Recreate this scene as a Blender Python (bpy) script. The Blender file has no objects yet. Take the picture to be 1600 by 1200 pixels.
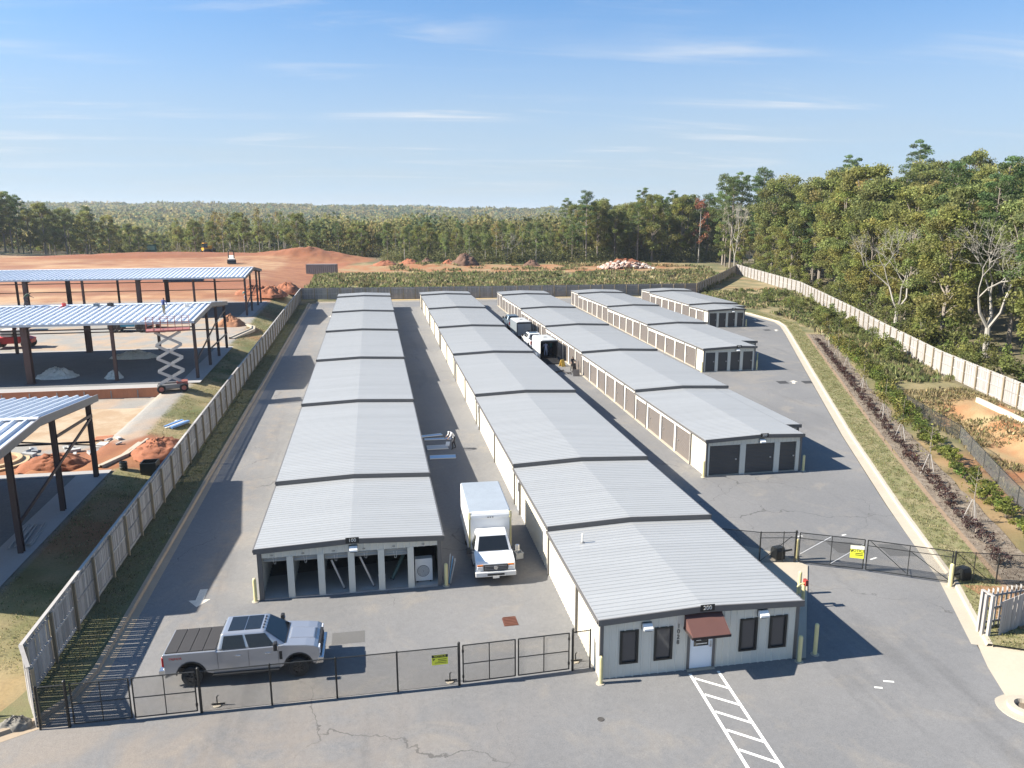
import bpy, bmesh, math, random
import numpy as np
from mathutils import Vector, Matrix
R = math.radians
rng = np.random.default_rng(7)
random.seed(7)
scene = bpy.context.scene
C = scene.collection

# ---------------------------------------------------------------- camera
S, T = 0.02475, -0.00279           # fall of the site along Y and across X
cam_d = bpy.data.cameras.new('camera')
cam = bpy.data.objects.new('camera', cam_d)
C.objects.link(cam)
scene.camera = cam
cam_d.sensor_width = 36.0
cam_d.lens = 36.0 * 1194.1 / 1600.0
cam_d.clip_start = 0.5
cam_d.clip_end = 12000
yaw, pitch, roll = R(10.2386), R(12.1405), R(-0.171)
fwd = Vector((math.sin(yaw) * math.cos(pitch), math.cos(yaw) * math.cos(pitch), -math.sin(pitch)))
rgt = Vector((math.cos(yaw), -math.sin(yaw), 0))
upv = rgt.cross(fwd)
r2 = math.cos(roll) * rgt + math.sin(roll) * upv
u2 = -math.sin(roll) * rgt + math.cos(roll) * upv
M = Matrix((r2, u2, -fwd)).transposed().to_4x4()
M.translation = Vector((0, 0, 18.4))
cam.matrix_world = M

# ---------------------------------------------------------------- sky and sun
SUN_EL, SUN_AZ = R(36.0), R(273.5)      # azimuth clockwise from +Y
world = bpy.data.worlds.new('World')
scene.world = world
world.use_nodes = True
wt = world.node_tree
wt.nodes.clear()
def wn(t, **k):
    n = wt.nodes.new(t)
    for a, b in k.items():
        setattr(n, a, b)
    return n
wo = wn('ShaderNodeOutputWorld'); wb = wn('ShaderNodeBackground')
sky = wn('ShaderNodeTexSky', sky_type='NISHITA')
sky.sun_disc = False
sky.sun_elevation = SUN_EL
sky.sun_rotation = SUN_AZ
sky.altitude = 300
sky.air_density = 1.0
sky.dust_density = 0.4
sky.ozone_density = 2.5
wb.inputs['Strength'].default_value = 0.083
# thin cirrus: noise on a cloud plane high above, drawn out along the wind
tc = wn('ShaderNodeTexCoord'); sep = wn('ShaderNodeSeparateXYZ')
wt.links.new(tc.outputs['Generated'], sep.inputs[0])
def wmath(op, a, b=None, c=None):
    n = wn('ShaderNodeMath', operation=op)
    for i, v in enumerate((a, b, c)):
        if v is None: continue
        if isinstance(v, (int, float)): n.inputs[i].default_value = v
        else: wt.links.new(v, n.inputs[i])
    return n.outputs[0]
zc = wmath('ADD', wmath('MAXIMUM', sep.outputs[2], 0.0), 0.06)
px_ = wmath('DIVIDE', sep.outputs[0], zc); py_ = wmath('DIVIDE', sep.outputs[1], zc)
comb = wn('ShaderNodeCombineXYZ')
wt.links.new(px_, comb.inputs[0]); wt.links.new(py_, comb.inputs[1])
mp = wn('ShaderNodeMapping'); mp.inputs['Rotation'].default_value = (0, 0, R(-24)); mp.inputs['Scale'].default_value = (0.26, 1.15, 1)
mp.inputs['Location'].default_value = (0.4, 2.35, 0)
wt.links.new(comb.outputs[0], mp.inputs[0])
n1 = wn('ShaderNodeTexNoise'); n1.inputs['Scale'].default_value = 1.35; n1.inputs['Detail'].default_value = 7; n1.inputs['Roughness'].default_value = 0.62; n1.inputs['Distortion'].default_value = 0.6
wt.links.new(mp.outputs[0], n1.inputs['Vector'])
n2 = wn('ShaderNodeTexNoise'); n2.inputs['Scale'].default_value = 0.55; n2.inputs['Detail'].default_value = 2
wt.links.new(comb.outputs[0], n2.inputs['Vector'])
def wramp(v, a, b):
    n = wn('ShaderNodeMapRange', interpolation_type='SMOOTHSTEP')
    n.inputs[1].default_value = a; n.inputs[2].default_value = b
    wt.links.new(v, n.inputs[0]); return n.outputs[0]
cl = wmath('MULTIPLY', wramp(n1.outputs['Fac'], 0.49, 0.76), wramp(n2.outputs['Fac'], 0.36, 0.60))
cl = wmath('MULTIPLY', cl, wramp(sep.outputs[2], 0.015, 0.10))
cirrus = wmath('MULTIPLY', cl, 1.0)
veil = wn('ShaderNodeMapRange', interpolation_type='SMOOTHERSTEP'); veil.inputs[1].default_value = 0.34; veil.inputs[2].default_value = -0.02; veil.inputs[3].default_value = 0.0; veil.inputs[4].default_value = 0.92
wt.links.new(sep.outputs[2], veil.inputs[0])
cl = wmath('MULTIPLY', veil.outputs[0], wmath('ADD', wmath('MULTIPLY', n2.outputs['Fac'], 0.3), 0.82))
mx = wn('ShaderNodeMix', data_type='RGBA')
sv = wn('ShaderNodeCombineXYZ'); wt.links.new(sep.outputs[0], sv.inputs[0]); wt.links.new(sep.outputs[1], sv.inputs[1])
wt.links.new(wmath('ADD', wmath('MAXIMUM', sep.outputs[2], 0.0), 0.10), sv.inputs[2])
svn = wn('ShaderNodeVectorMath', operation='NORMALIZE'); wt.links.new(sv.outputs[0], svn.inputs[0]); wt.links.new(svn.outputs[0], sky.inputs[0])
tint = wn('ShaderNodeMix', data_type='RGBA', blend_type='MULTIPLY'); tint.inputs['Factor'].default_value = 1.0
wt.links.new(sky.outputs[0], tint.inputs['A']); tint.inputs['B'].default_value = (0.53, 0.78, 0.92, 1)
wt.links.new(cl, mx.inputs['Factor']); wt.links.new(tint.outputs['Result'], mx.inputs['A'])
mx.inputs['B'].default_value = (2.45, 2.85, 3.08, 1)
mx2 = wn('ShaderNodeMix', data_type='RGBA')
wt.links.new(cirrus, mx2.inputs['Factor']); wt.links.new(mx.outputs['Result'], mx2.inputs['A']); mx2.inputs['B'].default_value = (3.75, 3.85, 3.95, 1)
wt.links.new(mx2.outputs['Result'], wb.inputs['Color'])
wt.links.new(wb.outputs[0], wo.inputs[0])

sun_d = bpy.data.lights.new('sun', 'SUN')
sun_d.energy = 4.8
sun_d.angle = R(0.53)
sun_d.color = (1.0, 0.93, 0.82)
sun = bpy.data.objects.new('sun', sun_d)
C.objects.link(sun)
sdir = Vector((math.sin(SUN_AZ) * math.cos(SUN_EL), math.cos(SUN_AZ) * math.cos(SUN_EL), math.sin(SUN_EL)))
sun.rotation_euler = sdir.to_track_quat('Z', 'Y').to_euler()
sun.location = (0, 0, 60)

scene.view_settings.view_transform = 'Standard'
scene.view_settings.look = 'None'
scene.view_settings.gamma = 1
scene.view_settings.exposure = 1.52

# ---------------------------------------------------------------- helpers
def gz(x, y):
    return S * y + T * x

class MB:
    """collects shapes; build() links them as ONE mesh object"""
    def __init__(s):
        s.v = []; s.f = []; s.n = 0
    def add(s, vs, fs):
        o = s.n
        s.v.extend([tuple(p) for p in vs]); s.f.extend([tuple(i + o for i in f) for f in fs]); s.n += len(vs)
        return s
    def hexa(s, b, t):      # 4 bottom points counter-clockwise, 4 top points
        return s.add(list(b) + list(t), [(3, 2, 1, 0), (4, 5, 6, 7), (0, 1, 5, 4), (1, 2, 6, 5), (2, 3, 7, 6), (3, 0, 4, 7)])
    def box(s, x0, x1, y0, y1, z0, z1):
        return s.hexa([(x0, y0, z0), (x1, y0, z0), (x1, y1, z0), (x0, y1, z0)], [(x0, y0, z1), (x1, y0, z1), (x1, y1, z1), (x0, y1, z1)])
    def cbox(s, c, d, m=None):
        a, b, e = d[0] / 2, d[1] / 2, d[2] / 2
        p = [(-a, -b, -e), (a, -b, -e), (a, b, -e), (-a, b, -e), (-a, -b, e), (a, -b, e), (a, b, e), (-a, b, e)]
        if m is not None: p = [m @ Vector(q) for q in p]
        return s.hexa([Vector(q) + Vector(c) for q in p[:4]], [Vector(q) + Vector(c) for q in p[4:]])
    def bar(s, p0, p1, w, h):       # rectangular bar between two points
        p0, p1 = Vector(p0), Vector(p1); d = (p1 - p0)
        q = d.to_track_quat('X', 'Z').to_matrix()
        return s.cbox((p0 + p1) / 2, (d.length, w, h), q)
    def tube(s, p0, p1, r0, r1=None, n=8, cap=True):
        if r1 is None: r1 = r0
        p0, p1 = Vector(p0), Vector(p1); d = (p1 - p0)
        if d.length < 1e-6: return s
        a = d.orthogonal().normalized(); b = d.normalized().cross(a)
        vs = []
        for p, r in ((p0, r0), (p1, r1)):
            for i in range(n):
                t = 2 * math.pi * i / n
                vs.append(p + a * (r * math.cos(t)) + b * (r * math.sin(t)))
        fs = [(i, (i + 1) % n, n + (i + 1) % n, n + i) for i in range(n)]
        if cap: fs += [tuple(range(n - 1, -1, -1)), tuple(range(n, 2 * n))]
        return s.add(vs, fs)
    def chain(s, pts, rs, n=6):
        for i in range(len(pts) - 1):
            s.tube(pts[i], pts[i + 1], rs[i], rs[i + 1], n)
        return s
    def prism(s, poly, axis, a, b):  # polygon of (u,v) swept along axis from a to b
        k = len(poly)
        def P(u, v, w):
            return {'x': (w, u, v), 'y': (u, w, v), 'z': (u, v, w)}[axis]
        vs = [P(u, v, a) for u, v in poly] + [P(u, v, b) for u, v in poly]
        fs = [tuple(range(k - 1, -1, -1)), tuple(range(k, 2 * k))] + [(i, (i + 1) % k, k + (i + 1) % k, k + i) for i in range(k)]
        return s.add(vs, fs)
    def lathe(s, prof, c=(0, 0, 0), n=16, axis='z'):
        vs = []; k = len(prof)
        for i in range(n):
            t = 2 * math.pi * i / n
            for r, z in prof:
                p = (r * math.cos(t), r * math.sin(t), z)
                if axis == 'y': p = (p[0], p[2], p[1])
                if axis == 'x': p = (p[2], p[0], p[1])
                vs.append((p[0] + c[0], p[1] + c[1], p[2] + c[2]))
        fs = []
        for i in range(n):
            j = (i + 1) % n
            for q in range(k - 1):
                fs.append((i * k + q, j * k + q, j * k + q + 1, i * k + q + 1))
        return s.add(vs, fs)
    def mesh(s, name, m=None, off=None, fix=True):
        me = bpy.data.meshes.new(name)
        v = s.v
        if off is not None:
            v = [(a - off[0], b - off[1], c - off[2]) for a, b, c in v]
        me.from_pydata(v, [], s.f)
        if m is not None: me.materials.append(m)
        if fix and len(s.f) < 60000:
            bm = bmesh.new(); bm.from_mesh(me)
            bmesh.ops.recalc_face_normals(bm, faces=bm.faces)
            bm.to_mesh(me); bm.free()
        me.update()
        return me
    def build(s, name, m, parent=None, smooth=False, bevel=0, fix=True):
        off = None
        if parent is not None:
            root = parent
            while root.parent: root = root.parent
            off = tuple(root.location)
        me = s.mesh(name, m, off, fix)
        if smooth:
            me.polygons.foreach_set('use_smooth', [True] * len(me.polygons))
        o = bpy.data.objects.new(name, me)
        C.objects.link(o)
        if parent is not None: o.parent = parent
        if bevel:
            b = o.modifiers.new('bevel', 'BEVEL'); b.width = bevel; b.segments = 2; b.limit_method = 'ANGLE'; b.angle_limit = R(35)
        return o

def link(name, me, parent=None, loc=(0, 0, 0), rot=(0, 0, 0), scale=None):
    o = bpy.data.objects.new(name, me)
    C.objects.link(o)
    o.location = loc; o.rotation_euler = rot
    if scale: o.scale = scale
    if parent is not None: o.parent = parent
    return o
def thing(name, label, cat, loc=(0, 0, 0), rz=0, group=None):
    o = bpy.data.objects.new(name, None)
    C.objects.link(o)
    o.empty_display_size = 0.3
    o.location = loc; o.rotation_euler = (0, 0, rz)
    tag(o, label, cat, group)
    return o
def tag(o, label, cat, group=None):
    o['label'] = label; o['category'] = cat
    if group: o['group'] = group
    return o
def struct(o):
    o['kind'] = 'structure'; return o
def stuff(o, label=None, cat=None):
    o['kind'] = 'stuff'
    if label: o['label'] = label
    if cat: o['category'] = cat
    return o
def copy_tree(o, parent=None, loc=None, rz=None, label=None, scale=None):
    c = o.copy(); C.objects.link(c)
    c.parent = parent
    if loc is not None: c.location = loc
    if rz is not None: c.rotation_euler = (0, 0, rz)
    if scale is not None: c.scale = scale
    if label: c['label'] = label
    for ch in o.children: copy_tree(ch, c)
    return c

# ---------------------------------------------------------------- materials
MATS = {}
def pm(name, col, rough=0.7, metal=0.0, var=0.12, scale=2.0, fine=0.0, fscale=40.0, bump=0.0, bscale=60.0, rand=0.0, col2=None, stretch=None, spec=None, trans=0.0, attr=None, coat=0.0, dirt=None):
    """principled material with two scales of colour noise, optional random shade for each object, fine bump"""
    if name in MATS: return MATS[name]
    m = bpy.data.materials.new(name); m.use_nodes = True
    nt = m.node_tree; b = nt.nodes['Principled BSDF']
    L = nt.links.new
    def N(t, **k):
        n = nt.nodes.new(t)
        for a, c in k.items(): setattr(n, a, c)
        return n
    geo = N('ShaderNodeNewGeometry'); vec = geo.outputs['Position']
    if stretch:
        mpn = N('ShaderNodeMapping'); mpn.inputs['Scale'].default_value = stretch
        L(vec, mpn.inputs[0]); vec = mpn.outputs[0]
    def noise(sc, det=4, rg=0.6):
        n = N('ShaderNodeTexNoise'); n.inputs['Scale'].default_value = sc; n.inputs['Detail'].default_value = det; n.inputs['Roughness'].default_value = rg
        L(vec, n.inputs['Vector']); return n.outputs['Fac']
    def mth(op, a, c):
        n = N('ShaderNodeMath', operation=op)
        for i, v in enumerate((a, c)):
            if isinstance(v, (int, float)): n.inputs[i].default_value = v
            else: L(v, n.inputs[i])
        return n.outputs[0]
    colsock = None
    if attr:
        an = N('ShaderNodeVertexColor', layer_name=attr); colsock = an.outputs[0]
    else:
        rgb = N('ShaderNodeRGB'); rgb.outputs[0].default_value = (*col, 1); colsock = rgb.outputs[0]
    big = noise(scale)
    if col2:
        mr = N('ShaderNodeMapRange', interpolation_type='SMOOTHSTEP'); mr.inputs[1].default_value = 0.42; mr.inputs[2].default_value = 0.62
        L(big, mr.inputs[0])
        mixn = N('ShaderNodeMix', data_type='RGBA'); L(mr.outputs[0], mixn.inputs['Factor']); L(colsock, mixn.inputs['A']); mixn.inputs['B'].default_value = (*col2, 1)
        colsock = mixn.outputs['Result']
    f = mth('ADD', mth('MULTIPLY', mth('SUBTRACT', big, 0.5), 2 * var), 1.0)
    if fine:
        f = mth('MULTIPLY', f, mth('ADD', mth('MULTIPLY', mth('SUBTRACT', noise(fscale, 3), 0.5), 2 * fine), 1.0))
    if rand:
        oi = N('ShaderNodeObjectInfo')
        f = mth('MULTIPLY', f, mth('ADD', mth('MULTIPLY', mth('SUBTRACT', oi.outputs['Random'], 0.5), 2 * rand), 1.0))
    vm = N('ShaderNodeVectorMath', operation='SCALE'); L(colsock, vm.inputs[0]); L(f, vm.inputs['Scale'])
    L(vm.outputs[0], b.inputs['Base Color'])
    b.inputs['Roughness'].default_value = rough; b.inputs['Metallic'].default_value = metal
    if spec is not None: b.inputs['Specular IOR Level'].default_value = spec
    if coat: b.inputs['Coat Weight'].default_value = coat; b.inputs['Coat Roughness'].default_value = 0.083
    if bump:
        bn = N('ShaderNodeBump'); bn.inputs['Strength'].default_value = bump; bn.inputs['Distance'].default_value = 0.02
        L(noise(bscale, 4), bn.inputs['Height']); L(bn.outputs[0], b.inputs['Normal'])
    if trans:
        tr = N('ShaderNodeBsdfTranslucent'); L(vm.outputs[0], tr.inputs[0])
        ms = N('ShaderNodeMixShader'); ms.inputs[0].default_value = trans
        L(b.outputs[0], ms.inputs[1]); L(tr.outputs[0], ms.inputs[2])
        L(ms.outputs[0], nt.nodes['Material Output'].inputs['Surface'])
    MATS[name] = m
    return m

roof_m = pm('galvalume_roof', (0.362, 0.367, 0.362), 0.42, 0.22, var=0.13, scale=0.35, fine=0.09, fscale=5, stretch=(0.22, 3.2, 1))
trim_m = pm('bronze_trim', (0.115, 0.108, 0.102), 0.5, 0.0, var=0.1)
side_m = pm('cream_siding', (0.66, 0.61, 0.50), 0.5, 0.0, var=0.05, scale=0.5, fine=0.03, fscale=8)
front_m = pm('stone_grey_siding', (0.60, 0.57, 0.49), 0.5, 0.0, var=0.05, scale=0.6, fine=0.03, fscale=8)
white_m = pm('white_trim', (0.74, 0.70, 0.63), 0.5, 0.0, var=0.05)
door_m = pm('roll_door_taupe', (0.120, 0.103, 0.091), 0.5, 0.0, var=0.05, rand=0.06)
darkdoor_m = pm('roll_door_brown', (0.075, 0.066, 0.058), 0.5, 0.0, var=0.06, rand=0.06)
conc_m = pm('concrete', (0.37, 0.325, 0.255), 0.85, var=0.14, scale=0.8, fine=0.08, fscale=12, bump=0.2)
slab_m = pm('slab_concrete', (0.36, 0.36, 0.35), 0.85, var=0.14, scale=0.6, fine=0.1, fscale=9, bump=0.2)
black_m = pm('black_metal', (0.012, 0.013, 0.012), 0.5, 0.0, var=0.1)
steel_m = pm('galvanised_steel', (0.5, 0.5, 0.5), 0.4, 0.7, var=0.1)
yellow_m = pm('bollard_yellow', (0.60, 0.53, 0.27), 0.6, var=0.14, scale=3)
paint_m = pm('white_road_paint', (0.78, 0.77, 0.72), 0.7, var=0.14, scale=3, fine=0.12, fscale=15)
glass_m = pm('dark_glass', (0.012, 0.014, 0.016), 0.06, 0.0, var=0.0, spec=0.6)
rubber_m = pm('tyre_rubber', (0.018, 0.018, 0.018), 0.85, var=0.1)
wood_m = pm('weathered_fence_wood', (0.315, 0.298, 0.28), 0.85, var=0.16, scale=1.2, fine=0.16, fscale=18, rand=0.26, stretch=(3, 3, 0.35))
post_m = pm('fence_post_wood', (0.25, 0.20, 0.13), 0.85, var=0.15, scale=2, rand=0.14)
# ================================================================ the ground
def smooth(t):
    t = np.clip(t, 0, 1); return t * t * (3 - 2 * t)
FENCE_R = [(48, 20), (57.5, 58.5), (61.0, 72.6), (67.4, 91.3), (72.9, 106), (85.7, 143.3), (93.3, 187)]
def fence_x(y):
    return np.interp(y, [p[1] for p in FENCE_R] + [260], [p[0] for p in FENCE_R] + [103])
BASIN = [(33.5, 29.5), (36.3, 35.3), (39.6, 42), (44.2, 51), (46.5, 60.3)]
ASPH = [(-80, -10), (40, -10), (23.2, 17.5), (22.6, 20.6), (22.99, 21.5), (24.13, 24.2), (27.2, 30.75), (30.93, 40.1), (36.9, 54), (46.7, 75.6), (57.6, 99.5),
        (60.6, 106.2), (61.7, 110), (61.4, 118.7), (60, 128), (56.5, 138), (51, 142.6), (46, 143.6), (-9.6, 143.6), (-11.15, 142.4), (-11.15, 30), (-11.5, 28.0), (-12.6, 26.75), (-13.8, 26.1), (-16, 25.7), (-80, 25.3)]
def in_poly(px, py, poly):
    ins = np.zeros(px.shape, bool); j = len(poly) - 1
    for i in range(len(poly)):
        xi, yi = poly[i]; xj, yj = poly[j]
        c = ((yi > py) != (yj > py)) & (px < (xj - xi) * (py - yi) / ((yj - yi) or 1e-9) + xi)
        ins ^= c; j = i
    return ins
def dist_poly(px, py, poly):
    d = np.full(px.shape, 1e9); j = len(poly) - 1
    for i in range(len(poly)):
        ax, ay = poly[j]; bx, by = poly[i]; j = i
        vx, vy = bx - ax, by - ay
        t = np.clip(((px - ax) * vx + (py - ay) * vy) / (vx * vx + vy * vy + 1e-12), 0, 1)
        d = np.minimum(d, np.hypot(px - ax - t * vx, py - ay - t * vy))
    return d
_perm = rng.random((256, 256))
def vnoise(x, y):
    xi = np.floor(x).astype(int); yi = np.floor(y).astype(int); fx = x - xi; fy = y - yi
    fx = fx * fx * (3 - 2 * fx); fy = fy * fy * (3 - 2 * fy)
    a = _perm[xi % 256, yi % 256]; b = _perm[(xi + 1) % 256, yi % 256]; c = _perm[xi % 256, (yi + 1) % 256]; d = _perm[(xi + 1) % 256, (yi + 1) % 256]
    return (a * (1 - fx) + b * fx) * (1 - fy) + (c * (1 - fx) + d * fx) * fy
def fbm(x, y, o=4):
    s = 0; a = .5; t = 0
    for k in range(o):
        s = s + a * vnoise(x * 2 ** k + 17 * k, y * 2 ** k + 31 * k); t += a; a *= .55
    return s / t
MOUNDS = [(-19.5, 247, 9.5, 6, 3.6), (-78, 240, 16, 5, 1.3), (-60, 246, 12, 5, 1.2), (-46, 252, 8, 4, .7), (-3, 226, 9, 4, .8), (12, 216, 14, 3.0, 1.0), (-46, 168, 20, 6, .6), (-30, 150, 14, 5, .5)]
def raise_left(x, y):
    """the building site stands higher than the drive, with a lower lot between the first two canopies"""
    r = np.interp(y, [20, 27, 33, 51.6, 53, 74.4, 75.3, 112, 120, 1000], [0, 0, .85, .85, .50, .10, 1.1, 1.1, 1.29, 1.29])
    r2 = np.interp(y, [20, 27, 33, 51.6, 74.2, 112, 120, 1000], [0, 0, .85, .85, 1.1, 1.1, 1.29, 1.29])
    w = smooth((-19.6 - x) / .6)
    return (r * w + r2 * (1 - w)) * np.clip((-13.5 - x) / (4.0 + np.clip(y - 150, 0, 80) * .28), 0, 1) * smooth((330 - y) / 60)
def terr0(x, y):
    """height of the ground before the paving is cut in"""
    xc = np.clip(x, -150, 150)
    z = S * np.minimum(y, 250) + T * xc + 0.10
    r = np.maximum(y - 262, 0)
    rr = np.hypot(np.maximum(np.abs(x) - 120, 0), r)
    z = z - 9 * smooth(r / 130) + 0.0 * rr
    far = smooth((np.hypot(x, y) - 480) / 1300)
    z = z + far * (34 + 14 * (fbm(x / 420 + 5, y / 420, 3) - .5) * 2)
    z = z + smooth((np.hypot(x, y) - 300) / 400) * 7 * (fbm(x / 130, y / 130 + 9, 3) - .5)
    z = z + 5.5 * smooth((x - fence_x(y) - 5) / 55) * smooth((260 - y) / 60)
    z = z + 4 * smooth((-x - 95) / 70) * smooth((y - 180) / 60)
    # dry basin on the right, cut lot on the left
    bx = np.interp(y, [p[1] for p in BASIN], [p[0] for p in BASIN])
    z = z - 1.25 * smooth((x - bx - 0.6) / 3.0) * smooth((fence_x(y) - 3.0 - x) / 3) * smooth((65 - y) / 8)
    z = z + raise_left(x, y)
    for mx_, my_, sx, sy, h in MOUNDS:
        z = z + h * np.exp(-((x - mx_) / sx) ** 2 * .5 - ((y - my_) / sy) ** 2 * .5) * (0.75 + 0.5 * fbm(x / 2.5 + mx_, y / 2.5, 3))
    # turned earth by the canopies
    for (ax, bx_, ay, by_) in ((-23.5, -19.6, 51.8, 57), (-17.6, -14.4, 52.5, 60), (-20, -14.3, 138, 150)):
        w = smooth((x - ax) / 1) * smooth((bx_ - x) / 1) * smooth((y - ay) / 1.2) * smooth((by_ - y) / 1.2)
        z = z + w * (0.75 * fbm(x / 1.1, y / 1.1, 4) - 0.12)
    return z
def axis(lo, hi, st, far_lo, far_hi, g=1.09):
    a = list(np.arange(lo, hi + 1e-6, st)); d = st
    while a[-1] < far_hi: d *= g; a.append(a[-1] + d)
    d = st; b = []; c = lo
    while c > far_lo: d *= g; c -= d; b.append(c)
    return np.array(b[::-1] + a)
gxs = axis(-60, 78, 0.55, -4500, 4500); gys = np.concatenate([axis(20, 150, 0.6, -300, 149, 1.07), np.arange(151.0, 275, 1.0), axis(276, 277, 1.5, 275.9, 5200, 1.07)])
GX, GY = np.meshgrid(gxs, gys)
GZ = terr0(GX, GY)
APRON = [(23.0, 18.4), (22.5, 20.4), (22.85, 21.5), (24.0, 24.1), (24.8, 25.55), (25.3, 25.75), (33, 26.7), (42, 27.2), (42, 14)]
dA = np.minimum(dist_poly(GX, GY, ASPH), dist_poly(GX, GY, APRON) + .55); iA = in_poly(GX, GY, ASPH) | in_poly(GX, GY, APRON)
GZ = np.where(iA | (dA < 1.0), S * np.minimum(GY, 250) + T * np.clip(GX, -150, 150) - 0.35, GZ)

def region_colour(x, y):
    n1_ = fbm(x / 9, y / 9, 4); n2_ = fbm(x / 2.2 + 40, y / 2.2, 4); n3_ = fbm(x / 28 + 7, y / 28 + 3, 3)
    def c(a): return np.array(a)[None, None, :] * np.ones(x.shape + (1,))
    forest = c((.105, .088, .045)); grass = c((.150, .135, .055)); green = c((.070, .085, .026)); clay = c((.275, .118, .048)); clayd = c((.185, .066, .027))
    sand = c((.345, .215, .115)); gravel = c((.235, .225, .205)); straw = c((.225, .175, .09))
    def mix(a, b, w): return a * (1 - w[..., None]) + b * w[..., None]
    w = lambda e, soft=.12: smooth(.5 + e / soft / 2)
    col = forest.copy()
    fxr = fence_x(y)
    # weeds behind the rear fence
    jit = (n1_ - .5) * 14
    weeds = smooth((y - 144) / 3) * smooth((236 + jit - y) / 8) * smooth((x + 17 + jit * .3) / 3) * smooth((fxr + 6 - x) / 4)
    col = mix(col, mix(green, straw, w(n2_ - .52, .3)), weeds)
    band = smooth((y - 195 - jit * .3) / 4) * smooth((224 + jit * .6 - y) / 4) * smooth((x + 18) / 3) * smooth((92 - x) / 6)
    col = mix(col, mix(clay, straw, w(n2_ - .6, .3)), band * w(n3_ - .22 + .25 * np.exp(-((x + 5) / 30) ** 2), .3))
    # the cleared building site
    site = smooth((-13.3 - x) / .8) * smooth((y - 20) / 4) * smooth((330 + jit - y) / 14) * smooth((x + 118 + jit - np.maximum(y - 240, 0) * .0) / 14)
    site = np.maximum(site, smooth((y - 196) / 5) * smooth((300 + jit - y) / 10) * smooth((x + 90) / 10) * smooth((-14 + np.clip((y - 200) * .55, 0, 16) + jit * .5 - x) / 5))
    claymix = mix(mix(clay, sand * 1.08, w(n3_ - .45, .25)), clayd, w(n1_ - .53, .16) * .85); claymix = mix(claymix, clay * .8, w(n2_ - .55, .15) * .6)
    trk = fbm(x / 26 + 3, y / 1.6 + x / 14, 3); claymix = mix(claymix, clayd, smooth((trk - .56) / .14) * .45); claymix = mix(claymix, sand * 1.1, smooth((.40 - trk) / .12) * .4)
    rock = mix(gravel, sand, w(n2_ - .58, .2) * .6)
    sitecol = mix(rock, claymix, smooth((y - 136 + jit * .4) / 6))
    # clay in front of the nearest canopy, beyond the slab
    cl1 = smooth((y - 51.4) / .8) * smooth((58.5 + (n2_ - .5) * 5 - y) / 1.5) * smooth((x + 27) / 2)
    sitecol = mix(sitecol, mix(clay, clayd, w(n2_ - .5, .25)), cl1)
    cl2 = smooth((y - 134) / 4) * smooth((x + 26) / 4)
    sitecol = mix(sitecol, mix(clay, clayd, w(n2_ - .5, .25)), cl2)
    for my in (250, 262):
        pass
    md = sum(np.exp(-((x - m[0]) / m[2] / 1.1) ** 2 * .5 - ((y - m[1]) / m[3] / 1.1) ** 2 * .5) for m in MOUNDS)
    sitecol = mix(sitecol, clayd * 1.15, smooth((md - .30) / .35) * smooth((y - 150) / 5))
    # grass strip between canopies and board fence
    gs = smooth((x + 17.6) / .5) * smooth((150 - y) / 2)
    strip = mix(mix(green * 1.5, straw * 1.25, w(n2_ - .44, .3)), clay * .9, w(n1_ - .66, .15))
    strip = mix(strip, mix(clay, clayd, w(n2_ - .5, .25)), smooth((y - 52.4) / .7) * smooth((60 + (n2_ - .5) * 4 - y) / 1))
    sitecol = mix(sitecol, strip, gs)
    fr = smooth((32 - y) / 2) * smooth((-14 - x) / 1)
    sitecol = mix(sitecol, mix(straw * 1.25, clay, w(n2_ - .6, .2)), fr * .9)
    col = mix(col, sitecol, np.clip(site, 0, 1))
    # grass by the far road
    fg = smooth((y - 262) / 6) * smooth((-72 - x) / 6) * smooth((x + 150) / 10) * smooth((345 - y) / 8)
    col = mix(col, grass * 1.3, fg)
    # bank and basin right of the drive
    bank = smooth((x - 23) / 3) * smooth((fxr - .2 - x) / 1) * smooth((148 + (x - 60) * 1.5 - y) / 3) * (y > 15)
    bcol = mix(mix(green, straw, w(n2_ - .46, .3)), clay, w(n1_ - .64, .16) * .8)
    basin = smooth((72 + (n1_ - .5) * 10 - y) / 8) * smooth((x - np.interp(y, [p[1] for p in BASIN], [p[0] for p in BASIN]) - .8) / 1.5)
    bascol = mix(mix(clay * 1.05, straw * 1.1, w(n2_ - .45, .3)), mix(straw, green, w(n2_ - .5, .3)), smooth((y - 58 + jit) / 10))
    bcol = mix(bcol, bascol, basin)
    col = mix(col, bcol, bank)
    # woodland verge right of the fence
    vg = smooth((x - fxr) / 1) * smooth((fxr + 9 + jit * .4 - x) / 4) * smooth((190 - y) / 5)
    col = mix(col, mix(green, straw, w(n2_ - .55, .3)), vg * .8)
    return col * (0.86 + 0.28 * n2_[..., None])
GC = region_colour(GX, GY)
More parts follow.
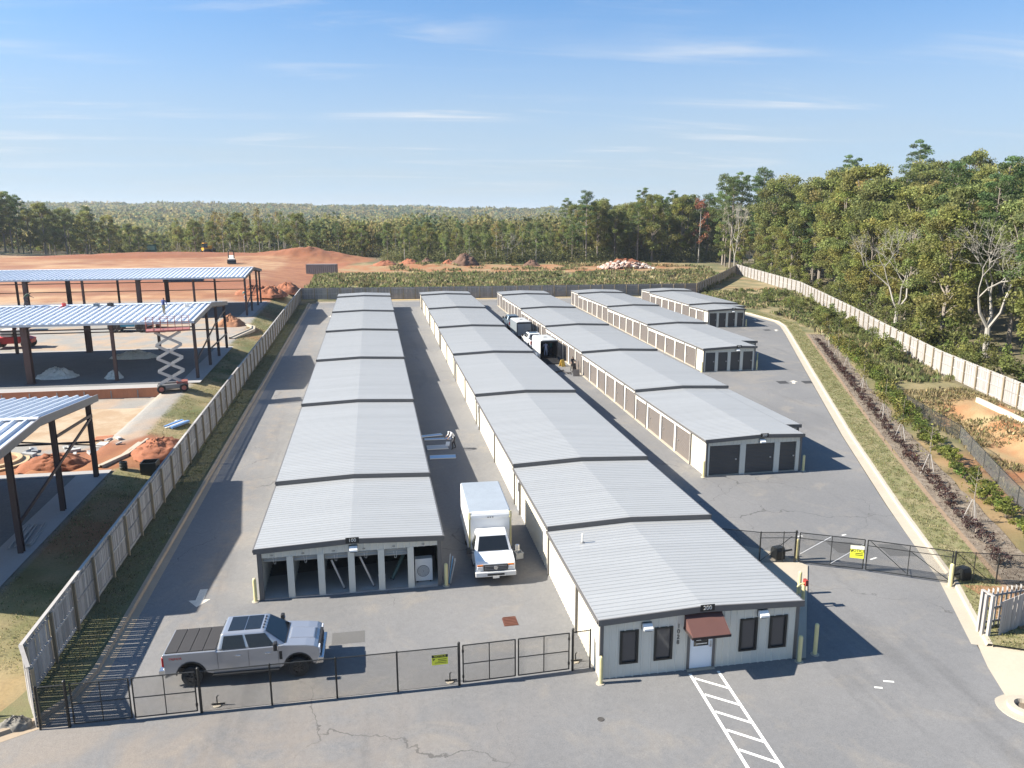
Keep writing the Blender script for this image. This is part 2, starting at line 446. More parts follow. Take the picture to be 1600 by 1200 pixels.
def grid_mesh(name, X, Y, Z, col, m):
    ny, nx = X.shape
    me = bpy.data.meshes.new(name)
    v = np.stack([X, Y, Z], -1).reshape(-1, 3).astype(np.float32)
    i = (np.arange(ny - 1)[:, None] * nx + np.arange(nx - 1)[None, :]).reshape(-1)
    f = np.stack([i, i + 1, i + nx + 1, i + nx], -1).reshape(-1).astype(np.int32)
    me.vertices.add(len(v)); me.vertices.foreach_set('co', v.ravel())
    nf = len(f) // 4
    me.loops.add(len(f)); me.loops.foreach_set('vertex_index', f)
    me.polygons.add(nf); me.polygons.foreach_set('loop_start', np.arange(0, len(f), 4, dtype=np.int32))
    me.polygons.foreach_set('loop_total', np.full(nf, 4, np.int32)) if False else None
    me.update(calc_edges=True); me.validate()
    if col is not None:
        a = me.color_attributes.new('tone', 'FLOAT_COLOR', 'POINT')
        cc = np.concatenate([col.reshape(-1, 3), np.ones((ny * nx, 1))], 1).astype(np.float32)
        a.data.foreach_set('color', cc.ravel())
    me.polygons.foreach_set('use_smooth', np.ones(nf, bool))
    me.materials.append(m)
    return me
ground_m = pm('open_ground', (1, 1, 1), 0.95, attr='tone', var=0.16, scale=1.1, fine=0.30, fscale=9, bump=0.7, bscale=7)
ground = struct(link('ground', grid_mesh('ground', GX, GY, GZ, GC, ground_m)))
def hz(x, y):
    return float(terr0(np.array([[float(x)]]), np.array([[float(y)]]))[0, 0])

# ---------------------------------------------------------------- asphalt
def asphalt_mat():
    m = bpy.data.materials.new('asphalt'); m.use_nodes = True
    nt = m.node_tree; b = nt.nodes['Principled BSDF']; L = nt.links.new
    def N(t, **k):
        n = nt.nodes.new(t)
        for a, c in k.items(): setattr(n, a, c)
        return n
    geo = N('ShaderNodeNewGeometry'); pos = geo.outputs['Position']
    def noise(sc, det=4, rg=.6, st=None, dist=0):
        v = pos
        if st:
            mm = N('ShaderNodeMapping'); mm.inputs['Scale'].default_value = st; L(pos, mm.inputs[0]); v = mm.outputs[0]
        n = N('ShaderNodeTexNoise'); n.inputs['Scale'].default_value = sc; n.inputs['Detail'].default_value = det; n.inputs['Roughness'].default_value = rg; n.inputs['Distortion'].default_value = dist
        L(v, n.inputs['Vector']); return n.outputs['Fac']
    def rm(v, a, c, lo=0, hi=1):
        n = N('ShaderNodeMapRange', interpolation_type='SMOOTHSTEP'); n.inputs[1].default_value = a; n.inputs[2].default_value = c; n.inputs[3].default_value = lo; n.inputs[4].default_value = hi
        L(v, n.inputs[0]); return n.outputs[0]
    def mth(op, a, c):
        n = N('ShaderNodeMath', operation=op)
        for i, v in enumerate((a, c)):
            if isinstance(v, (int, float)): n.inputs[i].default_value = v
            else: L(v, n.inputs[i])
        return n.outputs[0]
    def mixc(f, a, c):
        n = N('ShaderNodeMix', data_type='RGBA'); L(f, n.inputs['Factor'])
        for s_, v in (('A', a), ('B', c)):
            if isinstance(v, tuple): n.inputs[s_].default_value = (*v, 1)
            else: L(v, n.inputs[s_])
        return n.outputs['Result']
    col = mixc(rm(noise(.09, 4), .35, .65), (.146, .146, .147), (.174, .172, .170))
    col = mixc(mth('MULTIPLY', rm(noise(.35, 5, .65, dist=.8), .50, .70), .7), col, (.205, .190, .170))       # tan dust
    sx = N('ShaderNodeSeparateXYZ'); L(pos, sx.inputs[0])
    # clay washed off the site gathers along the front left
    near = mth('MULTIPLY', rm(sx.outputs[1], 30, 23), rm(sx.outputs[0], 10, -12))
    col = mixc(mth('MULTIPLY', near, rm(noise(.5, 5, .65, dist=.6), .30, .66, 0, .55)), col, (.26, .205, .15))
    # dirt line dropped by wheels along the left drive
    sxw = mth('ADD', sx.outputs[0], mth('MULTIPLY', noise(.25, 3), 1.6))
    st_ = mth('MULTIPLY', mth('MULTIPLY', rm(sxw, -8.9, -7.9), rm(sxw, -6.6, -7.6)), rm(sx.outputs[1], 26, 34))
    col = mixc(mth('MULTIPLY', st_, rm(noise(1.2, 4, .65), .42, .66, 0, .45)), col, (.235, .195, .155))
    # oil and tyre darkening lengthwise in the aisles
    col = mixc(mth('MULTIPLY', rm(noise(.5, 4, .6, st=(1, .12, 1)), .54, .72), .5), col, (.108, .107, .107))
    # cracks
    nv = N('ShaderNodeTexNoise'); nv.inputs['Scale'].default_value = .6; nv.inputs['Detail'].default_value = 5; L(pos, nv.inputs['Vector'])
    va = N('ShaderNodeVectorMath', operation='MULTIPLY_ADD'); L(nv.outputs['Color'], va.inputs[0]); va.inputs[1].default_value = (2.4, 2.4, 0); L(pos, va.inputs[2])
    vo = N('ShaderNodeTexVoronoi', feature='DISTANCE_TO_EDGE'); vo.inputs['Scale'].default_value = .16; L(va.outputs[0], vo.inputs['Vector'])
    crack = mth('MULTIPLY', rm(vo.outputs['Distance'], .0042, .0010), rm(noise(.07, 2), .47, .58))
    col = mixc(mth('MULTIPLY', crack, .6), col, (.05, .048, .046))
    f = mth('ADD', mth('MULTIPLY', mth('SUBTRACT', noise(26, 3, .75), .5), .95), 1.0)
    f2 = mth('ADD', mth('MULTIPLY', mth('SUBTRACT', noise(4.5, 4, .65), .5), .34), 1.0)
    vm = N('ShaderNodeVectorMath', operation='SCALE'); L(col, vm.inputs[0]); L(mth('MULTIPLY', f, f2), vm.inputs['Scale'])
    L(vm.outputs[0], b.inputs['Base Color']); b.inputs['Roughness'].default_value = .88; b.inputs['Specular IOR Level'].default_value = .3
    bn = N('ShaderNodeBump'); bn.inputs['Strength'].default_value = .35; bn.inputs['Distance'].default_value = .01; L(noise(45, 3), bn.inputs['Height']); L(bn.outputs[0], b.inputs['Normal'])
    return m
asph_m = asphalt_mat()
def flat(name, poly, dz, m, parent=None):
    mb = MB(); mb.add([(x, y, gz(x, y) + dz) for x, y in poly], [tuple(range(len(poly)))])
    me = bpy.data.meshes.new(name); me.from_pydata(mb.v, [], mb.f)
    bm = bmesh.new(); bm.from_mesh(me)
    for f in bm.faces:
        if f.normal.z < 0: f.normal_flip()
    bmesh.ops.triangulate(bm, faces=bm.faces); bm.to_mesh(me); bm.free()
    me.materials.append(m)
    return link(name, me, parent)
road = struct(flat('asphalt_drive', ASPH, 0.0, asph_m))
patch_m = pm('asphalt_patch', (.032, .032, .034), .9, var=.12, scale=1.5, fine=.25, fscale=25)
patch2_m = pm('asphalt_patch_faded', (.100, .098, .095), .9, var=.1, scale=1.5, fine=.2, fscale=25)
patch3_m = pm('asphalt_patch_mid', (.088, .087, .086), .9, var=.1, scale=1.5, fine=.2, fscale=25)
def quad_mark(name, pts, m, label=None, cat=None, group=None, dz=.004):
    o = flat(name, pts, dz, m)
    struct(o)
    return o
for p, m in [([(-2.35, 30.3), (-.96, 30.3), (-.96, 31.22), (-2.35, 31.22)], patch2_m),
             ([(41.15, 71.35), (42.25, 71.35), (42.4, 72.5), (41.3, 72.5)], patch_m), ([(43.8, 71.0), (44.9, 71.0), (45.05, 72.15), (43.95, 72.15)], patch_m),
             ([(56.2, 102.6), (57.2, 102.6), (57.4, 103.7), (56.4, 103.7)], patch_m), ([(58.9, 102.0), (59.7, 102.0), (59.9, 103.1), (59.1, 103.1)], patch_m),
             ([(24.1, 34.6), (25.5, 34.2), (25.6, 35.7), (24.2, 36.0)], patch3_m), ([(26.6, 33.8), (28.1, 33.5), (28.1, 35.0), (26.8, 35.2)], patch3_m)]:
    quad_mark('asphalt_patch', p, m)
oldpaint_m = pm('faded_road_paint', (.55, .50, .42), .8, var=.25, scale=3, fine=.25, fscale=12)
def arrow(x, y, ang, s=1.0):
    pts = [(0, -.95), (.55, -.2), (.2, -.2), (.2, .95), (-.2, .95), (-.2, -.2), (-.55, -.2)]
    c_, s_ = math.cos(ang), math.sin(ang)
    quad_mark('painted_arrow', [(x + s * (a * c_ - b * s_), y + s * (a * s_ + b * c_)) for a, b in pts], oldpaint_m)
arrow(-8.65, 35.4, 0, .9); arrow(43.0, 71.9, R(150), .8); arrow(58.05, 102.8, R(150), .8); arrow(-6.9, 126.5, 0, .8); arrow(60.0, 113.0, R(165), .8)
# hatched aisle to the office door
hat = MB()
def stripe(p, q, w):
    d = Vector((q[0] - p[0], q[1] - p[1], 0)).normalized(); n_ = Vector((-d.y, d.x, 0)) * w / 2
    a = [(p[0] + n_.x, p[1] + n_.y), (p[0] - n_.x, p[1] - n_.y), (q[0] - n_.x, q[1] - n_.y), (q[0] + n_.x, q[1] + n_.y)]
    quad_mark('painted_stripe', a, paint_m)
stripe((11.85, 25.75), (11.62, 19.2), .12); stripe((13.05, 25.75), (12.75, 19.0), .12)
for k in range(7):
    y0 = 25.45 - k * 1.02
    stripe((11.90 - .035 * k + .02, y0), (12.97 - .045 * k, y0 - .82), .115)
for x0, y0, l_, a_ in ((25.3, 33.6, .5, .3), (19.2, 24.0, .4, -.3), (18.6, 23.7, .3, -.3), (23.0, 36.9, .35, 0), (25.6, 36.6, .3, .2)):
    stripe((x0, y0), (x0 + l_ * math.cos(a_), y0 + l_ * math.sin(a_)), .09)

# ---------------------------------------------------------------- kerbs and verges
def offset_path(path, d):
    out = []
    for i, p in enumerate(path):
        a = Vector(path[max(i - 1, 0)]); b = Vector(path[min(i + 1, len(path) - 1)])
        t = (b - a).normalized(); out.append((p[0] - t.y * d, p[1] + t.x * d))
    return out
def sweep(mb, path, prof):
    """prof: list of (offset to the left, height) swept over the slope"""
    k = len(prof); rows = []
    offs = [offset_path(path, o) for o, _ in prof]
    vs = []; fs = []
    for i in range(len(path)):
        for j, (o, h) in enumerate(prof):
            x, y = offs[j][i]; vs.append((x, y, gz(x, y) + h))
    for i in range(len(path) - 1):
        for j in range(k - 1):
            fs.append((i * k + j, (i + 1) * k + j, (i + 1) * k + j + 1, i * k + j + 1))
    return mb.add(vs, fs)
def resample(path, step):
    out = [path[0]]
    for a, b in zip(path[:-1], path[1:]):
        n_ = max(1, int(math.hypot(b[0] - a[0], b[1] - a[1]) / step))
        for i in range(1, n_ + 1): out.append((a[0] + (b[0] - a[0]) * i / n_, a[1] + (b[1] - a[1]) * i / n_))
    return out
kerb_prof = [(-.62, -.02), (-.62, .006), (-.06, .012), (0, .14), (.18, .15), (.2, -.2)]
kerbL_prof = [(-.42, -.02), (-.42, .006), (-.06, .012), (0, .14), (.18, .15), (.2, -.2)]
kerbL = MB(); sweep(kerbL, resample([(-30, 25.6), (-16, 26.0), (-13.9, 26.35), (-12.6, 27.0), (-11.75, 28.3), (-11.45, 30), (-11.45, 143)], 3)[::1], kerbL_prof)
struct(kerbL.build('kerb', pm('stained_concrete', (.30, .235, .165), .85, var=.2, scale=.7, fine=.12, fscale=10)))
kerbR = MB(); RK = [(25.15, 25.4), (27.75, 30.5), (31.55, 39.85), (37.5, 53.7), (47.3, 75.3), (58.2, 99.2), (61.2, 106), (62.35, 110), (62.1, 118.8), (60.7, 128.2), (57, 138.5), (51.3, 143.3), (46, 144.3), (0, 144.3), (-11, 144.2)]
sweep(kerbR, resample(RK, 3), [(-a, h) for a, h in kerb_prof])
for v in (0,): pass
kb = kerbR.build('kerb', conc_m); struct(kb)
def sand_edge(): pass
lawn_m = pm('thin_lawn', (.165, .160, .068), .95, var=.25, scale=.8, fine=.4, fscale=14, bump=.8, bscale=22, col2=(.215, .185, .095))
lawnd_m = pm('verge_grass', (.125, .125, .055), .95, var=.25, scale=.9, fine=.4, fscale=14, bump=.8, bscale=22, col2=(.13, .115, .055))
mulch_m = pm('pine_mulch', (.150, .118, .086), .95, var=.2, scale=3.3, fine=.45, fscale=16, bump=1.0, bscale=18, col2=(.20, .165, .125))
clayp_m = pm('bare_clay', (.30, .14, .072), .95, var=.2, scale=1.3, fine=.3, fscale=12, bump=.8, bscale=12)
def strip(name, path, o0, o1, dz, m, wob=.0):
    p = resample(path, 1.2); a = offset_path(p, -o0); b = offset_path(p, -o1); mb = MB(); n_ = len(p)
    bw = [(x + wob * (random.random() - .5), y + wob * (random.random() - .5)) for x, y in b]
    mb.add([(x, y, gz(x, y) + dz) for x, y in a] + [(x, y, gz(x, y) + dz) for x, y in bw], [(i, i + 1, n_ + i + 1, n_ + i) for i in range(n_ - 1)])
    o = mb.build(name, m); struct(o)
    return o
strip('grass_verge', [(-13.5, 26.6), (-12.5, 27.2), (-11.6, 28.6), (-11.55, 31), (-11.55, 143.5)], -.08, -2.6, .115, lawnd_m)
RV = [p for p in RK[:6]] + [(61.2, 106), (62.35, 110), (62.1, 118.8)]
strip('grass_verge', RV, .18, 2.15, .135, lawn_m, .15)
strip('clay_edge', RV[:6], 2.1, 2.5, .142, pm('washed_clay', (.235, .165, .105), .95, var=.2, fine=.3, fscale=12), .5)
strip('mulch_bed', RV[:6], 2.4, 4.7, .15, mulch_m, .3)
strip('grass_verge', [(-11, 144.2), (0, 144.3), (46, 144.3), (51.3, 143.3), (57, 138.5), (60.7, 128.2), (62.1, 118.8)], -.18, -2.3, .12, clayp_m, .2) if False else None
strip('rear_verge', [(46, 144.3), (-11.2, 144.3)], .18, 2.2, .12, pm('dry_verge', (.36, .26, .12), .95, var=.2, fine=.3, fscale=12))
# pavements
pad = struct(flat('concrete_pad', [(16.58, 25.9), (17.0, 25.9), (21.6, 33.45), (20.9, 35.0), (16.58, 38.5)], .05, conc_m))
struct(flat('pine_straw', [(27.9, 30.1), (29.5, 29.7), (33, 28.6), (38, 27.2), (38, 26.9), (27.5, 26.1), (27.0, 27.0), (28.0, 28.6)], .150, pm('pine_straw', (.26, .145, .072), .95, var=.25, scale=2, fine=.4, fscale=14, bump=.9, bscale=16)))
apron = struct(flat('concrete_apron', APRON, .006, pm('pale_concrete', (.42, .365, .28), .85, var=.12, scale=.5, fine=.08, fscale=10)))
# ================================================================ storage buildings
EAVE = 2.61; STEP = 0.23; RISE = 0.175
def siding(mb, p0, p1, zb0, zb1, zt0, zt1, out, pitch=.305, rib=.028):
    """ribbed wall sheet from p0 to p1 (x,y), out = outward unit normal"""
    p0 = Vector(p0); p1 = Vector(p1); d = p1 - p0; L_ = d.length
    if L_ < .05: return
    def P(t, o, top):
        q = p0 + d * t; z = (zt0 + (zt1 - zt0) * t) if top else (zb0 + (zb1 - zb0) * t)
        return (q.x + out[0] * o, q.y + out[1] * o, z)
    ts = [0.0]; n_ = max(1, int(round(L_ / pitch))); prof = [(0, 0)]
    for k in range(n_):
        c = (k + .5) / n_; w = .045 / L_; e = .02 / L_
        prof += [(c - w, 0), (c - w + e, rib), (c + w - e, rib), (c + w, 0)]
    prof.append((1, 0))
    vs = []; fs = []
    for t, o in prof:
        vs += [P(t, o, False), P(t, o, True)]
    for i in range(len(prof) - 1): fs.append((2 * i, 2 * i + 2, 2 * i + 3, 2 * i + 1))
    mb.add(vs, fs)
def roof_z(x, x0, x1, ze):
    xm = (x0 + x1) / 2
    return ze + RISE * (1 - abs(x - xm) / ((x1 - x0) / 2))
def roof_section(root, x0, x1, xr, ya, yb, za, zb, front=True, wing=False, xl=None):
    """one level of roof from ya to yb; x0,x1 = full span, roof laid from xl to xr"""
    xm = (x0 + x1) / 2; xl = x0 if xl is None else xl
    mb = MB(); xs = [xl - (.13 if xl == x0 else 0)] + ([xm] if xl < xm < xr else []) + [xr + .13]
    zf = lambda x, y: roof_z(x, x0, x1, za + (zb - za) * (y - ya) / (yb - ya))
    yf = ya - (.12 if front else 0)
    for a, b in zip(xs[:-1], xs[1:]):
        mb.hexa([(a, yf, zf(a, ya) - .07), (b, yf, zf(b, ya) - .07), (b, yb, zf(b, yb) - .07), (a, yb, zf(a, yb) - .07)], [(a, yf, zf(a, ya)), (b, yf, zf(b, ya)), (b, yb, zf(b, yb)), (a, yb, zf(a, yb))])
        n_ = int((yb - ya) / .305)
        for k in range(n_):
            y = ya + .15 + k * (yb - ya - .1) / n_
            w0, w1, h = .04, .016, .026
            q = [(a, y - w0, zf(a, y)), (a, y - w1, zf(a, y) + h), (a, y + w1, zf(a, y) + h), (a, y + w0, zf(a, y))]
            r_ = [(b, p[1], p[2] - zf(a, y) + zf(b, y)) for p in q]
            mb.add(q + r_, [(0, 1, 5, 4), (1, 2, 6, 5), (2, 3, 7, 6), (3, 2, 1, 0), (4, 5, 6, 7)])
    o = mb.build('roof_section', roof_m, root, fix=False)
    if front:
        f = MB(); h = .21
        fx = [xl - (.16 if xl == x0 else 0)] + ([xm] if xl < xm < xr else []) + [xr + .16]
        for a, b in zip(fx[:-1], fx[1:]):
            f.hexa([(a, ya - .19, zf(a, ya) - h), (b, ya - .19, zf(b, ya) - h), (b, ya - .122, zf(b, ya) - h), (a, ya - .122, zf(a, ya) - h)], [(a, ya - .19, zf(a, ya) + .045), (b, ya - .19, zf(b, ya) + .045), (b, ya - .122, zf(b, ya) + .045), (a, ya - .122, zf(a, ya) + .045)])
        f.build('gable_trim', trim_m, o)
    for sgn, xe in ((-1, xl), (1, xr)):
        if sgn < 0 and xl != x0: continue
        a = xe + sgn * .132; b = xe + sgn * .20
        a, b = min(a, b), max(a, b)
        e = MB(); e.hexa([(a, yf, zf(xe, ya) - .16), (b, yf, zf(xe, ya) - .16), (b, yb, zf(xe, yb) - .16), (a, yb, zf(xe, yb) - .16)], [(a, yf, zf(xe, ya) - .02), (b, yf, zf(xe, ya) - .02), (b, yb, zf(xe, yb) - .02), (a, yb, zf(xe, yb) - .02)])
        e.build('eave_trim', trim_m, o)
    return o
def curtain(name, parent, p0, p1, zb0, zb1, zt, out, m, inset=.09, hasp=True):
    """roll-up door leaf with horizontal corrugation, set back from the wall face"""
    p0 = Vector(p0); p1 = Vector(p1); d = p1 - p0
    mb = MB(); zb = min(zb0, zb1); n_ = int((zt - zb) / .11)
    for k in range(n_):
        z0 = zb + (zt - zb) * k / n_; z1 = zb + (zt - zb) * (k + 1) / n_; zm = (z0 + z1) / 2
        ring = []
        for z, o in ((z0, -inset), (zm - .02, -inset + .022), (zm + .02, -inset + .022), (z1, -inset)):
            for p in (p0, p1): ring.append((p.x + out[0] * o, p.y + out[1] * o, z))
        mb.add(ring, [(0, 1, 3, 2), (2, 3, 5, 4), (4, 5, 7, 6)])
    o = mb.build(name, m, parent, fix=False)
    if hasp:
        q = p0 + d * .88; c = Vector((q.x, q.y, zb + 1.05)) + Vector((out[0], out[1], 0)) * (-inset + .05)
        h = MB(); h.cbox(c, (.10 if abs(out[1]) else .06, .06 if abs(out[1]) else .10, .09)); h.build('latch', steel_m, o)
    return o
def wall_with_doors(root, x, ya, yb, za, zb, out, n, first_plain=0, dm=None, last_plain=0):
    """side wall (constant x) with n roll-up doors between white posts"""
    o = out[0]
    y0 = ya + first_plain; y1 = yb - last_plain
    if first_plain:
        mb = MB(); siding(mb, (x, ya), (x, y0), gz(x, ya) - .05, gz(x, y0) - .05, za - .1, za - .1, out); mb.build('siding', side_m, root, fix=False)
        d_ = MB(); d_.box(x + .02 * o, x + .10 * o, y0 - .06, y0 + .03, gz(x, y0), za - .15); d_.build('downspout', trim_m, root)
    if last_plain:
        mb = MB(); siding(mb, (x, y1), (x, yb), gz(x, y1) - .05, gz(x, yb) - .05, zb - .1, zb - .1, out); mb.build('siding', side_m, root, fix=False)
    zt = min(za, zb)
    head = MB(); hb = .26
    head.box(min(x - .12 * o, x + .05 * o), max(x - .12 * o, x + .05 * o), y0 + .01, y1 - .01, zt - .1 - hb, zt - .08); head.build('header', white_m, root)
    w = (y1 - y0) / n
    sill = MB()
    sill.hexa([(x - .3 * o, y0, gz(x, y0) - .1), (x + .12 * o, y0, gz(x, y0) - .1), (x + .12 * o, y1, gz(x, y1) - .1), (x - .3 * o, y1, gz(x, y1) - .1)], [(x - .3 * o, y0, gz(x, y0) + .06), (x + .12 * o, y0, gz(x, y0) + .05), (x + .12 * o, y1, gz(x, y1) + .05), (x - .3 * o, y1, gz(x, y1) + .06)])
    sill.build('sill', conc_m, root)
    for k in range(n + 1):
        yc = y0 + k * w
        p = MB(); hw = .13 if 0 < k < n else .09
        yc2 = min(max(yc, y0 + hw), y1 - hw)
        p.box(min(x - .12 * o, x + .045 * o), max(x - .12 * o, x + .045 * o), yc2 - hw, yc2 + hw, gz(x, yc) - .05, zt - .1 - hb)
        p.build('door_post', white_m, root)
        if k in (n, ) or (k % 2 == 1 and n > 4) or (n == 4 and k == 3):
            d_ = MB(); d_.box(min(x + .05 * o, x + .12 * o), max(x + .05 * o, x + .12 * o), yc2 + hw - .02, yc2 + hw + .07, gz(x, yc), za - .15); d_.build('downspout', trim_m, root)
    for k in range(n):
        a = y0 + k * w + .13; b = y0 + (k + 1) * w - .13
        curtain('roll_up_door', root, (x, a), (x, b), gz(x, a) + .05, gz(x, b) + .05, zt - .1 - hb, out, dm or door_m)
def gable_wall(root, x0, x1, xr, y, ze, zlow, m, name='gable_wall'):
    """flat strip of wall below the roof line at the front, from height zlow up"""
    xm = (x0 + x1) / 2; mb = MB(); n_ = int((xr - x0) / .305); xs = [x0 + (xr - x0) * k / n_ for k in range(n_ + 1)]
    for a, b in zip(xs[:-1], xs[1:]):
        siding(mb, (a, y), (b, y), zlow, zlow, roof_z(a, x0, x1, ze) - .06, roof_z(b, x0, x1, ze) - .06, (0, -1), pitch=.31)
    return mb.build(name, m, root, fix=False)
def number_sign(root, text, x, y, z, size, m, plate=None, name='number_sign'):
    """raised lettering facing -Y"""
    if plate:
        mb = MB(); mb.box(x - plate[0] / 2, x + plate[0] / 2, y, y + .012, z - plate[1] / 2, z + plate[1] / 2); par = mb.build(name, plate[2], root)
    else: par = root
    cu = bpy.data.curves.new(name, 'FONT'); cu.body = text; cu.size = size; cu.align_x = 'CENTER'; cu.align_y = 'CENTER'; cu.extrude = .006
    tmp = bpy.data.objects.new('tmp', cu); C.objects.link(tmp)
    dg = bpy.context.evaluated_depsgraph_get(); me = bpy.data.meshes.new_from_object(tmp.evaluated_get(dg))
    bpy.data.objects.remove(tmp)
    me.materials.clear(); me.materials.append(m)
    loc = Vector((x, y - .009, z)) - Vector(root.location)
    return link('lettering', me, par, loc, (R(90), 0, 0))
lamp_m = pm('lamp_housing_white', (.72, .72, .70), .5, var=.05)
def wall_lamp(x, y, z, label):
    t = thing('wall_lamp', label, 'lamp', (x, y, z), group='white wall pack lamps on the gable ends')
    mb = MB(); mb.prism([(0, .0), (0, .24), (-.08, .25), (-.24, .10), (-.24, .02)], 'x', -.19, .19)
    o = mb.mesh('housing', lamp_m)
    o.transform(Matrix.Identity(4))
    link('housing', o, t)
    b = MB(); b.box(-.21, .21, 0, .018, -.02, .27); link('back_plate', b.mesh('back_plate', black_m), t)
    l_ = MB(); l_.box(-.16, .16, -.225, -.03, -.012, -.002); link('lens', l_.mesh('lens', glass_m), t)
    return t
def shell(root, x0, x1, ya, yb, secs, ze_end):
    pass
BUILD = {}
def building(key, label, x0, x1, xf, breaks, wing=None):
    """stepped row: returns root and the sections (ya, yb, za, zb)"""
    root = thing('storage_building', label, 'storage building', (x0, breaks[0], gz(x0, breaks[0])), group='rows of storage units')
    secs = []
    for i, (ya, yb) in enumerate(zip(breaks[:-1], breaks[1:])):
        za = gz(x0, ya) + EAVE
        zb = gz(x0, yb) + EAVE - STEP if i < len(breaks) - 2 else za
        secs.append((ya, yb, za, zb))
        if i == 0 and xf < x1:
            roof_section(root, x0, x1, xf, ya, yb, za, zb)
            if wing:
                roof_section(root, x0, x1, x1, wing, yb, za - .02 + (zb - za) * (wing - ya) / (yb - ya), zb - .02, xl=xf + .14, front=True)
        else:
            roof_section(root, x0, x1, x1, ya, yb, za, zb)
    # rear wall and right wall
    ya, yb, za, zb = secs[-1]
    mb = MB(); siding(mb, (x1, yb), (x0, yb), gz(x1, yb) - .1, gz(x0, yb) - .1, zb - .06, zb - .06, (0, 1)); mb.build('rear_wall', side_m, root, fix=False)
    for i, (ya, yb, za, zb) in enumerate(secs):
        y0 = ya; xx = x1
        if i == 0 and wing:
            mb = MB(); siding(mb, (xf, ya), (xf, wing), gz(xf, ya) - .1, gz(xf, wing) - .1, za + .02, za + .02, (1, 0)); mb.build('siding', side_m, root, fix=False)
            mb = MB(); siding(mb, (xf, wing), (x1, wing), gz(xf, wing) - .1, gz(x1, wing) - .1, za - .05, za - .05, (0, -1)); mb.build('siding', front_m, root, fix=False)
            cp = MB(); cp.box(x1 - .1, x1 + .04, wing - .05, wing + .06, gz(x1, wing) - .1, za - .1); cp.build('corner_trim', trim_m, root)
            y0 = wing
        mb = MB(); siding(mb, (xx, y0), (xx, yb), gz(xx, y0) - .1, gz(xx, yb) - .1, za - .08, min(za, zb) - .08, (1, 0)); mb.build('siding', side_m, root, fix=False)
        if i > 0:   # riser wall of the step
            r = MB(); r.box(x0 + .02, x1 - .02, ya + .005, ya + .05, gz(x0, ya) + EAVE - STEP - .3, za - .02); r.build('step_wall', trim_m, root)
    BUILD[key] = (root, secs)
    return root, secs

# ---- building 100: six open units at the front
B1, s1 = building(1, 'leftmost long storage row with six open units at its end, numbered 100', -5.8, 2.7, 2.7, [34.7, 43.6, 61.1, 78.6, 96.4, 113.4, 131.4, 136.2])
for ya, yb, za, zb in s1:
    mb = MB(); siding(mb, (-5.8, ya), (-5.8, yb), gz(-5.8, ya) - .1, gz(-5.8, yb) - .1, za - .08, min(za, zb) - .08, (-1, 0)); mb.build('siding', side_m, B1, fix=False)
y = 34.7; z0 = gz(-1.5, y); ze = s1[0][2]; htop = z0 + 2.12
gable_wall(B1, -5.8, 2.7, 2.7, y, ze, htop, front_m, 'header_wall')
bays = [(-5.62, -4.58), (-4.28, -3.20), (-2.90, -1.74), (-1.44, -.07), (.30, 1.2), (1.45, 2.56)]
bw = (8.5 - .36 - 5 * .30) / 6
bays = [(-5.62 + k * (bw + .30), -5.62 + k * (bw + .30) + bw) for k in range(6)]
for k in range(5):
    a, b = bays[k][1], bays[k + 1][0]
    p = MB(); p.box(a, b, y - .03, y + .06, z0 - .1, htop); p.build('pillar', front_m, B1)
    w = MB(); siding(w, ((a + b) / 2, y + .08), ((a + b) / 2, y + 6), z0, z0 + .1, htop + .25, htop + .25, (1, 0)); w.build('partition', front_m, B1, fix=False)
for a, b in ((-5.84, -5.62), (2.56, 2.74)):
    p = MB(); p.box(a, b, y - .04, y + .06, z0 - .12, ze - .1); p.build('corner_trim', trim_m, B1)
fl = MB(); fl.box(-5.75, 2.65, y + .0, y + 6.0, z0 - .15, z0 + .07); fl.build('floor_slab', slab_m, B1)
bwall = MB(); siding(bwall, (-5.75, y + 6), (2.65, y + 6), z0, z0, ze, ze, (0, -1)); bwall.build('inner_wall', front_m, B1, fix=False)
innerL = MB(); siding(innerL, (-5.72, y + .07), (-5.72, y + 6), z0, z0, ze - .1, ze - .1, (1, 0)); innerL.build('inner_wall', front_m, B1, fix=False)
rolled_m = pm('roll_door_pale', (.33, .34, .33), .45, .2, var=.08)
for k, (a, b) in enumerate(bays):
    if k == 5: hgt_ = .10
    else: hgt_ = [.34, .38, .42, .40, .50][k]
    o = curtain('roll_up_door', B1, (a, y), (b, y), htop - hgt_, htop - hgt_, htop + .02, (0, -1), rolled_m, inset=.30, hasp=False)
    if k < 5:
        cm = (a + b) / 2 - .1
        r = MB(); r.chain([(cm, y + .26, htop - hgt_ + .22), (cm + .05, y + .25, htop - hgt_ - .10), (cm + .12, y + .25, htop - hgt_ - .10), (cm + .15, y + .26, htop - hgt_ + .24)], [.008] * 4, 5); r.build('pull_rope', white_m, o)
    dr = MB(); dr.tube((a, y + .42, htop + .05), (b, y + .42, htop + .05), .17, n=12); dr.build('door_drum', rolled_m, B1)
    th = MB(); th.box(a, b, y - .06, y + .02, z0 - .12, z0 + .075); th.build('threshold', steel_m, B1)
    number_sign(B1, str(101 + k), (a + b) / 2 - .1, y - .035, htop + .12, .10, black_m)
number_sign(B1, '100', -1.45, y - .205, ze + .15, .24, white_m, (.62, .28, black_m))

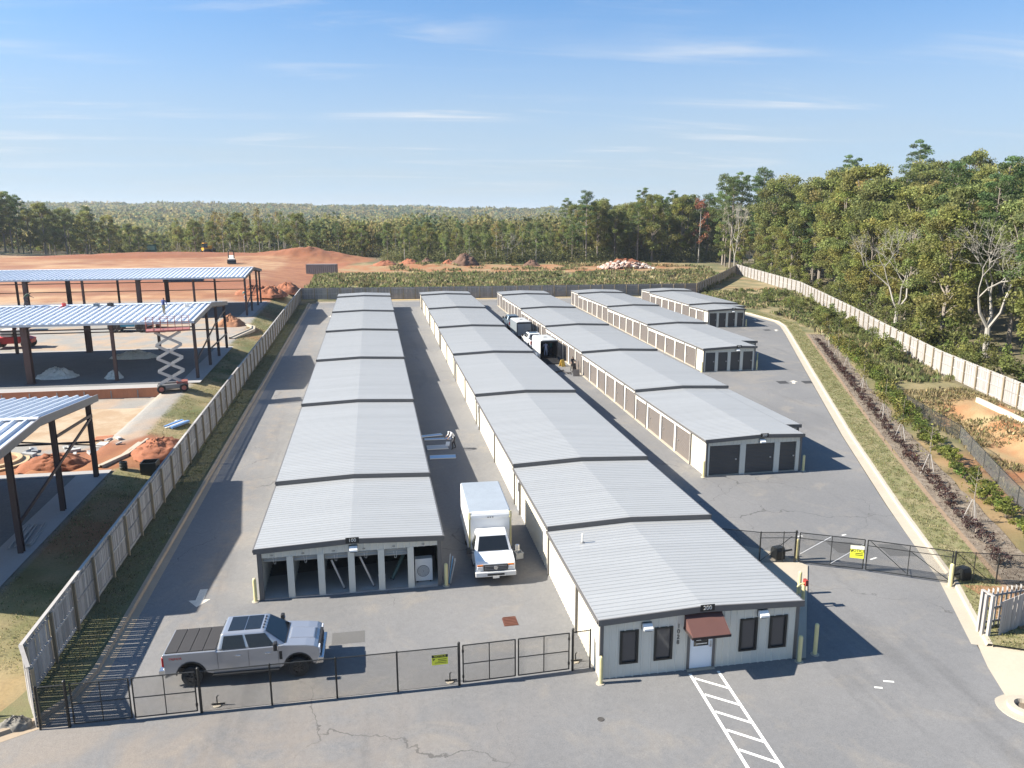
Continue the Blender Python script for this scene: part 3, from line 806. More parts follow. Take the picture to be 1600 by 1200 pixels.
# ---- building 200: the office end
B2, s2 = building(2, 'second long storage row with the office at its near end, numbered 200', 8.2, 16.55, 16.55, [26.05, 34.9, 44.3, 62.0, 79.6, 97.5, 115.0, 132.2, 136.4])
y = 26.05; z0 = gz(12, y); ze = s2[0][2]
win = [(9.0, 9.72), (10.42, 11.15), (14.05, 14.78), (15.35, 16.08)]
wz = (z0 + .58, z0 + 2.02); dz_ = (11.86, 12.94, z0 + 2.14)
xs = [8.2] + [v for w in win[:2] for v in w] + list(dz_[:2]) + [v for w in win[2:] for v in w] + [16.55]
wall = MB()
for i in range(len(xs) - 1):
    a, b = xs[i], xs[i + 1]; mid = (a + b) / 2
    iswin = any(abs(a - w[0]) < 1e-6 for w in win); isdoor = abs(a - dz_[0]) < 1e-6
    xm = 12.375
    parts_ = [(a, b)] if not (a < xm < b) else [(a, xm), (xm, b)]
    for (p, q) in parts_:
        zt = (roof_z(p, 8.2, 16.55, ze) - .06, roof_z(q, 8.2, 16.55, ze) - .06)
        if iswin:
            siding(wall, (p, y), (q, y), z0 - .1, z0 - .1, wz[0], wz[0], (0, -1)); siding(wall, (p, y), (q, y), wz[1], wz[1], *zt, (0, -1))
        elif isdoor: siding(wall, (p, y), (q, y), dz_[2], dz_[2], *zt, (0, -1))
        else: siding(wall, (p, y), (q, y), z0 - .1, z0 - .1, *zt, (0, -1))
wall.build('office_wall', front_m, B2, fix=False)
screen_m = pm('tinted_window', (.075, .070, .070), .12, 0, var=.05, spec=.5)
for a, b in win:
    f = MB(); fw = .075
    for bb in ((a - .02, a + fw, wz[0], wz[1]), (b - fw, b + .02, wz[0], wz[1]), (a + fw, b - fw, wz[0], wz[0] + fw), (a + fw, b - fw, wz[1] - fw, wz[1])):
        f.box(bb[0], bb[1], y - .05, y + .07, bb[2], bb[3])
    fo = f.build('window', black_m, B2)
    g_ = MB(); g_.box(a + fw, b - fw, y + .02, y + .035, wz[0] + fw, wz[1] - fw); g_.build('pane', screen_m, fo)
f = MB(); a, b, zt = dz_
for bb in ((a - .05, a + .05, z0, zt), (b - .05, b + .05, z0, zt), (a + .05, b - .05, zt - .06, zt + .03)): f.box(bb[0], bb[1], y - .05, y + .08, bb[2], bb[3])
do_m = pm('office_door_white', (.74, .77, .80), .45, var=.04)
df = MB(); df.box(a + .05, b - .05, y, y + .045, z0 + .04, zt - .06); od = df.build('office_door', do_m, B2)
f.build('door_frame', trim_m, od)
pn = MB(); pn.box(a + .22, b - .24, y - .022, y - .002, z0 + 1.02, z0 + 1.75); pn.build('pane', glass_m, od)
nt_ = MB(); nt_.box(a + .32, a + .52, y - .028, y - .024, z0 + 1.26, z0 + 1.48); nt_.box(a + .57, b - .28, y - .028, y - .024, z0 + 1.40, z0 + 1.45); nt_.box(a + .57, b - .32, y - .028, y - .024, z0 + 1.30, z0 + 1.34); nt_.box(a + .32, b - .3, y - .028, y - .024, z0 + 1.10, z0 + 1.14)
nt_.build('notice', white_m, od)
hd = MB(); hd.tube((b - .13, y - .05, z0 + 1.0), (b - .13, y, z0 + 1.0), .025); hd.box(b - .24, b - .11, y - .065, y - .045, z0 + .985, z0 + 1.015); hd.box(b - .16, b - .1, y - .012, y - .002, z0 + .92, z0 + 1.2); hd.build('handle', steel_m, od)
stp = MB(); stp.box(a - .05, b + .05, y - .16, y - .02, z0 - .1, z0 + .05); stp.build('doorstep', conc_m, B2)
for k, ch in enumerate('1028'):
    number_sign(B2, ch, 11.40 - .004 * k, y - .035, z0 + 2.0 - k * .235, .25, black_m)
number_sign(B2, '200', 12.5, y - .205, ze + .15, .24, white_m, (.6, .28, black_m))
for a, b in ((8.16, 8.3), (16.45, 16.6)):
    p = MB(); p.box(a, b, y - .05, y + .08, z0 - .12, ze - .05); p.build('corner_trim', trim_m, B2)
# left wall of building 200: plain siding, downspouts and white service doors
for i, (ya, yb, za, zb) in enumerate(s2):
    x = 8.2
    dy = None
    if i == 1: dy = yb - 1.55
    elif i >= 2 and i < 7: dy = yb - 1.5
    segs = [(ya, yb)] if dy is None else [(ya, dy), (dy + 1.0, yb)]
    mb = MB()
    for a, b in segs: siding(mb, (x, a), (x, b), gz(x, a) - .1, gz(x, b) - .1, za - .08, za - .08 + (zb - za) * (b - ya) / (yb - ya), (-1, 0))
    if dy is not None: siding(mb, (x, dy), (x, dy + 1.0), gz(x, dy) + 2.08, gz(x, dy) + 2.08, za - .08, za - .08, (-1, 0))
    mb.build('siding', side_m, B2, fix=False)
    if dy is not None:
        fr = MB(); g0 = gz(x, dy)
        for (p, q) in ((dy - .04, dy + .05), (dy + .95, dy + 1.04)): fr.box(x - .04, x + .05, p, q, g0 - .05, g0 + 2.1)
        fr.box(x - .04, x + .05, dy + .05, dy + .95, g0 + 2.03, g0 + 2.1)
        lf = MB(); lf.box(x - .012, x + .03, dy + .05, dy + .95, g0 - .03, g0 + 2.03); d_o = lf.build('service_door', do_m, B2); fr.build('door_frame', trim_m, d_o)
        pn = MB(); pn.box(x - .02, x - .014, dy + .3, dy + .7, g0 + 1.2, g0 + 1.8); pn.build('pane', glass_m, d_o)
        kn = MB(); kn.tube((x - .07, dy + .15, g0 + 1.0), (x - .012, dy + .15, g0 + 1.0), .03); kn.build('handle', steel_m, d_o)
    ds = [yb - .05] + ([(ya + yb) / 2 - 1] if i != 1 else []) + ([dy - .18] if dy else [])
    for yd in ds:
        d_ = MB(); d_.box(x - .115, x - .035, yd - .05, yd + .05, gz(x, yd), za - .16); d_.build('downspout', trim_m, B2)
# awning
t = thing('awning', 'reddish brown awning over the white office door', 'awning', (12.36, y, z0 + 2.0))
aw_m = pm('awning_cloth', (.10, .044, .036), .8, var=.1, scale=2)
ax0, ax1 = 11.62, 13.18; zt_, zf_, dep = z0 + 2.47, z0 + 1.86, .92
mb = MB(); mb.add([(ax0, y - .045, zt_), (ax1, y - .045, zt_), (ax1, y - dep, zf_ + .1), (ax0, y - dep, zf_ + .1), (ax0, y - .045, zf_ + .1), (ax1, y - .045, zf_ + .1)], [(0, 1, 2, 3), (0, 3, 4), (1, 5, 2)])
o = mb.build('canopy', aw_m, t, fix=False); sm = o.modifiers.new('thick', 'SOLIDIFY'); sm.thickness = .012
mb = MB(); mb.box(ax0 - .01, ax1 + .01, y - dep - .012, y - dep + .005, zf_, zf_ + .1); mb.box(ax0 - .03, ax0 - .005, y - dep, y - .045, zf_ + .0, zf_ + .1); mb.box(ax1 + .005, ax1 + .03, y - dep, y - .045, zf_, zf_ + .1)
mb.build('valance', pm('awning_edge', (.03, .018, .016), .8), t)
mb = MB(); mb.box(ax0 - .04, ax1 + .04, y - .042, y - .03, zt_ - .02, zt_ + .09); mb.build('wall_bar', black_m, t)
wall_lamp(10.05, y - .06, z0 + 2.05, 'white wall lamp on the office front left of the awning')
wall_lamp(14.95, y - .06, z0 + 2.12, 'white wall lamp on the office front right of the awning')
wall_lamp(-1.42, 34.7 - .06, gz(-1.4, 34.7) + 2.2, 'white wall lamp above the open units under the number 100')

# ---- buildings 300, 400, 500
def row(key, label, num, x0, x1, xf, breaks, wing, fdoors, plain0, ndoors, lampname):
    root, secs = building(key, label, x0, x1, xf, breaks, wing)
    for i, (ya, yb, za, zb) in enumerate(secs):
        wall_with_doors(root, x0, ya + .03, yb, za, zb, (-1, 0), ndoors[i], plain0 if i == 0 else 0, last_plain=0)
    y = breaks[0]; z0 = gz(x0, y); ze = secs[0][2]; ht = z0 + 2.14
    gable_wall(root, x0, x1, xf, y, ze, ht, front_m, 'header_wall')
    for a, b in ((x0 - .03, x0 + .10), (xf - .10, xf + .04)):
        p = MB(); p.box(a, b, y - .05, y + .06, z0 - .15, ze - .05); p.build('corner_trim', trim_m, root)
    xs = [x0 + .10]
    for k, (a, b) in enumerate(fdoors):
        p = MB(); p.box(xs[-1] + .004, a, y - .035, y + .06, z0 - .12, ht); p.build('pillar', front_m, root)
        curtain('roll_up_door', root, (a, y), (b, y), z0 + .05, z0 + .05, ht, (0, -1), darkdoor_m, inset=.07)
        sl = MB(); sl.box(a, b, y - .04, y + .05, z0 - .1, z0 + .05); sl.build('sill', conc_m, root)
        xs.append(b)
    p = MB(); p.box(xs[-1], xf - .104, y - .035, y + .06, z0 - .12, ht); p.build('pillar', front_m, root)
    xm = (x0 + x1) / 2
    number_sign(root, num, xm, y - .205, ze + .15, .24, white_m, (.6, .28, black_m))
    wall_lamp(xm - .1, y - .06, z0 + 2.22, lampname)
    return root
row(3, 'third storage row with taupe doors, three brown doors on its end, numbered 300', '300', 21.95, 30.2, 28.98, [46.9, 61.3, 78.6, 96.3, 113.2, 130.3, 135.6], 49.4,
    [(22.18, 24.42), (24.83, 26.98), (27.38, 28.62)], 2.5, [4, 6, 6, 6, 6, 2], 'white wall lamp under the number 300')
row(4, 'fourth storage row with four brown doors on its shorter near end', '400', 35.6, 43.7, 41.68, [78.0, 95.6, 113.4, 130.6, 135.6], 81.8,
    [(35.82, 36.95), (37.30, 38.43), (38.78, 39.91), (40.26, 41.42)], 1.9, [5, 6, 6, 2], 'white wall lamp above the four doors of the fourth row')
row(5, 'farthest and shortest storage row by the wooded bank, four doors on its end', '500', 49.05, 57.0, 54.85, [106.6, 113.6, 131.2, 135.6], 111.0,
    [(49.27, 50.40), (50.75, 51.88), (52.22, 53.35), (53.68, 54.66)], 1.5, [2, 6, 1], 'white wall lamp above the four doors of the farthest row')
# ================================================================ board fences
def board_fence(name, label, path, h, side, near=300, cap=False, gap=.016, bm_=None, posts=True):
    """boards along path; posts and rails on the side given by `side` (+1 = left of the path direction)"""
    root = thing(name, label, 'fence', (path[0][0], path[0][1], gz(*path[0])))
    bw = .142; off = Vector(root.location)
    bmesh_ = MB().box(-bw / 2, bw / 2, -.011, .011, .03, h).mesh('board', bm_ or wood_m)
    pmesh = MB().box(-.055, .055, -.055, .055, -.1, h - .05).mesh('post', post_m)
    rails = {}
    rest = MB(); boards = []
    for (p, q) in zip(path[:-1], path[1:]):
        p = Vector(p); q = Vector(q); d = q - p; L_ = d.length; u = d / L_; nrm = Vector((-u.y, u.x)) * side; ang = math.atan2(u.y, u.x)
        n_ = int(L_ / (bw + gap))
        for k in range(n_):
            c = p + u * ((k + .5) * L_ / n_ + (.011 if cap and k % 2 else 0)); boards.append((c.x, c.y, ang))
        nb = max(1, int(round(L_ / 2.44))); bl = L_ / nb
        for k in range(nb + 1):
            c = p + u * (k * bl) + nrm * .115
            if posts: link('post', pmesh, root, (c.x - off.x, c.y - off.y, gz(c.x, c.y) - off.z), (0, 0, ang))
        key = round(bl, 3)
        if key not in rails: rails[key] = MB().box(-bl / 2, bl / 2, -.02, .02, -.045, .045).mesh('rail', wood_m)
        for k in range(nb):
            c = p + u * ((k + .5) * bl) + nrm * .035
            a = p + u * (k * bl); b = p + u * ((k + 1) * bl); sl = math.atan2(gz(b.x, b.y) - gz(a.x, a.y), bl)
            for zz in (.28, h * .52, h - .25):
                link('rail', rails[key], root, (c.x - off.x, c.y - off.y, gz(c.x, c.y) + zz - off.z), (0, -sl, ang))
        if cap:
            for k in range(nb):
                c = p + u * ((k + .5) * bl); a = p + u * (k * bl); b = p + u * ((k + 1) * bl); sl = math.atan2(gz(b.x, b.y) - gz(a.x, a.y), bl)
                ck = ('c', key)
                if ck not in rails: rails[ck] = MB().box(-bl / 2, bl / 2, -.07, .07, 0, .03).mesh('cap', wood_m)
                link('cap', rails[ck], root, (c.x - off.x, c.y - off.y, gz(c.x, c.y) + h + .002 - off.z), (0, -sl, ang))
    boards.sort(key=lambda b: b[0] ** 2 + b[1] ** 2)
    for i, (x, y, a) in enumerate(boards):
        z = gz(x, y)
        if i < near:
            link('board', bmesh_, root, (x - off.x, y - off.y, z - off.z + random.uniform(-.012, .012)), (random.uniform(-.006, .006), random.uniform(-.004, .004), a))
        else:
            ca, sa = math.cos(a), math.sin(a); dz = random.uniform(-.012, .012)
            pts = [(x + u_ * ca - v_ * sa, y + u_ * sa + v_ * ca) for u_, v_ in ((-bw / 2, -.011), (bw / 2, -.011), (bw / 2, .011), (-bw / 2, .011))]
            rest.hexa([(a_, b_, z + .03) for a_, b_ in pts], [(a_, b_, z + h + dz) for a_, b_ in pts])
    if rest.n: stuff(rest.build('far_boards', bm_ or wood_m, root, fix=False))
    return root
board_fence('board_fence', 'long weathered board fence between the left drive and the building site', [(-12.45, 26.75), (-13.3, 28.3), (-13.35, 60), (-13.25, 147.3)], 2.38, -1, 300, cap=True, gap=.02)
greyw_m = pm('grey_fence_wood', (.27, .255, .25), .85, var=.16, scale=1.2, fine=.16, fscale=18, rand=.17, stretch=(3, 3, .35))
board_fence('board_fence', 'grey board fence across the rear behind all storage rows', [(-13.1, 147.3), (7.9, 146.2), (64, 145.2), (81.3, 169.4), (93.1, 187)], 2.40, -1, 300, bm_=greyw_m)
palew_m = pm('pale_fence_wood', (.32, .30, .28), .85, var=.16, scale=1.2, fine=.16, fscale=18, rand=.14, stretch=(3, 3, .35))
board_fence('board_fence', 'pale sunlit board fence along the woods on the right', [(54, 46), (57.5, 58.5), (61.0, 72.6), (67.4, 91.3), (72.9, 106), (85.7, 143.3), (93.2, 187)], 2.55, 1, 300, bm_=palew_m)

# ================================================================ chain link
def link_fabric(mb, p, q, zb, zt, step=.062, r=.0036):
    """woven diamonds as thin three-sided wires between p and q; zb, zt functions of t"""
    p = Vector(p); q = Vector(q); d = q - p; L_ = d.length; h = zt - zb
    nrm = Vector((-d.y, d.x)).normalized()
    n_ = int(L_ / step)
    vs = []; fs = []
    def P(s, z, o): 
        c = p + d * (s / L_) + nrm * o
        return Vector((c.x, c.y, gz(c.x, c.y) + z))
    for sg in (1, -1):
        for k in range(-int(h / step) - 1, n_ + int(h / step) + 1):
            s0 = k * step; s1 = s0 + sg * h; za, zb_ = zb, zt
            # clip to the panel
            t0, t1 = 0.0, 1.0
            lo, hi = (0 - s0) / (s1 - s0), (L_ - s0) / (s1 - s0)
            lo, hi = min(lo, hi), max(lo, hi); t0 = max(t0, lo); t1 = min(t1, hi)
            if t1 - t0 < .03: continue
            a = P(s0 + (s1 - s0) * t0, zb + h * t0, .003 * sg); b = P(s0 + (s1 - s0) * t1, zb + h * t1, .003 * sg)
            w = (b - a).normalized(); n3 = Vector((nrm.x, nrm.y, 0)); sd = w.cross(n3)
            o = len(vs)
            for e in (a, b):
                for ang in (0, 2.094, 4.189): vs.append(e + (n3 * math.cos(ang) + sd * math.sin(ang)) * r)
            fs += [(o, o + 1, o + 4, o + 3), (o + 1, o + 2, o + 5, o + 4), (o + 2, o, o + 3, o + 5)]
    mb.add(vs, fs)
chain_m = pm('black_vinyl_chain_link', (.016, .018, .016), .5, var=.0)
FH = 1.68
def G3(x, y, z): return (x, y, gz(x, y) + z)
def cl_post(root, x, y, h, r=.035, name='post'):
    mb = MB(); mb.tube(G3(x, y, -.05), G3(x, y, h), r, n=8); mb.lathe([(r * 1.1, 0), (r * 1.1, .03), (r * .5, .06), (0.001, .065)], G3(x, y, h), 8); return mb.build(name, black_m, root)
def cl_panel(root, p, q, h=FH, zb=.05, mid=False):
    mb = MB(); link_fabric(mb, p, q, zb, h - .02); stuff(mb.build('chain_link_mesh', chain_m, root, fix=False))
    r = MB(); r.tube(G3(*p, h), G3(*q, h), .022, n=6); r.build('top_rail', black_m, root)
    if not mid:
        r = MB(); r.tube(G3(*p, zb), G3(*q, zb), .006, n=4); r.build('tension_wire', black_m, root)
def cl_leaf(label, p, q, h=FH, zb=.10, mids=(.5,), cross=True, brace=None, inner=None):
    """a swinging gate leaf"""
    root = thing('chain_link_gate', label, 'gate', (p[0], p[1], gz(*p)))
    P_ = lambda t, z: G3(p[0] + (q[0] - p[0]) * t, p[1] + (q[1] - p[1]) * t, z)
    for t in (0, 1): mb = MB(); mb.tube(P_(t, zb), P_(t, h), .028, n=8); mb.build('upright', black_m, root)
    for z in (zb, h): mb = MB(); mb.tube(P_(0, z), P_(1, z), .024, n=8); mb.build('rail', black_m, root)
    for t in mids: mb = MB(); mb.tube(P_(t, zb), P_(t, h), .02, n=6); mb.build('upright', black_m, root)
    if cross: mb = MB(); mb.tube(P_(0, (zb + h) / 2), P_(1, (zb + h) / 2), .02, n=6); mb.build('rail', black_m, root)
    if inner: mb = MB(); mb.tube(P_(0, inner), P_(1, inner), .02, n=6); mb.build('rail', black_m, root)
    for (a, za, b, zb2, m_) in (brace or ()): mb = MB(); mb.tube(P_(a, za), P_(b, zb2), .018, n=6); mb.build('brace', m_, root)
    mb = MB(); link_fabric(mb, P_(0, 0)[:2], P_(1, 0)[:2], zb, h); stuff(mb.build('chain_link_mesh', chain_m, root, fix=False))
    for z in (.35, h - .25):
        mb = MB(); mb.tube(P_(0, z - .05), P_(0, z + .05), .045, n=8); mb.build('hinge', black_m, root)
    return root
Y0 = 26.62
root = thing('chain_link_fence', 'low black chain link fence with slim posts in front of the silver pickup', 'fence', (-6.84, Y0, gz(-6.84, Y0)))
for x in (-6.84, 2.69): cl_post(root, x, Y0, FH + .12, .052)
for x in (-4.34, -1.96, .32): cl_post(root, x, Y0, FH)
for a, b in zip((-6.84, -4.34, -1.96, .32), (-4.34, -1.96, .32, 2.69)): cl_panel(root, (a, Y0), (b, Y0))
root = thing('chain_link_fence', 'short black chain link panel between board fence end and gate post', 'fence', (-12.3, Y0, gz(-12.3, Y0)))
cl_post(root, -12.28, Y0, FH); cl_post(root, -11.32, Y0, FH + .12, .055); cl_panel(root, (-12.28, Y0), (-11.32, Y0))
root = thing('chain_link_fence', 'short black chain link panel joining the gate to the office wall', 'fence', (7.3, 26.8, gz(7.3, 26.8)))
cl_post(root, 7.28, 26.8, FH + .12, .052); cl_post(root, 8.02, 26.85, FH); cl_panel(root, (7.28, 26.8), (8.02, 26.85))
cl_leaf('chain link gate leaf beside the board fence, leftmost of the four front leaves', (-11.15, Y0), (-9.22, Y0))
cl_leaf('chain link gate leaf behind which the pickup tailgate stands', (-6.98, Y0), (-9.10, Y0))
cl_leaf('chain link gate leaf right of the fence carrying the yellow notice', (2.85, Y0 + .02), (4.92, Y0 + .08))
cl_leaf('chain link gate leaf nearest the office wall', (7.12, Y0 + .16), (5.05, Y0 + .09))
notice_m = pm('notice_yellow', (.72, .72, .05), .6, var=.05)
def notice(label, x, y, z, w, h, rz, par_lines=3, big=False):
    t = thing('notice_sign', label, 'sign', (x, y, z), rz)
    link('plate', MB().box(-w / 2, w / 2, -.004, .004, 0, h).mesh('plate', notice_m), t)
    if big: link('header', MB().box(-w / 2, w / 2, -.007, -.0045, h * .72, h).mesh('header', white_m), t)
    cu = bpy.data.curves.new('NOTICE', 'FONT'); cu.body = 'NOTICE'; cu.size = h * .30; cu.align_x = 'CENTER'; cu.align_y = 'CENTER'; cu.extrude = .001
    tmp = bpy.data.objects.new('tmp', cu); C.objects.link(tmp); dg = bpy.context.evaluated_depsgraph_get(); me = bpy.data.meshes.new_from_object(tmp.evaluated_get(dg)); bpy.data.objects.remove(tmp)
    me.materials.clear(); me.materials.append(notice_m if not big else black_m)
    if not big: link('header', MB().box(-w / 2, w / 2, -.007, -.0045, h * .72, h).mesh('header', black_m), t)
    link('lettering', me, t, (0, -.0085, h * (.86 if not big else .6)), (R(90), 0, 0))
    for k in range(par_lines):
        zz = h * (.52 - .17 * k) if not big else h * (.36 - .13 * k)
        link('text_line', MB().box(-w * (.12 if k < 2 else .3), w * .42, -.0075, -.0045, zz, zz + h * .055).mesh('text_line', black_m), t)
    link('symbol', MB().prism([(-w * .45, h * .62), (-w * .28, h * .62), (-w * .41, h * .42)], 'y', -.0075, -.0045).mesh('symbol', black_m), t)
    return t
notice('small yellow NOTICE sign hung on the front chain link fence', 1.95, Y0 - .04, gz(2, Y0) + 1.0, .62, .42, 0)
# gate hold-open stops
def hold(x, y, label):
    t = thing('gate_stop', label, 'gate stop', (x, y, gz(x, y)))
    mb = MB(); mb.tube((0, 0, 0), (0, 0, .38), .025, n=6); mb.bar((-.2, 0, .08), (.28, 0, .06), .05, .04); mb.tube((0, 0, .36), (.06, 0, .42), .02, n=6)
    link('stand', mb.mesh('stand', black_m), t)
    link('footing', MB().lathe([(.16, -.02), (.15, .03), (.001, .035)], n=10).mesh('footing', conc_m), t)
hold(-6.35, 26.95, 'black gate stop on the ground beside the leaf behind the pickup'); hold(2.35, 26.9, 'black gate stop standing below the yellow notice'); hold(7.55, 27.35, 'black gate stop beside the cream office wall')

# vehicle gate on the right
gp = [(16.7, 35.35), (19.28, 34.22), (21.2, 33.9), (24.12, 32.5), (27.63, 30.48), (29.54, 29.89), (31.4, 29.3), (34.5, 28.2), (38, 27.0)]
GH = 1.72
root = thing('chain_link_fence', 'black chain link fence from the office wing to the vehicle gate', 'fence', G3(*gp[0], 0))
cl_post(root, *gp[1], GH); cl_post(root, 21.12, 33.93, GH + .05, .05); cl_post(root, 16.75, 35.33, GH)
cl_panel(root, gp[0], gp[1], GH); cl_panel(root, gp[1], gp[2], GH)
for t_ in (.62,): x_ = 19.28 + (21.2 - 19.28) * t_; cl_post(root, x_, 34.22 - .32 * t_, GH, .02)
mb = MB(); mb.tube(G3(19.3, 34.2, .12), G3(20.9, 33.95, 1.5), .018, n=6); mb.build('brace', black_m, root)
mb = MB(); mb.tube(G3(19.3, 34.2, 1.42), G3(21.1, 33.92, 1.42), .018, n=6); mb.build('rail', black_m, root)
cl_leaf('left leaf of the vehicle gate, carrying the large yellow notice', (21.28, 33.84), (24.08, 32.5), GH, .12, (.5,), False, [(.02, .55, .48, 1.68, steel_m), (.5, .2, .98, 1.45, steel_m)], 1.42)
cl_leaf('right leaf of the vehicle gate, reaching to the pale kerb', (27.55, 30.55), (24.2, 32.43), GH, .12, (.5,), False, [(.03, .2, .48, 1.4, black_m), (.52, .25, .97, 1.68, black_m)], 1.42)
root = thing('chain_link_fence', 'black chain link fence running right from the vehicle gate past mulch', 'fence', G3(*gp[4], 0))
for x_, y_ in gp[4:]: cl_post(root, x_, y_, GH, .05 if (x_, y_) == gp[4] else .033)
cl_post(root, 28.5, 30.2, GH, .02)
for a, b in zip(gp[4:-1], gp[5:]): cl_panel(root, a, b, GH)
mb = MB(); mb.tube(G3(27.7, 30.46, 1.65), G3(29.4, 29.93, .15), .018, n=6); mb.build('brace', black_m, root)
t = notice('large yellow NOTICE sign on the left leaf of the vehicle gate', 23.72, 32.55, gz(23.7, 32.5) + .72, .66, .68, math.atan2(-1.34, 2.8), 2, True)
def operator(x, y, label, rz=0):
    t = thing('gate_operator', label, 'gate operator', (x, y, gz(x, y)), rz)
    mb = MB(); mb.prism([(-.28, .1), (.28, .1), (.28, .55), (.18, .72), (-.18, .72), (-.28, .55)], 'y', -.25, .25); o = link('housing', mb.mesh('housing', pm('operator_black', (.022, .024, .024), .45)), t)
    link('base', MB().box(-.33, .33, -.3, .3, -.03, .1).mesh('base', conc_m), t)
    link('swing_arm', MB().box(-.04, .04, -.9, -.25, .38, .45).mesh('swing_arm', black_m), t)
operator(20.45, 34.45, 'dark gate operator box left of the vehicle gate', R(100)); operator(28.4, 30.75, 'dark rounded gate operator box on the right of the vehicle gate', R(-80))

# ================================================================ bollards
bol = None
def bollard(x, y, label, h=1.12, r=.085):
    global bol
    t = thing('bollard', label, 'bollard', (x, y, gz(x, y)), group='yellow pipe bollards')
    mb = MB(); mb.lathe([(r, -.05), (r, h - .03), (r * .85, h + .03), (r * .4, h + .06), (.001, h + .065)], n=12)
    link('pipe', mb.mesh('pipe', yellow_m), t)
    link('footing', MB().lathe([(r * 2.2, -.02), (r * 2.0, .025), (.001, .03)], n=12).mesh('footing', conc_m), t)
    return t
bollard(-6.02, 34.62, 'yellow bollard at the left front corner of the open units')
bollard(2.95, 34.62, 'yellow bollard at the right front corner of the open units')
bollard(8.14, 25.78, 'yellow bollard at the left corner of the office front')
bollard(16.62, 25.78, 'yellow bollard at the right corner of the office front')
bollard(17.55, 26.15, 'tall yellow bollard out on the pad beside the office corner', 1.35)
bollard(19.2, 29.9, 'yellow bollard beside the keypad on the concrete pad')
bollard(19.6, 30.9, 'yellow bollard with white cap behind the keypad')
bollard(21.4, 34.25, 'yellow bollard at the hinge post of the left vehicle gate leaf')
bollard(27.35, 30.3, 'yellow bollard at the kerb by the right vehicle gate leaf', 1.15, .1)
bollard(29.2, 46.75, 'yellow bollard right of the end doors of row 300'); bollard(21.75, 46.75, 'yellow bollard at the left end corner of row 300')
bollard(41.92, 77.85, 'yellow bollard right of the end doors of the fourth row'); bollard(35.38, 77.85, 'yellow bollard at the left end corner of the fourth row')
bollard(43.95, 81.6, 'yellow bollard by the set back wing of the fourth row'); bollard(55.1, 106.4, 'yellow bollard right of the end doors of the farthest row')
# keypad and small fittings by the office
t = thing('keypad_stand', 'cream gooseneck keypad stand on the concrete pad by the office', 'keypad', G3(18.75, 29.7, .05))
mb = MB(); mb.chain([(0, 0, 0), (0, 0, 1.05), (.1, 0, 1.15), (.35, 0, 1.18)], [.035] * 4, 8); link('post', mb.mesh('post', yellow_m), t)
link('keypad', MB().box(.33, .46, -.12, .12, 1.08, 1.36).mesh('keypad', pm('keypad_red', (.28, .04, .03), .5)), t)
t = thing('letter_box', 'pale wall cabinet on the side of the office', 'cabinet', (16.62, 27.2, gz(16.6, 27.2) + .9))
link('case', MB().box(0, .28, -.25, .25, 0, .85).mesh('case', pm('cabinet_cream', (.6, .56, .48), .5)), t); link('lid', MB().box(-.01, .31, -.27, .27, .852, .9).mesh('lid', pm('cabinet_blue', (.08, .16, .28), .5)), t)

# ================================================================ bin enclosure on the right
pt = lambda *a: a
root = thing('bin_enclosure', 'board screen and leaning board gate of the bin enclosure by the apron', 'enclosure', G3(25.75, 25.75, 0))
off = Vector(root.location)
bmx = MB().box(-.07, .07, -.012, .012, .03, 1.75).mesh('board', palew_m); bmy = MB().box(-.07, .07, -.012, .012, .03, 1.95).mesh('board', wood_m)
for k in range(14):
    x_ = 25.72 + .03 * k * 0 + k * .28 * .9; y_ = 26.55 + k * .02
    link('board', bmy, root, (x_ - off.x, y_ - off.y, gz(x_, y_) - off.z), (0, 0, R(70)))
for k in range(16):
    x_ = 26.15 + k * .15; y_ = 25.9 + k * .045
    link('board', bmx, root, (x_ - off.x, y_ - off.y, gz(x_, y_) - off.z), (0, R(random.uniform(-1, 1)), R(16)))
for z_ in (.35, 1.0, 1.6):
    mb = MB(); mb.bar(G3(26.1, 25.96, z_), G3(28.5, 26.68, z_), .04, .09); mb.build('rail', wood_m, root)
    mb = MB(); mb.bar(G3(25.66, 26.58, z_), G3(29.3, 26.9, z_), .04, .09); mb.build('rail', wood_m, root)
for x_, y_ in ((25.62, 25.95), (25.5, 26.15), (25.62, 26.5)):
    mb = MB(); mb.box(x_ - .06, x_ + .06, y_ - .06, y_ + .06, gz(x_, y_) - .1, gz(x_, y_) + 1.98); mb.build('post', palew_m, root)
mb = MB(); mb.box(25.56, 25.68, 25.89, 26.56, gz(25.6, 26) + 1.983, gz(25.6, 26) + 2.02); mb.build('cap', palew_m, root)

# ---------------------------------------------------------------- drain, manhole, kerb inlet
t = thing('drain_grate', 'rusty square drain grate in the asphalt before the gates', 'drain', G3(5.45, 30.9, 0))
rust_m = pm('rusty_iron', (.10, .035, .02), .8, var=.3, scale=6)
link('frame', MB().box(-.32, .32, -.42, .42, -.02, .008).mesh('frame', rust_m), t)
for k in range(6): link('bar', MB().box(-.27, .27, -.36 + k * .13, -.31 + k * .13, .008, .022).mesh('bar', rust_m), t)
t = thing('manhole_cover', 'small round iron cover in the asphalt before the office', 'manhole', G3(7.54, 23.72, 0))
link('cover', MB().lathe([(.13, .0), (.125, .012), (.10, .014), (.095, .008), (.001, .008)], n=18).mesh('cover', pm('cast_iron', (.06, .055, .05), .8)), t)
t = thing('kerb_inlet', 'round concrete inlet collar at the lower right apron', 'inlet', G3(23.35, 21.55, 0))
link('collar', MB().lathe([(1.0, -.05), (.98, .02), (.62, .03), (.6, .17), (.38, .18), (.35, .02), (.34, -.3)], n=28).mesh('collar', conc_m), t)
link('bed', MB().lathe([(.36, .02), (.001, .04)], n=16).mesh('bed', mulch_m), t)
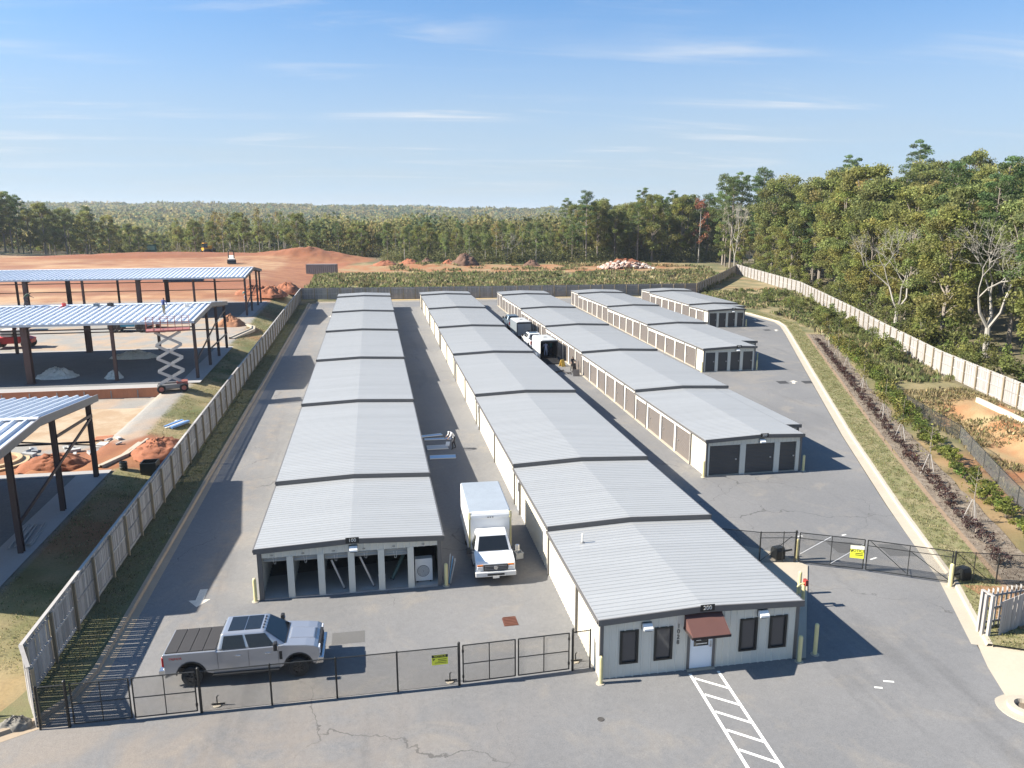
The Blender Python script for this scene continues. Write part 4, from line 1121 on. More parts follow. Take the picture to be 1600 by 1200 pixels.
# ================================================================ steel canopies on the left
prim_m = pm('primer_brown_steel', (.085, .045, .038), .55, 0, var=.2, scale=1.5)
primd_m = pm('primer_dark_steel', (.05, .032, .032), .55, 0, var=.2, scale=1.5)
panel_m = pm('canopy_panel', (.66, .69, .73), .38, .25, var=.05, scale=.4, rand=.03)
rib_m = pm('canopy_rib', (.50, .56, .66), .4, .25, var=.04)
def canopy(label, xl, xr, y0, y1, he, hr, ends, interior, zoff=0.0, braces=(), up=0.0):
    xm = (y0 + y1) / 2
    root = thing('steel_canopy', label, 'canopy', (xr, y0, gz(xr, y0)), group='steel canopies under construction')
    off = Vector(root.location)
    zb = gz(xr, (y0 + y1) / 2) + up
    zr = lambda y: zb + he + (hr - he) * (1 - abs(y - xm) / ((y1 - y0) / 2))
    n_ = int((xr - xl) / .61); w = (xr - xl) / n_
    for (ya, yb) in ((y0 - .3, xm), (xm, y1 + .3)):
        mb = MB(); za, zc = zr(ya) + .2, zr(yb) + .2
        mb.hexa([(0, ya - off.y, za - .03 - off.z), (w, ya - off.y, za - .03 - off.z), (w, yb - off.y, zc - .03 - off.z), (0, yb - off.y, zc - .03 - off.z)], [(0, ya - off.y, za - off.z), (w, ya - off.y, za - off.z), (w, yb - off.y, zc - off.z), (0, yb - off.y, zc - off.z)])
        pmh = mb.mesh('roof_panel', panel_m)
        mb = MB(); h = .125
        prof = [(.0, 0), (.05, h), (.15, h), (.205, 0)]
        mb.add([(u, ya - off.y, za - off.z + v) for u, v in prof] + [(u, yb - off.y, zc - off.z + v) for u, v in prof], [(0, 1, 5, 4), (1, 2, 6, 5), (2, 3, 7, 6), (3, 2, 1, 0), (4, 5, 6, 7)])
        rmh = mb.mesh('seam', panel_m)
        for k in range(n_):
            x_ = xl + k * w - off.x
            p = link('roof_panel', pmh, root, (x_, 0, 0))
            link('seam', rmh, p, (0, 0, 0))
    cap = MB(); cap.hexa([(xl, xm - .28, zr(xm - .28) + .31), (xr, xm - .28, zr(xm - .28) + .31), (xr, xm + .28, zr(xm + .28) + .31), (xl, xm + .28, zr(xm + .28) + .31)], [(xl, xm - .05, zr(xm) + .34), (xr, xm - .05, zr(xm) + .34), (xr, xm + .05, zr(xm) + .34), (xl, xm + .05, zr(xm) + .34)]); cap.build('ridge_cap', panel_m, root)
    # edge trims
    for (ya, yb) in ((y0 - .3, xm), (xm, y1 + .3)):
        t_ = MB(); a, b = xr + .01, xr + .09
        t_.hexa([(a, ya, zr(ya) - .12), (b, ya, zr(ya) - .12), (b, yb, zr(yb) - .12), (a, yb, zr(yb) - .12)], [(a, ya, zr(ya) + .31), (b, ya, zr(ya) + .31), (b, yb, zr(yb) + .31), (a, yb, zr(yb) + .31)]); t_.build('gable_trim', pm('canopy_trim', (.16, .15, .15), .5), root)
    for ye, sg in ((y0 - .3, -1), (y1 + .3, 1)):
        t_ = MB(); t_.box(xl, xr, min(ye, ye + sg * .07), max(ye, ye + sg * .07), zr(ye) - .02, zr(ye) + .2); t_.build('eave_trim', pm('eave_metal', (.45, .5, .56), .4, .3), root)
    # columns
    def col(x, y, wd, m):
        c = MB(); b = gz(x, y) + zoff + up
        top = zr(y) - .02
        c.box(x - wd / 2, x + wd / 2, y - wd * .5, y - wd * .38, b, top); c.box(x - wd / 2, x + wd / 2, y + wd * .38, y + wd * .5, b, top); c.box(x - wd * .08, x + wd * .08, y - wd * .378, y + wd * .378, b, top - .002)
        o = c.build('column', m, root)
        p_ = MB(); p_.box(x - wd * .8, x + wd * .8, y - wd * .8, y + wd * .8, b - .03, b + .025); p_.build('base_plate', m, o)
    for y in ends: col(xr - .25, y, .26, primd_m)
    xs = []
    for k, x in enumerate(interior):
        big = k % 2 == 1
        for y in (y0 + .35, y1 - .45): col(x, y, .56 if big else .28, prim_m)
        if big: xs.append(x)
    for x in xs + [xr - .25]:
        for (ya, yb) in ((y0, xm), (xm, y1)):
            b_ = MB(); d_ = .42 if x in xs else .2
            b_.hexa([(x - .1, ya, zr(ya) - .05 - d_), (x + .1, ya, zr(ya) - .05 - d_), (x + .1, yb, zr(yb) - .05 - d_), (x - .1, yb, zr(yb) - .05 - d_)], [(x - .1, ya, zr(ya) - .05), (x + .1, ya, zr(ya) - .05), (x + .1, yb, zr(yb) - .05), (x - .1, yb, zr(yb) - .05)]); b_.build('rafter', prim_m, root)
    for y in np.linspace(y0 + .2, y1 - .2, 9):
        p_ = MB(); p_.box(xl, xr - .02, y - .04, y + .04, zr(y) - .03, zr(y) + .13); p_.build('purlin', primd_m, root)
    for y, h in ((y1 - .45, 2.35), (y0 + .35, he - .35)):
        if h < 3 or True:
            g_ = MB(); g_.box(xl, xr - .15, y - .04, y + .04, gz(xr, y) + up + h, gz(xr, y) + up + h + .12); g_.build('girt', primd_m, root)
    for (ya, ha, yb, hb) in braces:
        b_ = MB(); b_.bar((xr - .1, ya, gz(xr, ya) + up + ha), (xr - .1, yb, gz(xr, yb) + up + hb), .09, .16); b_.build('brace', primd_m, root)
    return root
canopy('nearest steel canopy at the left edge with red clay behind it', -44, -17.75, 34.9, 51.5, 5.25, 5.92, (35.2, 39.8, 45.3, 50.85), (-25.4, -33.0, -40.6), braces=((39.8, 1.8, 50.85, 4.15), (45.3, 4.53, 50.85, 4.25)), up=.85)
canopy('middle steel canopy with a scissor lift at its corner and men on the roof', -56, -17.1, 77.9, 94.6, 5.50, 6.25, (78.2, 84.4, 89.3, 94.2), (-24.8, -32.4, -40.0, -47.6), .12, braces=((78.2, 2.1, 89.3, 4.3), (89.3, 4.3, 94.2, 4.7), (84.4, 1.9, 94.2, 1.9)), up=1.1)
canopy('farthest steel canopy before the red earthworks', -80, -18.5, 119.2, 135.6, 5.60, 6.40, (119.5, 124.7, 131.3, 134.8), (-26, -33.6, -41.1, -48.6, -56.2, -63.7, -71.2), .12, braces=((119.5, 1.9, 131.3, 4.1),), up=1.29)
# slabs and site surfaces
base_m = pm('compacted_base', (.135, .135, .135), .95, var=.22, scale=.5, fine=.3, fscale=7, bump=.6, bscale=8)  # darker grey base laid inside the canopy footprints
def tpatch(name, poly, dz, m):
    o = flat(name, poly, dz, m); struct(o); return o
for y0_, y1_, xr_, xl_, up_ in ((34.3, 52.1, -17.45, -46, .85), (76.1, 95.1, -16.75, -58, 1.1), (118.3, 136, -17.95, -82, 1.29)):
    tpatch('canopy_base', [(xl_, y0_), (xr_ - 1.9, y0_), (xr_ - 1.9, y1_ - .9), (xl_, y1_ - .9)], .125 + up_, base_m)
    tpatch('concrete_slab', [(xr_ - 1.9, y0_), (xr_, y0_), (xr_, y1_), (xl_, y1_), (xl_, y1_ - .9), (xr_ - 1.9, y1_ - .9)], .155 + up_, pm('grey_slab', (.30, .29, .28), .85, var=.12, scale=.7, fine=.1, fscale=8))
tpatch('concrete_slab', [(-58, 74.6), (-19.7, 74.6), (-18.65, 76.1), (-58, 76.1)], 1.255, MATS['grey_slab'])
tpatch('sandy_slab', [(-29, 70.2), (-19.7, 69.6), (-19.7, 59.0), (-27.3, 61.2), (-29.6, 63)], .60, pm('sand_dusted_concrete', (.32, .22, .13), .9, var=.16, scale=.45, fine=.12, fscale=7, col2=(.36, .28, .19)))
# plywood form along the middle canopy
form_m = pm('form_plywood', (.42, .17, .085), .8, var=.2, scale=1.3, fine=.2, fscale=9, rand=.12, stretch=(2, 2, .4))
t = thing('form_boards', 'rusty orange plywood form boards below the middle canopy slab', 'formwork', G3(-29, 74.5, 0))
for k in range(8):
    x_ = -38.1 + k * 2.3
    mb = MB(); zl = hz(x_ + 1, 73.6) - .05; mb.box(x_ + .01, x_ + 2.28, 74.50, 74.54, zl, gz(x_, 74.5) + 1.27); mb.build('board', form_m, t)
    st_ = MB(); st_.box(x_ + .02, x_ + .10, 74.42, 74.495, zl, gz(x_, 74.5) + 1.1); st_.build('stake', wood_m, t)
# kerbs of the new lot
def site_kerb(path, u):
    mb = MB(); sweep(mb, resample(path, 1.5), [(-.5, u - .2), (-.5, u + .15), (-.1, u + .15), (-.06, u + .28), (.12, u + .28), (.12, u - .2)]); struct(mb.build('kerb', conc_m))
site_kerb([(-19.6, 74.2), (-19.4, 69.8)], .5); site_kerb([(-16.9, 58.4), (-17.3, 55), (-18.3, 52.6)], .9); site_kerb([(-18.1, 100.6), (-16.5, 107.6), (-16.8, 110), (-19.3, 113.7)], 1.15)
t = thing('planter_kerb', 'curved new kerb ring left of the nearest canopy', 'kerb', G3(-26.4, 56.0, .62))
link('kerb_ring', MB().lathe([(2.3, -.1), (2.28, .05), (1.9, .06), (1.86, .22), (1.6, .24), (1.58, .05), (1.25, .04)], n=32).mesh('kerb_ring', pm('ochre_concrete', (.45, .33, .19), .85, var=.15)), t)
link('soil', MB().lathe([(1.6, .1), (.8, .3), (.001, .36)], n=20).mesh('soil', clayp_m), t)

# scissor lift
lred = pm('lift_red', (.30, .10, .075), .5, var=.15, scale=3); lgrey = pm('lift_grey', (.16, .16, .16), .5, var=.1); arm_m = pm('lift_arm', (.42, .42, .42), .45, .2, var=.12, scale=2)
t = thing('scissor_lift', 'raised scissor lift with red platform standing by the middle canopy corner', 'scissor lift', (-18.5, 73.2, hz(-18.5, 73.2)), R(13))
def wheel(par, x, y, r, w, axis='y', tm=rubber_m, rm_=None, n=18, name='wheel'):
    mb = MB(); mb.lathe([(r * .55, -w / 2), (r * .9, -w / 2), (r, -w * .35), (r, w * .35), (r * .9, w / 2), (r * .55, w / 2)], n=n, axis=axis)
    o = link(name, mb.mesh('tyre', tm), par, (x, y, r)); 
    mb = MB(); mb.lathe([(r * .56, -w * .42), (r * .5, -w * .46), (r * .18, -w * .3), (.001, -w * .3)], n=n, axis=axis); mb.lathe([(r * .56, w * .42), (r * .5, w * .46), (r * .18, w * .3), (.001, w * .3)], n=n, axis=axis)
    link('rim', mb.mesh('rim', rm_ or lgrey), o)
    return o
for x_ in (-.95, .95):
    for y_ in (-.68, .68): wheel(t, x_, y_, .38, .28, rm_=lred)
link('chassis', MB().box(-1.25, 1.25, -.52, .52, .28, .62).box(-.95, .95, -.72, -.53, .42, .74).box(-.95, .95, .53, .72, .42, .74).mesh('chassis', lgrey), t)
link('engine_cover', MB().box(.35, 1.3, -.5, .5, .622, .92).mesh('engine_cover', lred), t)
zc = .7; nst = 4; hgt_s = (5.55 - .75) / nst
for k in range(nst):
    for y_ in (-.42, .42):
        a, b = (-1.1, 1.1)
        mb = MB(); mb.bar((a, y_, zc), (b, y_, zc + hgt_s), .06, .14); link('scissor_arm', mb.mesh('scissor_arm', arm_m), t)
        mb = MB(); mb.bar((b, y_ * .84, zc), (a, y_ * .84, zc + hgt_s), .06, .14); link('scissor_arm', mb.mesh('scissor_arm', arm_m), t)
    mb = MB(); mb.tube((0, -.45, zc + hgt_s / 2), (0, .45, zc + hgt_s / 2), .04); link('pivot', mb.mesh('pivot', lgrey), t)
    zc += hgt_s
link('platform', MB().box(-1.75, 1.9, -.8, .8, 5.6, 5.75).mesh('platform', lred), t)
for x_ in np.linspace(-1.72, 1.87, 7):
    for y_ in (-.77, .77): mb = MB(); mb.tube((x_, y_, 5.75), (x_, y_, 6.8), .022, n=6); link('rail_post', mb.mesh('rail_post', lred), t)
for z_ in (6.25, 6.8):
    for y_ in (-.77, .77): link('rail', MB().tube((-1.72, y_, z_), (1.87, y_, z_), .022, n=6).mesh('rail', lred), t)
    for x_ in (-1.72, 1.87): link('rail', MB().tube((x_, -.77, z_), (x_, .77, z_), .022, n=6).mesh('rail', lred), t)

# irregular heaps, as individual things
def heap(name, label, cat, x, y, rx, ry, h, m, seed, rough=.35, group=None, n=44, z=None):
    rs = np.random.default_rng(seed); k = 16
    f = np.linspace(0, 1, k)[:, None]; a = np.linspace(0, 2 * math.pi, n, endpoint=False)[None, :]
    ox, oy = rs.random(2) * 50
    rad = (1 - f) * (1 + .30 * (fbm(np.cos(a) * 1.5 + ox, np.sin(a) * 1.5 + oy, 2) - .5) * 2)
    X = rx * 1.15 * rad * np.cos(a); Y = ry * 1.15 * rad * np.sin(a)
    hh = np.clip(1 - (1 - f) ** 1.5, 0, 1) * (1 - .0 * a)
    nz = fbm(X / (.28 * rx) + ox, Y / (.28 * ry) + oy, 5) - .5
    Z = h * (hh * (1 + rough * 1.1 * nz) + rough * .55 * nz * np.sqrt(np.clip(1 - f, 0, 1)) * (f > .03)) - .12 * (f <= .03)
    sh = .12 * rough * rs.normal(size=(k, n)) * rx * .25
    V = np.stack([X + sh, Y + sh[:, ::-1], Z + .05 * h * rough * rs.normal(size=(k, n))], -1).reshape(-1, 3)
    fs = [(i * n + j, i * n + (j + 1) % n, (i + 1) * n + (j + 1) % n, (i + 1) * n + j) for i in range(k - 1) for j in range(n)]
    mb = MB(); mb.add([tuple(p) for p in V], fs); me = mb.mesh(name, m, fix=False)
    me.polygons.foreach_set('use_smooth', [True] * len(me.polygons))
    o = link(name, me, None, (x, y, hz(x, y) if z is None else z)); tag(o, label, cat, group); return o
redd_m = pm('dug_clay', (.25, .092, .045), .95, var=.25, scale=.9, fine=.3, fscale=8, bump=.9, bscale=7)
pack_m = pm('crumpled_sheeting', (.62, .60, .52), .6, var=.2, scale=3, fine=.3, fscale=9)
heap('rubbish_heap', 'crumpled white sheeting heap beside the big column of the middle canopy', 'heap', -31.1, 80.7, 1.6, .9, .9, pack_m, 1, .8, z=gz(-31, 81) + 1.22)
heap('rubbish_heap', 'white and tan rubbish heap at the back of the middle canopy slab', 'heap', -26.3, 89.7, 2.2, 1.0, .8, pack_m, 2, .8, z=gz(-26, 90) + 1.22)
heap('rubbish_heap', 'small pale heap by the slim column of the middle canopy', 'heap', -25.4, 79.5, .8, .6, .75, pack_m, 3, .8, z=gz(-25, 80) + 1.22)
heap('spoil_heap', 'red clay heap left of the drain pipes beside the board fence', 'heap', -15.7, 56.2, 1.5, 2.2, .6, redd_m, 4, 1.0)
heap('spoil_heap', 'red clay heap beyond the slab of the nearest canopy', 'heap', -21.5, 53.9, 2.0, 1.1, .8, redd_m, 5, .6)
heap('spoil_heap', 'orange clay heap between the middle and farthest canopies', 'heap', -19.9, 111.8, 2.0, 1.6, 1.3, clayp_m, 6, .6)
for i, (x_, y_, a_, b_, h_) in enumerate([(-17.8, 141.5, 2.6, 3.0, 1.6), (-16.0, 149.5, 2.4, 3.0, 1.8), (-21, 146, 2.8, 2.4, 1.5)]):
    heap('spoil_heap', ['rough red spoil heap nearest the rear left fence corner', 'rough red spoil heap half hidden by weeds behind the fence corner', 'rough red spoil heap left of the fence corner beyond the farthest canopy'][i], 'heap', x_, y_, a_, b_, h_, redd_m, 11 + i, .7)
brown_m = pm('topsoil', (.12, .065, .042), .95, var=.25, scale=.9, fine=.3, fscale=8, bump=.9, bscale=7)
for i, (x_, y_, a_, h_, m_, l_) in enumerate([(26.3, 217, 3.6, 3.0, brown_m, 'tallest dark brown soil heap in the clearing behind the weeds'), (21.5, 219, 2.2, 1.4, redd_m, 'low red heap just left of the tall brown soil heap'), (45, 218, 2.4, 1.6, brown_m, 'lone small brown heap right of the tall soil heap'),
                                          (10.5, 222, 3.0, 1.6, redd_m, 'red heap in the clearing below the leaning logs'), (3.5, 217, 3.0, 1.2, redd_m, 'low red heap at the left of the clearing'), (15.5, 221, 2.4, 1.8, brown_m, 'brown heap second left of the tall soil heap')]):
    heap('spoil_heap', l_, 'heap', x_, y_, a_, a_ * .8, h_, m_, 20 + i, .6)
# rubble pile: every boulder its own thing
stone_m = pm('broken_stone', (.36, .24, .19), .9, var=.25, scale=1.2, fine=.25, fscale=6, rand=.3)
stone2_m = pm('broken_concrete', (.42, .36, .31), .9, var=.25, scale=1.2, fine=.25, fscale=6, rand=.25)
rock_meshes = []
for s_ in range(6):
    bm = bmesh.new(); bmesh.ops.create_icosphere(bm, subdivisions=1, radius=1); rs = np.random.default_rng(50 + s_)
    for v in bm.verts: v.co *= 1 + .5 * (rs.random() - .5); v.co.z *= .7
    me = bpy.data.meshes.new('boulder'); bm.to_mesh(me); bm.free(); me.materials.append(stone_m if s_ % 2 else stone2_m); rock_meshes.append(me)
heap('rubble_heap', 'earth core of the rubble pile at the edge of the clearing', 'heap', 69.5, 207.5, 6.2, 2.4, 2.6, redd_m, 60, .5)
for k in range(110):
    a = random.gauss(0, 1); x_ = 69.5 + random.uniform(-7.5, 7.5); f = 1 - abs(x_ - 69.5) / 8
    y_ = 206.3 + random.uniform(-2.4, 1.6) ; h_ = max(0, f) * 2.9 * max(0, 1 - abs(y_ - 207.2) / 4.2) * random.uniform(.6, 1.05)
    o = link('boulder', rock_meshes[k % 6], None, (x_, y_, hz(x_, y_) + h_), (random.uniform(-.6, .6), random.uniform(-.6, .6), random.uniform(0, 6.28)), [random.uniform(.35, .85)] * 3)
    tag(o, ('pale' if (k % 6) % 2 == 0 else 'pink') + ' broken boulder ' + ('on top of' if h_ > 1.3 else 'low on') + ' the rubble pile, ' + ('left end' if x_ < 65.5 else 'right end' if x_ > 73.5 else 'middle'), 'boulder', 'boulders of the rubble pile')

# lumber, pipes, sheets
t = thing('lumber_stack', 'loose grey planks stacked on the nearest canopy slab edge', 'lumber', G3(-18.6, 41.9, 1.01), R(8))
for k in range(9):
    mb = MB(); x_ = -.5 + .13 * k + random.uniform(-.03, .03); l_ = random.uniform(2.0, 3.2); mb.box(x_, x_ + .10, -l_ / 2, l_ / 2, .05 * (k % 2) + .001, .05 * (k % 2) + .045); link('plank', mb.mesh('plank', wood_m), t, (0, 0, 0), (0, 0, random.uniform(-.04, .04)))
dp_m = pm('black_drain_pipe', (.012, .016, .014), .5)
t = thing('drain_riser', 'small black drain riser standing in the grass by the board fence', 'drain pipe', (-16.85, 52.5, hz(-16.85, 52.5)))
link('pipe', MB().lathe([(.24, -.1), (.24, .55), (.18, .55), (.18, .2), (.001, .2)], n=16).mesh('pipe', dp_m), t); link('rib', MB().lathe([(.25, .2), (.265, .22), (.25, .24)], n=16).lathe([(.25, .38), (.265, .40), (.25, .42)], n=16).mesh('rib', dp_m), t)
t = thing('drain_basin', 'large black square drain basin beside the board fence', 'drain basin', (-15.2, 52.5, hz(-15.2, 52.5)))
link('basin', MB().box(-.5, -.44, -.5, .5, -.1, .85).box(.44, .5, -.5, .5, -.1, .85).box(-.44, .44, -.5, -.44, -.1, .85).box(-.44, .44, .44, .5, -.1, .85).box(-.44, .44, -.44, .44, -.1, .3).mesh('basin', dp_m), t)
link('outlet', MB().tube((.3, 0, .35), (1.2, 0, .35), .22, n=14).mesh('outlet', dp_m), t)
t = thing('sheet_bundle', 'bundle of white and blue metal sheets on the sandy slab', 'sheets', (-16.1, 63.2, hz(-16.1, 63.2)), R(-25))
for k in range(6): link('sheet', MB().box(-.75 + .22 * k, -.55 + .22 * k, -1.2 + .1 * (k % 3), 1.2 - .1 * (k % 2), 0, .10 + .03 * (k % 3)).mesh('sheet', [white_m, roof_m, pm('blue_sheet', (.12, .25, .5), .4)][k % 3]), t)
t = thing('pallet', 'small rusty pallet by the broken blocks near the nearest canopy', 'pallet', G3(-20.6, 60.6, .61), R(10))
for k in range(4): link('slat', MB().box(-.6, .6, -.5 + .28 * k, -.3 + .28 * k, .1, .13).mesh('slat', form_m), t)
for k in range(3): link('bearer', MB().box(-.6 + .55 * k, -.5 + .55 * k, -.5, .55, 0, .1).mesh('bearer', form_m), t)
for k in range(16):
    x_ = random.uniform(-25.5, -18.6); y_ = random.uniform(57.2, 59.4)
    o = link('concrete_block', MB().box(-.4, .4, -.2, .2, 0, .2).mesh('concrete_block', slab_m) if k == 0 else bpy.data.meshes['concrete_block'], None, (x_, y_, hz(x_, y_) + .04), (random.uniform(-.4, .4), random.uniform(-.3, .3), random.uniform(0, 3)), [random.uniform(.5, 1.1)] * 3)
    tag(o, 'grey concrete block among the broken blocks beyond the nearest canopy', 'block', 'broken blocks by the clay')
# orange silt stakes and green silt fence at the lower left
t = thing('silt_fence', 'green silt fence with orange stakes at the lower left corner', 'silt fence', (-14.2, 27.3, hz(-14.2, 27.3)))
sf_m = pm('silt_fabric', (.012, .055, .035), .8, var=.2); or_m = pm('stake_orange', (.7, .16, .03), .6)
for k in range(5): 
    a = (-.0 - k * .9, .1 + k * .15); b = (-.9 - k * .9, .25 + k * .15)
    mb = MB(); mb.hexa([(a[0], a[1], 0), (b[0], b[1], 0), (b[0], b[1] + .02, 0), (a[0], a[1] + .02, 0)], [(a[0], a[1] + .1, .55), (b[0], b[1] + .1, .55), (b[0], b[1] + .12, .55), (a[0], a[1] + .12, .55)]); link('fabric', mb.mesh('fabric', sf_m), t)
    for z_ in (.15, .32, .48): link('cord', MB().tube((a[0], a[1] + .0 + z_ * .18, z_), (b[0], b[1] + z_ * .18, z_), .012, n=4).mesh('cord', pm('teal_cord', (.04, .4, .28), .6)), t)
    link('stake', MB().tube((a[0], a[1] - .03, -.05), (a[0] + .03, a[1] - .03, .75), .022, n=5).mesh('stake', or_m), t)
heap('rubble_heap', 'small heap of grey rubble at the lower left kerb corner', 'heap', -13.2, 26.95, .5, .3, .28, pm('grey_rubble', (.16, .15, .13), .9, var=.3, scale=5), 71, .9)
# containers and machines of the earthworks
def container(label, x, y, rz, l, w, h, m, dz=0):
    t = thing('shipping_container', label, 'container', (x, y, hz(x, y) + dz), rz)
    mb = MB(); n_ = int(l / .5)
    for k in range(n_):
        a = -l / 2 + k * l / n_; b = a + l / n_ * .55; c = a + l / n_
        for sg in (-1,):
            y0_, y1_ = sg * w / 2, sg * (w / 2 - .07)
            mb.add([(a, y0_, 0.1), (b, y0_, .1), (b, y0_, h - .1), (a, y0_, h - .1), (b + .06, y1_, .1), (c, y1_, .1), (c, y1_, h - .1), (b + .06, y1_, h - .1)], [(0, 1, 2, 3), (1, 4, 7, 2), (4, 5, 6, 7)])
    me_ = mb.mesh('side_panel', m); link('side_panel', me_, t); link('side_panel', me_, t, (0, 0, 0), (0, 0, math.pi))
    link('frame', MB().box(-l / 2, l / 2, -w / 2, w / 2, 0, .1).box(-l / 2, l / 2, -w / 2, w / 2, h - .1, h).box(l / 2 - .08, l / 2, -w / 2, w / 2, .1, h - .1).box(-l / 2, -l / 2 + .08, -w / 2, w / 2, .1, h - .1).mesh('frame', m), t)
    return t
container('weathered grey shipping container in the weeds behind the rear fence', -12.5, 200, R(-8), 7.5, 2.4, 2.5, pm('container_grey', (.20, .17, .16), .6, var=.3, scale=.6))
container('long dark blue open skip beyond the farthest canopy', -38.2, 167.5, R(4), 7.6, 2.3, 2.1, pm('container_blue', (.03, .07, .11), .6, var=.2, scale=.6))
def machine(name, label, x, y, rz, parts, dz=0):
    t = thing(name, label, name.replace('_', ' '), (x, y, hz(x, y) + dz), rz)
    for nm, mb, m in parts: link(nm, mb.mesh(nm, m), t)
    return t
cat_m = pm('machine_yellow', (.60, .30, .02), .5, var=.1)
machine('bulldozer', 'yellow bulldozer working beside the red mound', -50, 252, R(40), [('track', MB().prism([(-1.6, .1), (-1.3, 0), (1.3, 0), (1.6, .2), (1.5, .7), (1.1, .9), (-1.2, .9), (-1.6, .6)], 'y', -1.2, -.7), black_m), ('track', MB().prism([(-1.6, .1), (-1.3, 0), (1.3, 0), (1.6, .2), (1.5, .7), (1.1, .9), (-1.2, .9), (-1.6, .6)], 'y', .7, 1.2), black_m),
    ('body', MB().box(-1.3, 1.3, -.68, .68, .5, 1.4), cat_m), ('hood', MB().box(.1, 1.5, -.5, .5, 1.4, 1.95), cat_m), ('cab', MB().hexa([(-1.1, -.65, 1.4), (.1, -.65, 1.4), (.1, .65, 1.4), (-1.1, .65, 1.4)], [(-1.0, -.55, 2.7), (0, -.55, 2.7), (0, .55, 2.7), (-1.0, .55, 2.7)]), glass_m), ('roof', MB().box(-1.1, .1, -.65, .65, 2.7, 2.85), cat_m), ('blade', MB().prism([(2.0, .1), (2.2, .1), (2.05, .6), (2.2, 1.2), (2.0, 1.2)], 'y', -1.5, 1.5), black_m), ('blade_arm', MB().box(1.0, 2.0, -.9, -.75, .4, .6), cat_m), ('blade_arm', MB().box(1.0, 2.0, .75, .9, .4, .6), cat_m)], 0)
machine('skid_steer', 'white compact loader with dark roll bar beyond the farthest canopy', -37.5, 220, R(-80), [('body', MB().prism([(-1.5, .5), (1.3, .5), (1.3, 1.3), (.2, 1.5), (-1.5, 2.2)], 'y', -.8, .8), pm('loader_white', (.6, .58, .52), .5)), ('roll_bar', MB().chain([(.2, -.7, 1.4), (.0, -.7, 3.2), (-.1, -.35, 3.6), (-.1, .35, 3.6), (0, .7, 3.2), (.2, .7, 1.4)], [.14] * 6, 6), black_m),
    ('wheel', MB().lathe([(.001, -.2), (.5, -.2), (.55, 0), (.5, .2), (.001, .2)], (.9, -.95, .55), 14, 'y'), rubber_m), ('wheel', MB().lathe([(.001, -.2), (.5, -.2), (.55, 0), (.5, .2), (.001, .2)], (.9, .95, .55), 14, 'y'), rubber_m), ('wheel', MB().lathe([(.001, -.2), (.5, -.2), (.55, 0), (.5, .2), (.001, .2)], (-.8, -.95, .55), 14, 'y'), rubber_m), ('wheel', MB().lathe([(.001, -.2), (.5, -.2), (.55, 0), (.5, .2), (.001, .2)], (-.8, .95, .55), 14, 'y'), rubber_m), ('bucket', MB().prism([(1.5, .1), (2.5, .1), (2.4, .3), (1.7, .35), (1.6, 1.0), (1.5, 1.0)], 'y', -1, 1), black_m)])
teal_m = pm('telehandler_blue', (.03, .22, .34), .45, var=.1)
def wl(x, y, r, w=.4): return MB().lathe([(.001, -w * .3), (r * .5, -w * .35), (r * .6, -w / 2), (r * .9, -w / 2), (r, -w * .3), (r, w * .3), (r * .9, w / 2), (r * .6, w / 2), (r * .5, w * .35), (.001, w * .3)], (x, y, r), 18, 'y')
tyre_m = pm('dusty_tyre', (.055, .05, .045), .9)
machine('telehandler', 'blue telehandler parked behind the middle canopy', -32, 108.6, R(-6), [('wheel', wl(-1.75, -1.0, .78), tyre_m), ('wheel', wl(1.75, -1.0, .78), tyre_m), ('wheel', wl(-1.75, 1.0, .78), tyre_m), ('wheel', wl(1.75, 1.0, .78), tyre_m), ('chassis', MB().box(-2.6, 2.5, -.75, .75, .7, 1.35), teal_m), ('cab', MB().hexa([(-.5, .05, 1.35), (1.0, .05, 1.35), (1.0, .85, 1.35), (-.5, .85, 1.35)], [(-.4, .1, 2.6), (.8, .1, 2.6), (.8, .8, 2.6), (-.4, .8, 2.6)]), glass_m), ('boom', MB().bar((-2.4, -.3, 1.8), (3.6, -.3, 1.5), .35, .4), teal_m), ('fork', MB().box(3.6, 4.8, -.7, -.55, .5, .56).box(3.6, 4.8, .1, .25, .5, .56).box(3.55, 3.65, -.8, .4, .5, 1.5), black_m), ('fender', MB().box(1.2, 2.4, -1.25, -.76, 1.6, 1.68), teal_m)])
mred = pm('machine_red', (.45, .03, .03), .5, var=.1)
machine('welding_rig', 'red tractor unit with white tanks left of the big canopy column', -41.9, 98.3, R(3), [('wheel', wl(-1.7, -.9, .55), tyre_m), ('wheel', wl(1.5, -.9, .55), tyre_m), ('wheel', wl(-1.7, .9, .55), tyre_m), ('wheel', wl(1.5, .9, .55), tyre_m), ('body', MB().prism([(-2.3, .6), (2.0, .6), (2.1, 1.1), (1.2, 1.4), (-2.3, 1.3)], 'y', -.8, .8), mred), ('tank', MB().box(-1.1, .0, -.7, .7, 1.4, 2.2), white_m), ('tank', MB().box(.35, 1.5, -.7, .7, 1.4, 2.2), white_m), ('mast', MB().box(.05, .3, -.3, .3, 1.35, 2.9), mred)])
machine('boom_lift', 'red boom machine at the left edge behind the middle canopy', -53, 111, R(10), [('wheel', wl(-1.7, -.9, .55), tyre_m), ('wheel', wl(1.5, -.9, .55), tyre_m), ('wheel', wl(-1.7, .9, .55), tyre_m), ('wheel', wl(1.5, .9, .55), tyre_m), ('body', MB().box(-2.2, 2.0, -.9, .9, .6, 1.4), mred), ('boom', MB().bar((-2, 0, 1.6), (4.5, 0, 2.6), .4, .45), mred), ('basket', MB().box(4.4, 5.6, -.9, .9, 1.9, 2.0).box(4.4, 4.45, -.9, .9, 2.0, 3.0).box(5.55, 5.6, -.9, .9, 2.0, 3.0), lgrey), ('counterweight', MB().box(-2.8, -1.6, -.8, .8, 1.41, 2.2), black_m)])
